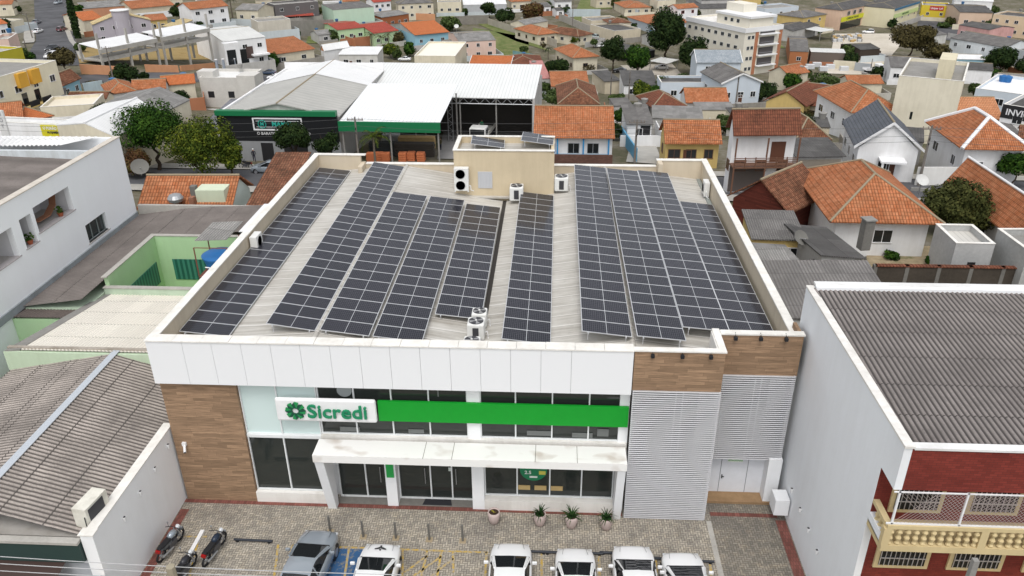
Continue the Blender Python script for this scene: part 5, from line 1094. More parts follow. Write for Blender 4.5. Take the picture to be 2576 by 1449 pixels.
# infill
N_=0
for a in (
('small_house','white cottage with a grey roof at the very top, right of centre',(1352,17),(1388,15),3.4,(1350,8),'gx',1.0,.3,WHW,GREY,'F2'),
('small_house','tiny white hut with a grey roof beside the bare sand plot at the top',(1400,26),(1420,25),2.8,(1399,20),'gx',.6,.2,WHW,GREYD,'F1'),
('shed','thin dark grey shed roof left of the low white house',(1521,205),(1564,202),2.8,(1522,183),'sb',.6,.2,BGW,GREYD,''),
('shed','grey roof patchwork between the round green tree and the dark brown roof, upper piece',(1545,266),(1592,264),2.6,(1544,252),'sb',.4,.1,GRW,GREY,''),
('shed','grey sheet roof right of the bright green round tree, lower piece',(1592,276),(1628,278),2.6,(1590,262),'sb',.4,.1,GRW,GREYL,''),
('tiled_roof_house','long low brownish tile roof beside the cream roof terrace, left',(166,248),(268,247),2.8,(172,237),'gx',.8,.2,CRW,OLD,''),
('shed','dark brown small roof against the cream apartment, left',(134,250),(165,247),3.0,(140,228),'sb',.4,.1,CRW,GREYD,''),
('shed','grey roof at the right edge behind the white flat-roofed building',(2515,200),(2620,206),4.0,(2508,185),'gx',.8,.1,WHW,GREYL,''),
('carport','grey flat carport with pillars behind the white ridged hip roof',(2490,338),(2576,342),2.8,(2470,308),'sb',.3,.1,CRW,GREY,''),
('small_house','white front house with a garage at the right edge under a tiled roof',(2560,345),(2620,352),3.2,(2555,320),'gx',1.0,.3,WHW,OLD,''),
('small_house','cream low house between the orange hip roof and the rust roof, centre right',(1842,290),(1900,288),2.8,(1840,276),'sb',.4,.1,CRW,GREYD,''),
('small_house','low beige house left of the slate grey gabled house',(2046,318),(2090,320),2.8,(2044,300),'sb',.4,.1,BGW,GREYD,''),
('tiled_roof_house','orange roofed house at the top between the palms and the mint building',(862,4),(905,2),4.2,8,'gx',1.2,.3,CRW,OR1,'F2'),
('long_shed','long white metal shed roof at the very top, right of centre',(1175,-6),(1260,-8),4.5,10,'gx',1.4,.2,WHW,WM,'F4'),
('tiled_roof_house','orange hip roof at the very top beside the white cottage',(1285,4),(1338,2),4.0,9,'hip',1.4,.4,CRW,OR1,'F3'),
('small_house','grey roofed white house at the very top above the walled lawn',(1395,4),(1440,2),3.8,8,'gx',1.2,.3,WHW,GREY,'F2'),
('tiled_roof_house','rust roofed house at the very top above the verandah house',(1500,-3),(1545,-5),4.0,8,'gx',1.2,.3,BGW,OR1,'F2'),
('two_storey_house','cream building at the very top right of the verandah house',(1655,2),(1700,0),5.0,8,'flat',0,0,CRW,CONC,'F3'),
('small_house','pale grey house beside the red shuttered white house',(1765,0),(1850,-2),5.5,8,'gx',1.0,.2,GRW,GREYD,'F4'),
('yellow_house','ochre building behind the apartment tower at the very top',(1860,0),(1915,-3),5.5,8,'flat',0,0,YLW,CONC,'F3'),
('long_building','white long building at the very top right beside the avenue',(2400,0),(2500,4),5.5,10,'gx',1.2,.2,WHW,WM,'F5'),
('small_house','beige house behind the dark grey house at the top',(640,-2),(685,-4),4.5,8,'gx',1.2,.3,BGW,GREY,'F2'),
('tiled_roof_house','brown roofed house at the very top left above the long grey roof',(215,0),(300,-4),4.0,8,'gx',1.3,.3,BGW,OLD,'F3'),
('small_house','pale house behind the cypress at the very top left',(310,-4),(380,-6),4.5,8,'gx',1.2,.3,WHW,OR1,'F3'),
('tiled_roof_house','orange roofed house at the very top above the white gabled house',(400,-2),(460,-6),4.0,8,'hip',1.3,.3,CRW,OR1,'F2'),
('small_house','white house with grey roof at the very top left of the palms',(495,0),(560,-4),4.6,8,'gx',1.2,.3,WHW,GREYL,'F3'),
('shed','weathered sheet roof in the top left corner beside the rubble',(-20,12),(30,10),3.5,8,'gx',1.,.2,CRW,OR1,'F1'),
('small_house','pinkish house with stairs left of the uphill road',(-20,100),(20,98),4.5,8,'flat',0,0,PKW,CONCL,'F2'),
('small_house','grey house with a terrace right of the rust orange roof, behind the white sheet roofs',(800,88),(836,84),3.0,7,'gx',1.0,.2,GRW,GREYL,'F1'),
('small_house','white house between the bright orange hip roof and the pink shops',(1118,112),(1150,110),3.2,6,'gx',.9,.2,WHW,GREYL,'F1'),
('shed','dark patched roof between the verandah house and the apartment tower',(1640,96),(1700,92),3.0,8,'gx',1.0,.2,GRW,GREYD,''),
('white_shop','dark solar panelled flat roof building left of the huge dark tree',(1488,52),(1560,48),3.6,10,'flat',0,0,BGW,GREYL,''),
('tiled_roof_house','weathered brown roof patch beside the pale shop',(1530,58),(1590,56),4.2,9,'hip',1.2,.3,BGW,OLD,'')): H(a[0],a[1],'house' if 'house' in a[0] else 'building',*a[2:])

H('shed','weathered grey lean-to with pale translucent sheets between the timber house and the long dark shed','shed',(1918,690),(2010,688),2.6,(1900,640),'sb',.5,.1,YLW,GREYL,'',base=0)
H('shed','small broken grey roof right of the brick chimney lean-to','shed',(2075,700),(2175,694),2.0,(2078,672),'sb',.3,.1,GRW,GREY,'',base=0)
# ------------------------------------------------------------------ building supply store behind the bank
GD=flat((.01,.16,.06),.5); BKW=flat((.012,.013,.015),.5)
e=H('store_building','black fronted store with a green band, a framed sign and a vast pale roof','store',(549,290),(852,293),5.8,(742,176),'gy',1.6,.3,GRW,ribs((.45,.44,.405),1.1,.5),'',rg=0); W,D,h=e['_d']
M().box(-.1,W*.99,-.35,.0,0,h+.1).build('black_front',BKW,e); M().box(-.2,W*.985,-.6,.3,h+.1,h+.7).build('green_band',GD,e)
M().box(W*.0,W*1.0,-.38,-.35,0,2.6).build('shopfront',plaster((.30,.31,.32),.3),e)
for x,w in((.33,.10),(.52,.2),(.80,.12)): M().box(W*x,W*(x+w),-.42,-.38,0,2.4).build('doorway',BLK,e)
f=M(); x0,x1,z0,z1=W*.29,W*.70,h-1.75,h-.15
f.box(x0,x1,-.5,-.36,z0,z0+.16).box(x0,x1,-.5,-.36,z1-.16,z1).box(x0,x0+.16,-.5,-.36,z0+.16,z1-.16).box(x1-.16,x1,-.5,-.36,z0+.16,z1-.16); fr_=f.build('sign_frame',WPT,e)
M().box(x0+.4,x1-.4,-.44,-.37,z0+.4,z0+.44).box(x0+.4,x1-.4,-.44,-.37,z1-.44,z1-.4).build('inner_frame',WPT,fr_)
MG=flat((.03,.40,.32),.5); text('sign_text','MAMAL',.8,(x0+(x1-x0)*.60,-.5,(z0+z1)/2),MG,fr_,ext=.05,bold=.02)
lg=M(); 
for k in range(20): a,b=2*math.pi*k/20,2*math.pi*(k+1)/20; lg.tube((x0+1.2+.5*math.cos(a),-.5,(z0+z1)/2+.5*math.sin(a)),(x0+1.2+.5*math.cos(b),-.5,(z0+z1)/2+.5*math.sin(b)),.05,5)
lg.build('round_emblem',MG,fr_); text('emblem_letter','M',.6,(x0+1.2,-.5,(z0+z1)/2),MG,fr_,ext=.04,bold=.02)
text('sign_text','O BARATO DA CONSTRUÇÃO',.5,(x0+(x1-x0)*.6,-.44,z0-.42),flat((.6,.6,.6)),e,ext=.01,bold=.01)
M().slab([(0,D*.62,h+.05),(W*.5,D*.62,h+1.68),(W*.5,D-.3,h+1.68),(0,D-.3,h+.05)],.02).slab([(W,D*.62,h+.05),(W*.5,D*.62,h+1.68),(W*.5,D-.3,h+1.68),(W,D-.3,h+.05)],.02).build('newer_roof_sheets',WM,e)
M().box(-.2,W,D-.2,D,2,h+1.2).box(-.3,0,0,D,2,h+.25).build('parapet',WHW,e)
e=H('metal_canopy','big white metal canopy roof with a deep green front fascia over the builder yard','canopy',(852,306),(1106,310),5.2,(914,209),'sb',1.2,.2,BLK,ribs((.80,.81,.81),.5,.12),'',rg=2,wm=.2); W,D,h=e['_d']
M().box(-.1,W+.05,-.15,.1,h-1.2,h+.05).build('green_fascia',GD,e)
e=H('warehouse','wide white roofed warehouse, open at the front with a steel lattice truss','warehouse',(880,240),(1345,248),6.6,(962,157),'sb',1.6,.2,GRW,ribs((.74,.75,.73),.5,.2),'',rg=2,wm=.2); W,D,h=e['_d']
m=M(); m.tube((0,.1,h-.1),(W,.1,h-.1),.07,5).tube((0,.1,h-.9),(W,.1,h-.9),.07,5); n=34
for i in range(n): a,b=W*i/n,W*(i+1)/n; m.tube((a,.1,h-.1 if i%2 else h-.9),(b,.1,h-.9 if i%2 else h-.1),.045,4)
m.build('lattice_truss',STEEL,e); m=M(); cx=W*.53
for x in(cx,cx+.7): m.tube((x,.1,-1),(x,.1,h),.06,4)
for i in range(12): m.tube((cx+(i%2)*.7,.1,i*.55),(cx+((i+1)%2)*.7,.1,(i+1)*.55),.035,4)
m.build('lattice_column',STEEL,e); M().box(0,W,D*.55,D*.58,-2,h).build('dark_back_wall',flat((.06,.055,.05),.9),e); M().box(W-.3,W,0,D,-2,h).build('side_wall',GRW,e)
def stack(u,v,w,d,hh,mat,label,name='pallet_stack',cat='stack',n=4,group=None,rz=0):
    p=G(u,v); e=empty(name,p,rz,label,cat,group); m=M()
    for k in range(n): s=random.uniform(-.04,.04); m.box(-w/2+s,w/2+s,-d/2,d/2,hh*k/n+.02,hh*(k+1)/n-.02)
    m.build('layers',mat,e); return e
OB=plaster((.55,.17,.07),.2,2.); TIM=plaster((.52,.36,.16),.3,2.); PLS=flat((.55,.56,.57),.4)
for u,v,l in((934,405,'orange clay block pallet left of the palm, behind the bank parapet'),(955,404,'orange clay block pallet under the palm'),(972,405,'orange clay block pallet right of the palm'),(1014,404,'first orange clay block pallet from the left by the timber racks'),(1036,403,'middle orange clay block pallet by the timber racks'),(1060,404,'rightmost orange clay block pallet by the timber racks')): stack(u,v,1.0,1.0,1.1,OB,l,'brick_pallet','pallet',4,'orange block pallets in the builder yard')
for u,v,w,l,mt in((1050,375,5.0,'long stack of yellow timber planks under the canopy edge',TIM),(1045,392,5.2,'dark wrapped timber rack behind the orange block pallets',flat((.07,.06,.05),.8)),(985,368,2.4,'grey plastic wrapped pallets under the white canopy',PLS),(965,390,3.5,'dark fenced storage rack behind the palm',flat((.05,.055,.055),.8)),(1180,300,1.4,'brown board stack inside the open warehouse',plaster((.30,.20,.12),.4)),(1163,312,1.2,'pink wrapped pallet just inside the warehouse',plaster((.36,.22,.2),.3)),(1297,330,2.2,'grey sheet stack at the right end of the warehouse',PLS),(1315,318,2.0,'tall pale stack beside the warehouse side wall',CONCL),(1325,280,2.2,'brown timber leaning at the warehouse right side',plaster((.22,.12,.07),.4))): stack(u,v,w,1.2,1.8,mt,l,n=6)
def truck(u,v,rz,cab,bed,label,L=8.0,dump=False):
    p=G(u,v); e=empty('truck',p,rz,label,'truck')
    M().box(-1.2,1.2,L/2-2.0,L/2,.6,2.6).build('cab',cab,e,bevel=.12); M().box(-1.05,1.05,L/2-.01,L/2+.03,1.6,2.4).build('windscreen',DARK,e); M().box(-1.22,1.22,L/2-1.6,L/2-.5,1.6,2.3).build('side_window',DARK,e)
    if dump:
        M().box(-1.25,1.25,-L/2,L/2-2.2,1.1,1.3).box(-1.25,-1.15,-L/2,L/2-2.2,1.3,2.5).box(1.15,1.25,-L/2,L/2-2.2,1.3,2.5).box(-1.15,1.15,-L/2,-L/2+.1,1.3,2.5).box(-1.15,1.15,L/2-2.3,L/2-2.2,1.3,2.6).build('dump_body',bed,e)
        M().box(-1.1,1.1,-L/2+.12,L/2-2.35,1.3,2.2).build('gravel_load',soil((.05,.05,.05),(.08,.08,.08),(.12,.12,.12),2.,8.),e)
    else: M().box(-1.2,1.2,-L/2,L/2-2.1,1.0,1.15).box(-1.2,-1.14,-L/2,L/2-2.1,1.15,1.6).box(1.14,1.2,-L/2,L/2-2.1,1.15,1.6).build('flatbed',bed,e)
    for y in(L/2-1.2,-L/2+1.2,-L/2+2.3):
        for x in(-1.05,1.05): w_=M().lathe([(.48,-.14),(.5,-.1),(.5,.1),(.48,.14)],16,(x,y,.5),'x').build('wheel',BLK,e)
truck(1228,300,R(12),flat((.62,.48,.02),.4),flat((.12,.12,.13),.6),'dark flatbed truck with a yellow cab under the warehouse roof',8.)
truck(1270,300,R(15),flat((.6,.6,.6),.4),flat((.36,.37,.38),.5),'grey dump truck loaded with dark gravel inside the warehouse',7,True)
truck(1215,350,R(172),flat((.75,.75,.73),.4),flat((.72,.70,.64),.5),'white flatbed truck parked in the yard right behind the rooftop room',7)
truck(2195,184,R(-80),flat((.75,.75,.73),.4),flat((.6,.6,.6),.5),'small white truck parked by the yellow fence below the sand yard',5.5)
e=empty('barbecue_oven',G(675,388),0,'red brick barbecue oven on display outside the black store front','barbecue'); M().box(-.9,.9,-.5,.5,0,1.1).build('base',plaster((.45,.07,.05),.2),e)
m=M(); m.lathe([(.75,1.1),(.7,1.6),(.3,2.4),(.25,3.0)],8,(0,0,0)); m.build('hood',plaster((.45,.07,.05),.2),e); M().box(-.3,.3,-.53,-.49,.5,1.0).build('fire_opening',BLK,e)
# ------------------------------------------------------------------ cars
RIM=flat((.5,.5,.52),.3,.7); CARG=glass((.012,.014,.016),.04); LAMP=flat((.6,.62,.64),.15); RLAMP=flat((.35,.01,.01),.3)
def carpaint(c): 
    n=NT('car_paint'); n.col(c).r(.25); n.b.inputs['Specular IOR Level'].default_value=.5; n.b.inputs['Coat Weight'].default_value=.6; n.b.inputs['Coat Roughness'].default_value=.05; return n.m
PAINT={k:carpaint(c) for k,c in dict(white=(.80,.80,.80),silver=(.25,.28,.31),grey=(.16,.17,.19),black=(.012,.012,.014),maroon=(.10,.02,.03),blue=(.03,.05,.09),pale=(.45,.55,.55)).items()}
def car(p,head,col,label,kind='hatch',L=4.0,Wd=1.72,Hh=1.48,dec=None,group='parked cars'):
    # local: +y is the nose
    e=empty('parked_car',p,head,label,'car',group); P_=PAINT[col]; hw=Wd/2; hl=L/2
    hood=.98 if kind!='beetle' else .95
    st=[(-1,.60,.45,.70),(-.985,.86,.35,.93),(-.93,.97,.3,1.0),(-.8,1.0,.28,1.0),(-.5,1.0,.26,1.0),(0,1.0,.26,.99),(.4,1.0,.26,.98),(.55,.995,.27,.955),(.72,.975,.27,.90),(.86,.92,.28,.83),(.94,.84,.3,.76),(.985,.70,.34,.66),(1,.45,.42,.58)]
    b=M(); rows=[]
    for t,wf,zl,zb in st:
        w=hw*wf; z=zb*.98; y=t*hl
        sec=[(-w*.93,zl),(-w,zl+.12),(-w,(zl+z)/2+.04),(-w*.975,z-.13),(-w*.90,z-.02),(-w*.5,z+.025),(0,z+.035)]; sec+=[(-x,zz) for x,zz in sec[-2::-1]]
        rows.append(len(b.v)); b.v+=[(x,y,zz) for x,zz in sec]
    n=13
    for a,c in zip(rows,rows[1:]):
        for i in range(n-1): b.f.append((a+i,a+i+1,c+i+1,c+i))
        b.f.append((a+n-1,a,c,c+n-1))
    b.f.append(tuple(rows[0]+i for i in range(n-1,-1,-1))); b.f.append(tuple(rows[-1]+i for i in range(n)))
    body=b.build('body',P_,e,smooth=True)
    # greenhouse
    if kind=='sedan': prof=[(-.80,.99),(-.60,1.22),(-.42,1.40),(-.2,1.46),(-.12,1.46),(-.03,1.43),(.22,1.23),(.46,1.02)]
    elif kind=='suv': prof=[(-.97,1.02),(-.90,1.35),(-.82,1.55),(-.4,1.62),(-.1,1.60),(-.02,1.56),(.23,1.28),(.46,1.025)]
    elif kind=='beetle': prof=[(-.85,.92),(-.6,1.2),(-.35,1.42),(-.2,1.48),(-.08,1.46),(-.02,1.41),(.22,1.21),(.46,1.02)]
    else: prof=[(-.955,1.0),(-.87,1.25),(-.78,1.42),(-.4,1.48),(-.1,1.47),(-.02,1.44),(.23,1.23),(.48,1.02)]
    k=Hh/1.48; zb=.93; g,rf=M(),M(); R2=[]
    for t,z in prof:
        z*=k; y=t*hl; fr=max(0,min(1,(z-zb)/(prof[3][1]*k-zb))); w0=hw*.90; w1=w0-(w0-hw*.68)*fr; zs=z-.05*fr
        R2.append([(-w0,y,min(zb,z)),(-w1,y,zs),(-w1*.86,y,z),(0,y,z+.02),(w1*.86,y,z),(w1,y,zs),(w0,y,min(zb,z))])
    vg=M(); vr=M(); vp=M()
    for i in range(len(R2)-1):
        A,B_=R2[i],R2[i+1]; fw_=prof[i][0]>=-.035; bw=prof[i+1][0]<=-.40 if kind=='sedan' else prof[i+1][0]<=-.77
        for j in range(6):
            q=[A[j],A[j+1],B_[j+1],B_[j]]
            if j in(0,5): tgt=vp if i in(0,) else vg
            elif j in(1,4): tgt=vr
            else: tgt=vg if(fw_ or bw) else vr
            tgt.poly(q)
    def weld(mm):
        idx={}; nv=[]; mp=[]
        for p_ in mm.v:
            k_=tuple(round(c,4) for c in p_)
            if k_ not in idx: idx[k_]=len(nv); nv.append(k_)
            mp.append(idx[k_])
        mm.v=nv; mm.f=[tuple(dict.fromkeys(mp[i] for i in f)) for f in mm.f]; mm.f=[f for f in mm.f if len(f)>2]; return mm
    vr.v+=vp.v and []; 
    weld(vr).build('roof',P_,e,smooth=True); weld(vg).build('windows',CARG,e,smooth=False); weld(vp).build('rear_pillar',P_,e)
    pm=M()
    for s in(-1,1):
        for t in(-.25,):
            y=t*hl; pm.obox((s*hw*.80,y,1.17*k),(s*.018,0,0),(0,.035,0),(-s*.09,0,.23*k))
        pm.tube((s*hw*.90,.45*hl,.99),(s*hw*.69,-.02*hl,1.41*k if kind!='suv' else 1.54*k),.04,5)
    pm.build('pillar',P_ if kind!='suv' else BLK,e)
    for s in(-1,1):
        mr=M().obox((s*(hw+.10),.30*hl,1.02),(.10,0,0),(0,.05,0),(0,0,.07)).build('mirror',P_,e,bevel=.03); M().box(s*hw*.9-.02,s*hw*.9+.02,.28*hl,.32*hl,.95,1.01).build('mirror_arm',BLK,mr)
        M().obox((s*hw*.66,hl*.93,.66),(.16,0,0),(s*-.0,.10,0),(0,-.05,.06)).build('headlight',LAMP,e,bevel=.03)
        M().obox((s*hw*.78,-hl*.965,.78),(.12,0,0),(0,.05,0),(0,0,.13)).build('tail_light',RLAMP,e,bevel=.02)
        for t in(.62,-.62):
            w_=M().lathe([(.27,-.09),(.31,-.07),(.31,.07),(.27,.09)],18,(s*(hw-.09),t*hl,.31),'x').build('wheel',BLK,e); M().lathe([(.18,-.005),(.2,.0),(.2,.01),(.1,.014)],14,(s*(hw+.0),t*hl,.31),'x').build('rim',RIM,w_)
            M().lathe([(.37,-.05),(.37,.05)],18,(s*(hw-.062),t*hl,.33),'x').build('wheel_arch',BLK,e)
    M().obox((0,hl*.985,.42),(hw*.5,0,0),(0,.04,0),(0,0,.10)).build('grille',BLK,e); M().box(-.2,.2,-hl*1.005-.01,-hl*1.0,.5,.62).build('number_plate',WPT,e); M().box(-.2,.2,hl*1.005,hl*1.005+.012,.36,.48).build('number_plate',WPT,e)
    for s in(-.28,.28): M().tube((s-.22,.475*hl,1.022),(s+.28,.44*hl,1.05),.008,4).build('wiper',BLK,e)
    M().box(-hw*.84,hw*.84,.45*hl,.485*hl,.985,1.012).build('cowl',BLK,e)
    sm=M()
    for s in(-1,1): sm.tube((s*hw*.62,.70*hl,.955),(s*hw*.55,.93*hl,.80),.007,3).tube((s*hw*1.0,-.12*hl,.35),(s*hw*.97,-.12*hl,.92),.006,3).tube((s*hw*1.0,.45*hl,.35),(s*hw*.97,.42*hl,.9),.006,3)
    sm.build('panel_gap',BLK,e)
    if dec:
        d=M(); z=.93
        d.poly([(-.02,hl*.8,.93),(-.26,hl*.735,.955),(-.23,hl*.71,.965),(-.02,hl*.74,.955)]).poly([(.02,hl*.8,.93),(.26,hl*.735,.955),(.23,hl*.71,.965),(.02,hl*.74,.955)]); d.obox((0,hl*.79,.955),(.035,0,0),(0,.07,-.01),(0,0,.006)); d.obox((0,hl*.70,.97),(.035,0,0),(0,.035,0),(0,0,.006)); d.build('bonnet_emblem',BLK,e)
    return e
def nose(u,v,head,*a,**k):
    p=Z(u,v,.62); L=k.get('L',4.0); c=Vector((p.x+math.sin(head)*L/2,p.y-math.cos(head)*L/2,0)); return car(c,head,*a,**k)
FG='cars parked nose-in on the bank forecourt'
nose(812,1336,R(-3),'silver','silver-grey car parked nose-in on the blue bay, leftmost car of the forecourt','sedan',L=4.5,group=FG)
nose(966,1370,R(-1),'white','white car with a black winged emblem on its bonnet, beside the blue bay','sedan',L=4.3,dec=1,group=FG)
nose(1287,1369,R(1),'white','white car parked with a gap to its left, just right of the hatched bay','hatch',L=4.1,Wd=1.8,group=FG)
nose(1445,1381,R(1),'white','white car in the middle of the row of four white cars at the bottom','sedan',L=4.3,group=FG)
nose(1588,1375,R(1),'white','white car in the row of four, second from the right end, with a sharper bonnet','suv',L=4.3,Wd=1.8,Hh=1.46,group=FG)
nose(1710,1392,R(2),'white','rounded white car at the right end of the forecourt row','beetle',L=4.1,Wd=1.78,group=FG)
for u,v,hd,c,kd,l in((677,434,88,'silver','hatch','silver hatchback on the street behind the bank'),(693,200,93,'white','hatch','white hatchback on the back street beside the grey concrete building'),(676,188,92,'blue','sedan','dark blue car half hidden behind the grey concrete building'),(702,168,188,'white','sedan','white car nose-out in the driveway of the rust orange house'),
    (97,83,4,'white','sedan','white car parked on the left of the uphill road'),(93,60,4,'grey','sedan','grey car parked uphill of the white one'),(157,78,2,'maroon','suv','dark maroon car parked on the right of the uphill road'),(147,10,182,'silver','sedan','silver car highest on the uphill road'),(132,128,182,'black','sedan','black car driving down the uphill road'),(130,146,182,'white','hatch','white car under the tree at the bottom of the uphill road'),
    (1018,153,90,'white','sedan','white car whose roof shows just above the big warehouse roof'),(1508,106,60,'silver','hatch','grey hatchback in front of the pale shop with the purple front'),(1494,96,40,'pale','suv','pale green car parked behind the grey hatchback'),(1510,119,80,'white','sedan','white car beside the dark trees, upper centre'),
    (1559,182,80,'black','sedan','black car under the dark trees in the middle'),(1664,174,85,'white','sedan','white car under the white carport canopy'),(1505,224,10,'white','suv','white van parked behind the ochre-walled orange house'),(2183,84,80,'white','suv','white car in the yard below the yellow trading sign'),
    (2545,302,75,'silver','hatch','silver car cut by the right edge beside the black and white shop'),(2335,36,85,'white','sedan','leftmost white car at the yellow shop, top right'),(2352,39,85,'silver','sedan','silver car at the yellow shop, top right'),(2370,43,85,'white','suv','right white car at the yellow shop, top right'),(2380,54,80,'black','sedan','black car driving on the avenue at the top right'),(1412,4,85,'silver','hatch','silver car in a yard at the very top of the photo')):
    car(G(u,v),R(hd-90 if False else hd-(90 if 40<hd<100 else 0)) if False else R(hd),c,l,kd,L=4.1)
# ------------------------------------------------------------------ forecourt objects
SBOL=flat((.17,.165,.15),.5,.2)
for i,(u,v) in enumerate(((831,1338),(914,1351),(996,1354),(1080,1358),(1164,1361))):
    p=Z(u,v,.02); e=empty('steel_bollard',p,0,'grey steel bollard on the forecourt, %s from the left of five'%('first','second','third','fourth','fifth')[i],'bollard','steel bollards behind the parking bays')
    M().tube((0,0,0),(0,0,.92),.05,12).build('post',SBOL,e); M().box(-.15,.15,-.15,.15,0,.02).build('base_patch',plaster((.36,.29,.19),.3),e)
for i,(u,v,w_) in enumerate(((637,1359,1.75),(1340,1387,1.6),(1392,1389,1.2),(1482,1391,1.2),(1546,1391,1.3),(1648,1404,1.3),(1755,1411,1.4))):
    p=Z(u,v,.12); e=empty('wheel_stop',p,R(-1),'black tubular wheel stop, %s from the left along the bays'%('first','second','third','fourth','fifth','sixth','seventh')[i],'wheel stop','black tubular wheel stops')
    M().tube((-w_/2,0,0),(w_/2,0,0),.055,10).build('bar',flat((.03,.035,.045),.4),e)
    M().box(-w_/2+.1,-w_/2+.22,-.06,.06,-.12,-.04).box(w_/2-.22,w_/2-.1,-.06,.06,-.12,-.04).build('foot',BLK,e)
POT=plaster((.52,.42,.39),.15,3.); SO=flat((.05,.03,.02),.95); PL1=leaf((.008,.02,.006),(.02,.055,.015),(.06,.10,.03))
for i,(u,v,n,l) in enumerate(((1243,1315,0,'almost empty pink-beige plant pot left of the others'),(1358,1320,46,'pink-beige pot with a spiky plant, left one of three planted pots'),(1437,1326,46,'pink-beige pot with the largest spreading spiky plant, middle of three'),(1524,1330,46,'pink-beige pot with a spiky plant beside the louvre screen'))):
    p=Z(u,v,.02); e=empty('plant_pot',p,0,l,'plant pot','large plant pots in front of the bank window')
    o=M().lathe([(.13,0),(.2,.08),(.27,.35),(.285,.55),(.265,.68),(.235,.68),(.225,.6)],24).build('pot',POT,e,smooth=True); M().lathe([(.22,.0),(.22,.02)],20,(0,0,.6)).build('soil',SO,e)
    rn_=random.Random(i); m=M()
    for k in range(n or 5):
        a=rn_.uniform(0,6.28); el=rn_.uniform(.15,1.35) if n else 1.; Lf=rn_.uniform(.35,.62)*(1.1 if i==2 else 1)*(1 if n else .35); d=Vector((math.cos(a),math.sin(a),0)); s_=Vector((-d.y,d.x,0))*.035; pr=Vector((0,0,.62)); 
        for q in range(4):
            t=(q+1)/4; nx=pr+(d*math.cos(el)+Vector((0,0,math.sin(el))))*Lf/4; el-=.28; w0,w1=s_*(1.2-.25*q),s_*(1.2-.3*(q+1))
            m.poly([pr-w0,pr+w0,nx+w1,nx-w1]); pr=nx
    m.build('spiky_leaves' if n else 'yellow_sprouts',PL1 if n else flat((.35,.30,.04)),e)
# motorcycles
def moto(p,rz,label,c,tank,front=True):
    e=empty('motorcycle',p,rz,label,'motorcycle','motorcycles on the forecourt'); e.rotation_euler=(0,R(8),rz)
    for y,nm in((.66,'front_wheel'),(-.62,'rear_wheel')):
        w_=M()
        for k in range(20): a,b=2*math.pi*k/20,2*math.pi*(k+1)/20; w_.tube((0,y+.27*math.cos(a),.31+.27*math.sin(a)),(0,y+.27*math.cos(b),.31+.27*math.sin(b)),.05,6)
        w_=w_.build(nm,BLK,e); r=M()
        for k in range(5): a=k*1.2566; r.tube((0,y,.31),(0,y+.25*math.cos(a),.31+.25*math.sin(a)),.014,4)
        r.lathe([(.06,-.06),(.06,.06)],10,(0,y,.31),'x').build('spokes',STEEL,w_)
    t=M().lathe([(.03,-.25),(.12,-.2),(.15,0),(.13,.15),(.05,.25)],14,(0,.18,.84),'y'); t.build('tank',tank,e,smooth=True)
    M().box(-.13,.13,-.62,-.02,.74,.84).box(-.10,.10,-.78,-.6,.78,.86).build('seat',flat((.015,.015,.017),.7),e,bevel=.04)
    M().box(-.14,.14,-.2,.3,.25,.6).tube((0,.35,.75),(0,-.5,.45),.03,6).tube((0,.3,.35),(0,-.55,.33),.03,6).build('engine_and_frame',flat((.10,.10,.11),.4,.4),e,bevel=.02)
    for s in(-1,1): M().tube((s*.09,.66,.31),(s*.09,.42,.95),.025,8).build('fork',STEEL,e)
    M().path([(-.38,.28,1.02),(-.15,.38,1.04),(.15,.38,1.04),(.38,.28,1.02)],.018,6).build('handlebar',BLK,e)
    for s in(-1,1): 
        m=M().tube((s*.25,.33,1.03),(s*.33,.36,1.2),.008,4).build('mirror_stem',BLK,e); M().lathe([(.06,0),(.06,.012)],10,(s*.33,.36,1.22),'y').build('mirror',STEEL,m)
    M().lathe([(.04,-.08),(.10,.0),(.10,.06)],14,(0,.56,.92),'y').build('headlight',LAMP,e); M().box(-.07,.07,.45,.9,.58,.62).build('front_mudguard',c,e,bevel=.02)
    M().tube((.14,.0,.28),(.15,-.7,.36),.045,8).build('exhaust',STEEL,e); M().box(-.10,.10,-.84,-.74,.66,.78).build('tail_light',RLAMP,e); M().box(-.12,.12,-.5,.0,.55,.74).box(-.1,.1,-.8,-.5,.62,.76).build('side_panel',c,e,bevel=.03)
p=Z(430,1385,.02); moto(p,R(-12),'silver and black motorcycle leaning beside the red border strip',flat((.10,.11,.12),.3),flat((.32,.36,.40),.2,.4))
p=Z(540,1395,.02); moto(p,R(-10),'black scooter-style motorcycle in the open bay left of the silver car',flat((.02,.02,.022),.25),flat((.02,.03,.05),.2))
p=Z(462,1452,.02); moto(p,R(-12),'dark motorcycle at the bottom edge, nearest the camera',flat((.02,.02,.022),.3),flat((.03,.03,.035),.2))
tag(box('white_board',WPT,None,Z(452,1440,0).x-.05,Z(452,1440,0).x+.12,Z(452,1449,0).y,Z(455,1335,0).y,.02,.10),'long white board lying on the pavers beside the leftmost motorcycle','board')
p=G(619,424); moto(p,R(80),'motorcycle parked in the street by the green trees',BLK,BLK)
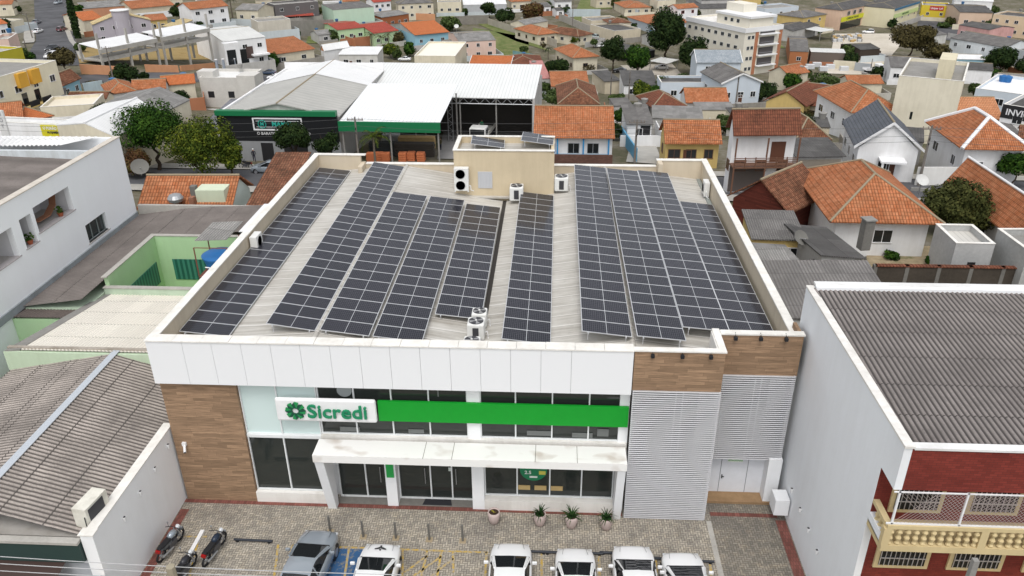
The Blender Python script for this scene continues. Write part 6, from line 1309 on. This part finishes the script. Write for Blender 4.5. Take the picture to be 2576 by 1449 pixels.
# ------------------------------------------------------------------ people
def person(p,rz,label,shirt,pants,helmet=None,arms=(.25,.25),step=.12):
    e=empty('person',p,rz,label,'person')
    J=[((0,0,.95),(.13,.10)),((0,0,1.15),(.13,.10)),((0,0,1.38),(.15,.11)),((0,.0,1.50),(.06,.06)),((0,.02,1.60),(.08,.09)),((0,.02,1.70),(.07,.085))]
    v=[j[0] for j in J]; r=[j[1] for j in J]; ed=[(i,i+1) for i in range(5)]
    for s,stp in((-1,step),(1,-step)):
        k=len(v); v+=[(s*.10,0,.88),(s*.11,stp*.6,.48),(s*.11,stp,.09),(s*.12,stp+.14,.05)]; r+=[(.10,.10),(.07,.07),(.045,.05),(.04,.035)]; ed+=[(0,k),(k,k+1),(k+1,k+2),(k+2,k+3)]
    for s,a in((-1,arms[0]),(1,arms[1])):
        k=len(v); v+=[(s*.20,0,1.42),(s*.25,.02,1.15),(s*.24,.05+a,.95),(s*.24,.07+a*1.2,.86)]; r+=[(.06,.06),(.045,.045),(.035,.035),(.04,.025)]; ed+=[(2,k),(k,k+1),(k+1,k+2),(k+2,k+3)]
    me=bpy.data.meshes.new('person_body'); me.from_pydata(v,ed,[]); o=bpy.data.objects.new('body',me); COL.objects.link(o); o.parent=e
    md=o.modifiers.new('skin','SKIN'); o.modifiers.new('sub','SUBSURF').levels=1; o.modifiers['sub'].render_levels=1
    for i,q in enumerate(r): me.skin_vertices[0].data[i].radius=q
    me.skin_vertices[0].data[0].use_root=True
    n=NT('clothes'); z=n.sep(n.obj())[2]; c=n.mix(pants,shirt,n.math('GREATER_THAN',z,.92)); c=n.mix(c,(.36,.20,.13),n.math('GREATER_THAN',z,1.50)); n.col(c); me.materials.append(n.m)
    for x in(-.03,.03): M().box(x-.012,x+.012,.095,.11,1.63,1.645).build('eye',BLK,o) if False else None
    M().lathe([(.095,1.66),(.105,1.70),(.09,1.77),(.03,1.80)],12,(0,.02,0)).build('helmet' if helmet else 'hair',flat(helmet or (.03,.02,.015),.5),e,smooth=True)
    return e
person(G(1109,378),R(150),'man in a dark shirt and dark trousers walking across the concrete yard',(.10,.09,.05),(.03,.035,.05))
person(G(641,408),R(20),'person in dark clothes with a white helmet on the store pavement',(.03,.03,.04),(.03,.03,.045),(.8,.8,.8),step=.25)
q=G(1213,348); person((q.x,q.y,q.z+1.1),R(200),'man in green standing on the white flatbed truck',(.02,.16,.07),(.02,.12,.06))
person(G(2117,121),R(100),'person in pale clothes standing in the sand yard',(.5,.5,.48),(.3,.3,.3))
# ------------------------------------------------------------------ trees
L1=leaf((.006,.018,.004),(.022,.055,.008),(.06,.12,.015)); L2=leaf((.012,.025,.004),(.045,.07,.01),(.17,.19,.02)); L3=leaf((.006,.013,.005),(.018,.034,.010),(.04,.06,.016)); L4=leaf((.02,.018,.008),(.06,.05,.02),(.12,.10,.04)); L5=leaf((.015,.028,.01),(.045,.07,.018),(.10,.13,.05)); L7=leaf((.02,.025,.008),(.05,.058,.018),(.10,.10,.03)); L6=leaf((.04,.02,.012),(.09,.045,.02),(.10,.10,.03))
BARK=bark()
def tree(u,vt,vb,w,lf,label,name='tree',dens=1.,trunk=.28,bare=0,cat='tree',shape='round',group=None):
    p=G(u,vb) if vb<1000 else Z(u,vb-2000,0); s=ppm(p); Hh=(vb-vt)/s/math.cos(R(16)); Wd=w/s; rn=random.Random(int(u*13+vt*7)); e=empty(name,p,0,label,cat,group); bush=trunk<.05
    th=Hh*trunk; tm=M()
    if not bush or bare:
        t0=Vector((0,0,-.3)); 
        for k in range(4):
            t1=Vector((rn.uniform(-.05,.05)*Wd,rn.uniform(-.05,.05)*Wd,th*(k+1)/4+.1)); tm.tube(t0,t1,max(.06,Hh*.03*(1-.12*k)),7,max(.05,Hh*.03*(1-.12*(k+1))),cap=False); t0=t1
        for k in range(9 if not bare else 26):
            a=rn.uniform(0,6.28); r=Wd*.42*rn.uniform(.5,1); q=Vector((math.cos(a)*r,math.sin(a)*r,th+(Hh-th)*rn.uniform(.25,.9))); mid=(t0+q)/2+Vector((0,0,Hh*.03)); tm.tube(t0,mid,Hh*.012,5,Hh*.009,cap=False).tube(mid,q,Hh*.009,4,Hh*.003,cap=False)
            if bare:
                for j in range(4): q2=q+Vector((rn.uniform(-1,1),rn.uniform(-1,1),rn.uniform(-.2,1)))*Wd*.12; tm.tube(q.lerp(mid,.4*rn.random()),q2,Hh*.005,3,Hh*.002,cap=False)
        tm.build('trunk',BARK,e)
    # crown: several lobes filled with leaf clusters
    cz=(Hh+th)/2; rz=(Hh-th)/2; rx=Wd/2; lobes=[]
    nl=10 if shape=='round' else 7
    for k in range(nl*2 if dens>=.8 else nl):
        a=rn.uniform(0,6.28); c=rn.uniform(-.8,.85); rr=math.sqrt(max(0,1-c*c)); f=rn.uniform(.40,.72)
        lobes.append((Vector((math.cos(a)*rr*rx*f,math.sin(a)*rr*rx*f,cz+c*rz*f)),rn.uniform(.36,.52)))
    if shape=='col': lobes=[(Vector((rn.uniform(-.1,.1)*rx,rn.uniform(-.1,.1)*rx,th+(Hh-th)*t/12)),.95*(1-abs(t/12-.4)**1.6)) for t in range(13)]
    cm=M(); ls=max(.14,3.1/s); area=Wd*(Hh-th); N=int(min(13000,max(350,area/(ls*ls)*11))*dens*(1 if not bare else .12))
    for i in range(N):
        c,f=lobes[rn.randrange(len(lobes))]; d=Vector((rn.gauss(0,1),rn.gauss(0,1),rn.gauss(0,1))).normalized(); k=rn.uniform(.35,1.06)**.5
        if shape=='col': q=c+Vector((d.x*rx*f*k,d.y*rx*f*k,d.z*(Hh-th)/14))
        else: q=c+Vector((d.x*rx*f*k,d.y*rx*f*k,d.z*min(rz*f*1.1,rx*f*1.3)*k))
        if q.z<.05: continue
        nr=(d+Vector((rn.uniform(-.7,.7),rn.uniform(-.7,.7),rn.uniform(-.2,.9)))).normalized(); a1=nr.orthogonal().normalized(); a2=nr.cross(a1); t=rn.uniform(0,6.28); u1=a1*math.cos(t)+a2*math.sin(t); u2=nr.cross(u1); sz=ls*rn.uniform(.6,1.3)
        cm.poly([q-u1*sz,q-u2*sz*.6,q+u1*sz,q+u2*sz*.6])
    cm.build('crown' if not bush else 'foliage',lf,e); return e
def palm(u,vt,vb,w,label,lf=None):
    p=G(u,vb); s=ppm(p); Hh=(vb-vt)/s/.96; Wd=w/s; rn=random.Random(int(u)); e=empty('palm_tree',p,0,label,'palm tree'); M().tube((0,0,-.2),(0,0,Hh*.8),Hh*.035,8,Hh*.022).build('trunk',bark((.2,.17,.13)),e)
    for k in range(13):
        m=M(); a=k*2.4; el=rn.uniform(-.1,1.2); pr=Vector((0,0,Hh*.8)); d=Vector((math.cos(a),math.sin(a),0)); sd=Vector((-d.y,d.x,0))
        for q in range(7):
            nx=pr+(d*math.cos(el)+Vector((0,0,math.sin(el))))*Wd*.085; el-=.26; lw=Wd*.11*(1-abs(q-2.5)/5)
            for sg in(-1,1):
                for f in(0,.5):
                    b=pr.lerp(nx,f); m.poly([b,b+(nx-pr)*.25,b+sd*sg*lw+(nx-pr)*.8-Vector((0,0,lw*.45))])
            m.tube(pr,nx,.02+.01*Wd/4,4); pr=nx
        m.build('frond',lf or L2,e)
T=[(400,255,428,164,L1,'big dense bright green tree in front of the white metal roof',dict(dens=1.1)),
(515,291,452,188,L2,'large yellow-green tree on the street, right of the dense round one',dict(trunk=.1,dens=1.2)),(588,335,452,62,L2,'small yellow-green tree merging with the large one at the black store',dict(trunk=.2)),
(347,372,446,80,L6,'reddish-brown bush behind the big satellite dish',dict(trunk=.03,name='bush',cat='bush')),
(748,308,425,92,L3,'dark olive tree in front of the black store sign',dict(dens=.9)),(830,328,420,74,L3,'loose dark tree under the green canopy fascia, right of the olive one',dict(dens=.45)),
(197,-12,98,21,L3,'tall dark columnar cypress beside the uphill road',dict(shape='col',trunk=.03,name='cypress_tree')),
(168,124,190,62,L4,'brownish-green tree at the foot of the uphill road',{}),(320,160,212,60,L3,'dark round tree in front of the concrete frame',dict(trunk=.05)),(363,180,204,28,L3,'small dark shrub just right of the dark round tree',dict(trunk=.03,name='bush',cat='bush')),
(203,107,130,30,L5,'green shrub against the grey wall at the left of the concrete frame',dict(trunk=.03,name='bush',cat='bush')),(74,133,149,34,L1,'clipped green hedge at the road corner',dict(trunk=.03,name='hedge',cat='hedge')),
(237,203,224,50,L4,'olive shrub above the light blue wall',dict(trunk=.03,name='bush',cat='bush')),(192,208,238,24,L4,'bare brown shrub beside the light blue house',dict(trunk=.1,bare=1)),
(174,50,66,20,L3,'small street tree behind the maroon car',{}),(452,12,56,40,L3,'dark tree between the lilac villa and the white gabled house',{}),(548,27,52,60,L1,'dark green trees in front of the white gabled house',dict(trunk=.05)),(500,52,72,26,L3,'dark shrub beside the cream pavilion',dict(trunk=.03,name='bush',cat='bush')),
(745,10,52,30,L5,'slim green tree in the palm garden at the top',{}),(884,85,106,16,L6,'small maroon shrub by the light green house',dict(trunk=.05)),(786,132,156,20,L3,'dark shrub at the garage of the rust orange house',dict(trunk=.03,name='bush',cat='bush')),
(985,108,146,44,L2,'bright green tree beside the cream roof terrace building',dict(trunk=.1)),(1032,105,142,30,L1,'dark green tree touching the cream roof terrace building',dict(trunk=.1)),(1002,78,112,34,L4,'brownish tree behind the bright green one',dict(trunk=.1)),
(1134,44,78,52,L5,'loose green shrubs by the satellite dish at the vacant lot',dict(trunk=.03,name='bush',cat='bush')),(1230,8,46,44,L3,'dark round tree at the top centre, first of three',{}),(1272,22,68,52,L3,'dark green tree at the top centre, middle of three',{}),(1340,10,52,58,L6,'dark brownish tree at the top centre, right of three',dict(trunk=.1)),
(1029,12,36,30,L4,'small brown palm-like tree above the timber house',{}),(1170,22,38,14,L5,'tiny tree on the lawn of the vacant lot',{}),
(1673,34,160,108,L3,'huge dark tree left of the apartment tower',dict(trunk=.22)),(1740,96,188,74,L3,'very dark tree between the huge tree and the pale blue gabled house',dict(trunk=.1)),(1750,60,130,60,L4,'bare branched tree in front of the apartment tower',dict(bare=1,trunk=.2)),
(1806,60,140,50,L5,'green tree in front of the apartment windows, left of two',dict(dens=.6)),(1850,62,140,44,L5,'green tree in front of the apartment windows, right of two',dict(dens=.6)),
(1540,98,184,62,L3,'dark loose tree in the wooded yard, left of two',{}),(1602,118,188,64,L1,'dark dense tree in the wooded yard, right of two',dict(trunk=.1)),(1404,146,186,52,L3,'dark tree beside the orange hipped beige house',dict(trunk=.1)),(1480,160,184,40,L4,'bare shrubs below the orange hipped beige house',dict(bare=1,trunk=.1)),
(1410,226,272,98,L5,'loose green shrubbery above the long orange roof',dict(trunk=.05,dens=.6)),(1611,204,264,46,L2,'yellow-green tree in front of the low white house',{}),(1563,265,326,44,L1,'bright green round tree right of the long orange roof',dict(trunk=.1)),(1698,213,246,30,L3,'small dark round tree by the pale blue low shop',{}),
(1553,236,258,42,L5,'low shrubs left of the dark brown hip roof',dict(trunk=.03,name='bush',cat='bush')),(1493,99,120,20,L5,'small round street tree by the white car',{}),(1448,94,114,26,L2,'small palm-like shrub by the brown hip roof house',{}),(1413,81,102,16,L3,'tiny dark shrub between the two hip roofed houses',{}),(1366,106,130,22,L4,'bare pruned tree on the corner of the vacant lot',dict(bare=1,trunk=.3)),(1317,116,136,24,L5,'small green tree at the corner of the vacant lot',{}),
(2284,56,152,124,L4,'large brownish spreading tree in front of the trading buildings',dict(dens=.75)),(2350,110,156,70,L4,'brown scrub right of the large spreading tree',dict(dens=.5,trunk=.1)),(2514,120,186,66,L3,'dark round tree in front of the long white building, upper right',dict(trunk=.1)),(2570,150,190,50,L3,'dark tree cut by the right edge, upper right',dict(trunk=.1)),
(2445,209,254,32,L5,'slender green tree beside the white flat-roofed building',{}),(2085,186,232,110,L5,'wide grey-green shrub mass below the pallet yard',dict(trunk=.03,name='bush',cat='bush',dens=.7)),(2020,176,200,44,L5,'flowering shrub beside the white wrapped pallets',dict(trunk=.03,name='bush',cat='bush')),
(2200,278,304,44,L1,'green tree behind the slate roofed house',dict(trunk=.1)),(2256,296,326,30,L5,'pale green shrub right of the slate roofed house',dict(trunk=.1)),(2518,310,342,50,L2,'green shrub behind the hip roof with white ridges',dict(trunk=.1)),(2405,14,44,44,L3,'dark tree by the peach building at the top right',{}),(2372,56,70,36,L5,'green hedge on the avenue median, top right',dict(trunk=.03,name='hedge',cat='hedge')),
(2402,447,585,172,L7,'big round brownish-green tree behind the concrete cube',dict(dens=1.5,trunk=.04)),(2545,386,470,86,L1,'round dark green street tree at the right edge',dict(trunk=.4)),(1932,385,470,70,L1,'dark green tree below the wooden balcony house',dict(trunk=.2)),(2137,373,405,30,L5,'creeper shrub on the gate post by the gabled house',dict(trunk=.1)),
(2035,276,312,72,L4,'tall dry weeds behind the old hipped roof house',dict(trunk=.03,name='weeds',cat='weeds')),(1958,258,288,40,L5,'scrubby bush behind the balcony house',dict(trunk=.03,name='bush',cat='bush')),(2240,632,652,44,L1,'low green weeds in the grassy yard, left',dict(trunk=.03,name='bush',cat='bush')),(2340,640,668,30,L1,'low green bush against the concrete cube',dict(trunk=.03,name='bush',cat='bush')),(2518,590,668,44,L1,'green climbing shrub right of the concrete cube',dict(trunk=.03,name='bush',cat='bush')),(2390,662,680,54,L5,'weeds at the foot of the concrete cube',dict(trunk=.03,name='bush',cat='bush')),(1905,240,262,30,L4,'dry shrub above the dark brown roof',dict(trunk=.05)),
(640,88,106,24,L3,'dark hedge behind the white villa',dict(trunk=.03,name='bush',cat='bush')),(560,130,150,30,L3,'garden shrub in front of the white villa',dict(trunk=.03,name='bush',cat='bush')),(1090,92,112,30,L5,'garden shrub right of the bright orange hip roof',dict(trunk=.03,name='bush',cat='bush')),(1000,120,150,24,L5,'hedge at the foot of the bright green tree',dict(trunk=.03,name='bush',cat='bush')),(445,1425,3460,40,L1,'green bush at the foot of the power pole in the bottom left',dict(trunk=.03,name='bush',cat='bush'))]
for t in T[:-1]: tree(*t[:6],**t[6])
palm(945,328,418,90,'small palm tree behind the bank parapet, in front of the timber racks'); palm(586,-8,50,34,'tall palm behind the dark shrubs, top left of centre',L3); palm(765,2,50,34,'left palm of the dark grey house garden',L3); palm(780,2,50,34,'middle palm of the dark grey house garden',L3); palm(798,0,50,34,'right palm of the dark grey house garden',L3)
palm(935,82,118,34,'leftmost brownish palm in front of the light green house',L4); palm(960,90,122,34,'second brownish palm in front of the light green house',L4); palm(978,84,118,30,'third brownish palm beside the light green house',L4); palm(1379,118,150,24,'small palm beside the orange hipped beige house',L3); palm(2460,-4,24,20,'distant palm at the top right',L3)
# ------------------------------------------------------------------ poles and wires
CP=concrete((.20,.18,.16),.4)
def pole(u0,v0,u1,v1,label,arm=1,lamp=0):
    p=G(u1,v1); s=ppm(p); Hh=(v1-v0)/s/.955; e=empty('power_pole',p,0,label,'power pole','power poles'); M().tube((0,0,-.5),(0,0,Hh),.17,8,.10).build('post',CP,e)
    if arm: c=M().box(-1.0,1.0,-.06,.06,Hh-.45,Hh-.33).build('crossarm',CP,e); [M().tube((x,0,Hh-.33),(x,0,Hh-.1),.05,6).build('insulator',flat((.25,.2,.17),.4),c) for x in(-.9,-.35,.5,.9)]
    m=M(); m.tube((.0,-.15,Hh-1.6),(0,-.15,Hh-1.3),.06,6).tube((0,-.15,Hh-2.1),(0,-.15,Hh-1.9),.06,6).build('cable_bracket',BLK,e)
    if lamp: M().path([(0,0,Hh-.8),(0,-1.6,Hh-.2),(0,-1.9,Hh-.25)],.04,5).build('lamp_arm',STEEL,e)
    return p+Vector((0,0,Hh-.2))
W_=[pole(*a) for a in ((262,285,272,402,'T-topped power pole behind the restaurant signboard'),(292,304,310,412,'leaning power pole left of the big green tree',0),(896,298,904,415,'power pole in front of the green canopy fascia'),(1602,304,1596,412,'dark power pole at the end of the blue garden wall'),(1972,394,1958,476,'thin power pole beside the balcony house driveway',0),(2342,320,2310,468,'tall power pole in front of the hip-roofed house'),(2145,322,2137,398,'double power pole beside the slate-roofed house'),
 (70,38,82,97,'power pole on the left pavement of the uphill road',1,1),(63,100,73,148,'power pole with blue street sign at the road corner',0),(265,124,290,222,'power pole in front of the concrete frame'),(1579,185,1580,272,'thin pole left of the low white house',0),(1534,183,1535,256,'thin pole above the long orange roof',0),(1860,184,1850,268,'power pole right of the light blue gabled house'),(1162,86,1162,140,'power pole in front of the pink shop row'),(2195,150,2188,186,'power pole by the white truck',0),(2330,0,2318,48,'power pole at the yellow shop, top right',1),(1432,4,1440,70,'concrete lamp pole by the sprawling orange roof',0),(182,15,176,40,'street lamp pole at the top of the uphill road',1,1))]
def wire(a,b,sag,label,r=.018,mat=None,n=10):
    m=M(); pts=[a.lerp(b,i/n)-Vector((0,0,sag*4*(i/n)*(1-i/n))) for i in range(n+1)]; m.path(pts,r,4); tag(m.build('power_line',mat or flat((.12,.12,.12),.6)),label,'cable','overhead cables')
seq=[W_[1],W_[2],W_[3],W_[5],W_[5]+Vector((40,-8,2))]; seq=[W_[0]+Vector((-60,6,0))]+seq
nm=('left edge to leaning pole','leaning pole to canopy pole','canopy pole to blue wall pole','blue wall pole to tall right pole','tall right pole to right edge')
for j,(a,b) in enumerate(zip(seq,seq[1:])):
    for k,dz in enumerate((0,-.9,-1.5)): wire(a+Vector((0,0,dz)),b+Vector((0,0,dz)),.5+.1*k,'%s cable over the back street, %s'%(('upper','middle','lower')[k],nm[j]))
for k in range(3): wire(Z(0,1400+k*18,7.6-.2*k),Z(1010,1446+k*12,7.6-.2*k),.1,'%s of the pale cables crossing the bottom left corner'%('highest','middle','lowest')[k],.012,flat((.5,.5,.5),.5))
e=empty('power_pole',(Z(428,1425,8.0).x,Z(428,1425,8.0).y,0),0,'concrete power pole seen from above at the bottom left','power pole','power poles'); M().tube((0,0,0),(0,0,8),.22,8,.13).build('post',concrete((.34,.30,.22),.4),e); M().box(-.9,.9,-.06,.06,7.3,7.42).build('crossarm',CP,e)
p=Z(2455,1408,9.0); e=empty('power_pole',(p.x,p.y,0),0,'grey concrete pole top rising in front of the red brick building','power pole','power poles'); M().tube((0,0,0),(0,0,9),.2,4,.11).build('post',CONC,e)
# ------------------------------------------------------------------ concrete frame, satellite dishes, tanks, walls
fr=empty('unfinished_building',G(262,170),0,'unfinished concrete frame building with white roof sheets on two floors','building under construction')
o=fr.location; q=G(540,164); ex=(q-o); ex.z=0; Wf=ex.length; ex.normalize(); fr.rotation_euler=(0,0,math.atan2(ex.y,ex.x)); zo=-3.0
for x0_,x1_ in((0,.48),(.54,1.0)):
    M().box(Wf*x0_,Wf*x1_,0,7,3.2+zo+1,3.5+zo+1).build('floor_slab',CONCL,fr); M().slab([(Wf*x0_-.2,-.3,7.1+zo),(Wf*x1_+.2,-.3,7.1+zo),(Wf*x1_+.2,6.5,7.9+zo),(Wf*x0_-.2,6.5,7.9+zo)],.1).build('roof_sheets',WM,fr); M().box(Wf*x0_-.2,Wf*x1_+.2,-.35,-.05,6.1+zo,7.05+zo).build('fascia',CONCL,fr); M().box(Wf*x0_,Wf*x1_,.1,.5,3.9+zo+.62,4.4+zo+.6).build('beam',CONCL,fr)
for i,x in enumerate((0,.24,.48,.54,.77,1.0)):
    for y in(0,6.6): M().box(Wf*x-.22,Wf*x+.22,y,y+.4,-4,(10.5 if y==0 else 7.6)+zo).build('column',CONCL,fr)
wall('orange brick construction fence in front of the concrete frame',205,185,300,190,2.0,OCW,.3); wall('orange brick pieces of wall below the concrete frame, right of the dark trees',367,180,450,182,1.6,OCW,.3); wall('long orange brick wall at the kerb of the back street',455,178,540,170,1.2,OCW,.3)
wall('grey block boundary wall left of the concrete frame',195,120,262,118,2.2,CONCD,.2); wall('tall grey concrete boundary wall behind the rust orange house',730,92,842,86,5.0,concrete((.30,.28,.25),.6),.3)
wall('orange brick wall sloping beside the light green house',842,98,895,118,2.4,plaster((.42,.18,.09),.3),.2); wall('dark block wall along the top of the vacant lot',1144,62,1230,60,3.2,concrete((.26,.24,.21),.6),.25); wall('long pale wall slanting down the right side of the vacant lot',1228,62,1400,118,2.4,concrete((.45,.41,.34),.5),.2)
wall('orange brick wall behind the vacant lot shrubs',1045,50,1095,52,2.6,OCW,.2); wall('light blue boundary wall above the solar roofed house',1404,42,1510,42,3.0,plaster((.48,.54,.57),.3),.2); wall('pale block wall from the blue wall down to the grey roofs',1406,50,1500,90,2.6,concrete((.46,.43,.38),.5),.2); wall('light grey wall of the verandah house garden',1545,22,1605,40,2.4,plaster((.55,.60,.64),.3),.2)
wall('light blue garden wall behind the cream left building',215,238,262,230,2.2,plaster((.55,.66,.70),.5),.2); wall('cream walled gate row below the pallet yard',2095,172,2150,176,2.4,CRW,.2); wall('grey metal gate wall at the foot of the sand yard',2148,178,2190,182,2.4,flat((.36,.38,.4)),.1); wall('yellow fence beside the small white truck',2196,180,2222,178,2.2,plaster((.55,.47,.03),.1),.1)
wall('low wall along the street in front of the weeds and carport shelter',2000,240,2085,244,1.4,CRW,.2); wall('white wall below the salmon roof house',2320,292,2380,306,2.2,WHW,.2); wall('dark stained wall with red tile coping beside the long white metal roof',150,306,185,290,2.2,concrete((.25,.2,.17),.6),.25,cap=RED); wall('low yellow and grey wall in front of the salmon roof',2330,318,2400,318,1.6,GRW,.2)
wall('iron fence of the mural corner lot',1290,140,1345,150,1.6,plaster((.20,.36,.38),.6),.1)
def dish(u,v,z,r,label,rz=0):
    p=Z(u,v,z); e=empty('satellite_dish',p,rz,label,'satellite dish'); m=M(); k=14
    m.lathe([(.02,0),(r*.35,r*.04),(r*.7,r*.14),(r,r*.32)],k); m.f.pop(); d=m.build('dish',flat((.17,.165,.15),.9),e,smooth=True); d.rotation_euler=(R(38),R(28),0)
    M().tube((0,0,-r*.9),(0,0,0),.05,6).build('mast',STEEL,e); M().tube((0,0,0),(r*.3,-.3*r,r*.8),.03,5).build('feed_arm',STEEL,d)
dish(352,422,1.5,.85,'large mesh satellite dish left of the orange tiled house'); dish(2012,600,3.1,.6,'white satellite dish between the yellow-walled shed and the lean-to'); 
for u,v,h_,r,l in((1148,67,2.5,.9,'grey satellite dish by the vacant lot shrubs'),(1848,300,3,.5,'small round dish beside the shed door'),(2318,455,4,.6,'grey dish by the big brown round tree'),(1648,262,3,.6,'white dish on the small grey roofed house'),(2208,338,3,.8,'mesh dish at the eave of the slate-roofed house')):
    p=G(u,v,h_); e=empty('satellite_dish',p,0,l,'satellite dish'); dm=M().lathe([(.02,0),(r*.35,r*.04),(r*.7,r*.14),(r,r*.32)],12); dm.f.pop(); d=dm.build('dish',flat((.6,.6,.58),.6),e,smooth=True); d.rotation_euler=(R(40),R(10),0); M().tube((0,0,-2),(0,0,0),.05,5).build('mast',STEEL,e)
for u,v,l in((2127,205,'blue water tank on a dark tower above the orange roofed houses'),):
    p=G(u,v+22); e=empty('water_tank',p,0,l,'water tank'); Hs=22/ppm(p); M().box(-.4,.4,-.4,.4,-1,Hs).build('tower',BLK,e); M().lathe([(.6,0),(.85,.9),(.9,1.0),(.3,1.2)],16,(0,0,Hs)).build('tank_body',flat((.03,.18,.42),.4),e)
# pallets in the yards at right
rn2=random.Random(5); k=0
for (u,v) in [(2020+i*17,178-(i%3)*5) for i in range(8)]: k+=1; stack(u,v,2.4,1.4,1.3,flat((.62,.63,.64),.6),'white wrapped pallet in the yard below the apartment tower','wrapped_pallet','pallet',3,'white wrapped pallets below the apartment tower')
for i in range(34):
    u,v=2095+rn2.uniform(0,70),92+rn2.uniform(0,14); stack(u,v,1.1,1.1,.7+rn2.random()*.6,(PLS,CONC,TIM)[i%3],('plastic wrapped goods pallet in the sand yard','grey concrete goods pallet in the sand yard','yellowish timber pallet in the sand yard')[i%3],'goods_pallet','pallet',3,'goods pallets in the sand yard')
for i in range(9): u,v=2152+rn2.uniform(0,50),128+rn2.uniform(0,18); stack(u,v,3.2,1.2,1.1,TIM if i%2 else flat((.10,.07,.05),.9),'timber pile beside the dark ragged shed','timber_pile','timber pile',5,'timber piles beside the dark ragged shed',R(rn2.uniform(-30,30)))
# small things
pl=empty('plastic_chair',G(1668,322),0,'white plastic chair outside the shed door','chair')
box('seat',WPT,pl,-.25,.25,-.25,.25,.42,.46); box('backrest',WPT,pl,-.25,.25,.22,.26,.46,.9)
for x in(-.22,.22):
    for y in(-.22,.22): box('leg',WPT,pl,x-.02,x+.02,y-.02,y+.02,0,.42)
p=G(1590,335); tag(M().lathe([(.7,0),(.6,.3),(.2,.45)],9).build('orange_tarpaulin',flat((.55,.18,.04))),'crumpled orange tarpaulin on the driveway by the blue wall','tarpaulin').location=p

# ------------------------------------------------------------------ garden walls and shrubs around the far houses
def proj(p): w_=p-CO; c=w_.dot(FW); return 1288+CAMF*w_.dot(RT)/c,724.5-CAMF*w_.dot(UP)/c
r3=random.Random(11); GWM=[CRW,GRW,plaster((.52,.50,.45),.6),plaster((.40,.17,.09),.3),WHW,plaster((.34,.32,.29),.6),plaster((.55,.60,.62),.3)]
for key,e in list(HOUSES.items()):
    lb=e['label']; W,D,h=e['_d']; q=e.location
    if q.y<100 or e['category'] in('store','canopy','warehouse','carport') or 'in front' in lb: continue
    sh=' '.join(lb.split()[:9]).rstrip(','); 
    for w0 in('beside','behind','over','of','the','a','and','with','in','at','left','right','its','to','on','under'): sh=sh[:-len(w0)-1] if sh.endswith(' '+w0) else sh
    mw=e.matrix_basis if False else Matrix.Translation(q)@Matrix.Rotation(e.rotation_euler.z,4,'Z')
    if r3.random()<.72:
        g=empty('garden_wall',q,e.rotation_euler.z,'low yard wall in front of the '+sh,'wall'); f=r3.uniform(2.0,3.6); hh=r3.uniform(1.2,2.0); x0,x1=-r3.uniform(.2,2),W+r3.uniform(.2,2)
        M().box(x0,x1,-f,-f+.15,-3,hh).box(x1-.15,x1,-f+.15,D*.6,-3,hh).build('wall',r3.choice(GWM),g)
    if r3.random()<.62:
        p=mw@Vector((W+r3.uniform(.8,2.0) if r3.random()<.6 else -r3.uniform(.8,2.),r3.uniform(-1.5,D*.6),0)); u,v=proj(Vector((p.x,p.y,gz(p.x,p.y)))); s=ppm(p); hh=r3.uniform(2.2,5.0)
        if -10<u<2590 and 10<v: tree(u,v-hh*s*.96,v,s*hh*r3.uniform(.8,1.1),r3.choice((L1,L3,L3,L5,L7)),'small tree beside the '+sh,trunk=.12)
    if r3.random()<.35 and h<8 and 'flat' not in lb:
        t_=M().lathe([(.45,0),(.6,.75),(.62,.82),(.2,.95)],12,(W*r3.uniform(.3,.7),D*.9,h+.3)); t_.build('rooftop_water_tank',flat((.04,.14,.30),.5) if r3.random()<.6 else CONC,e)
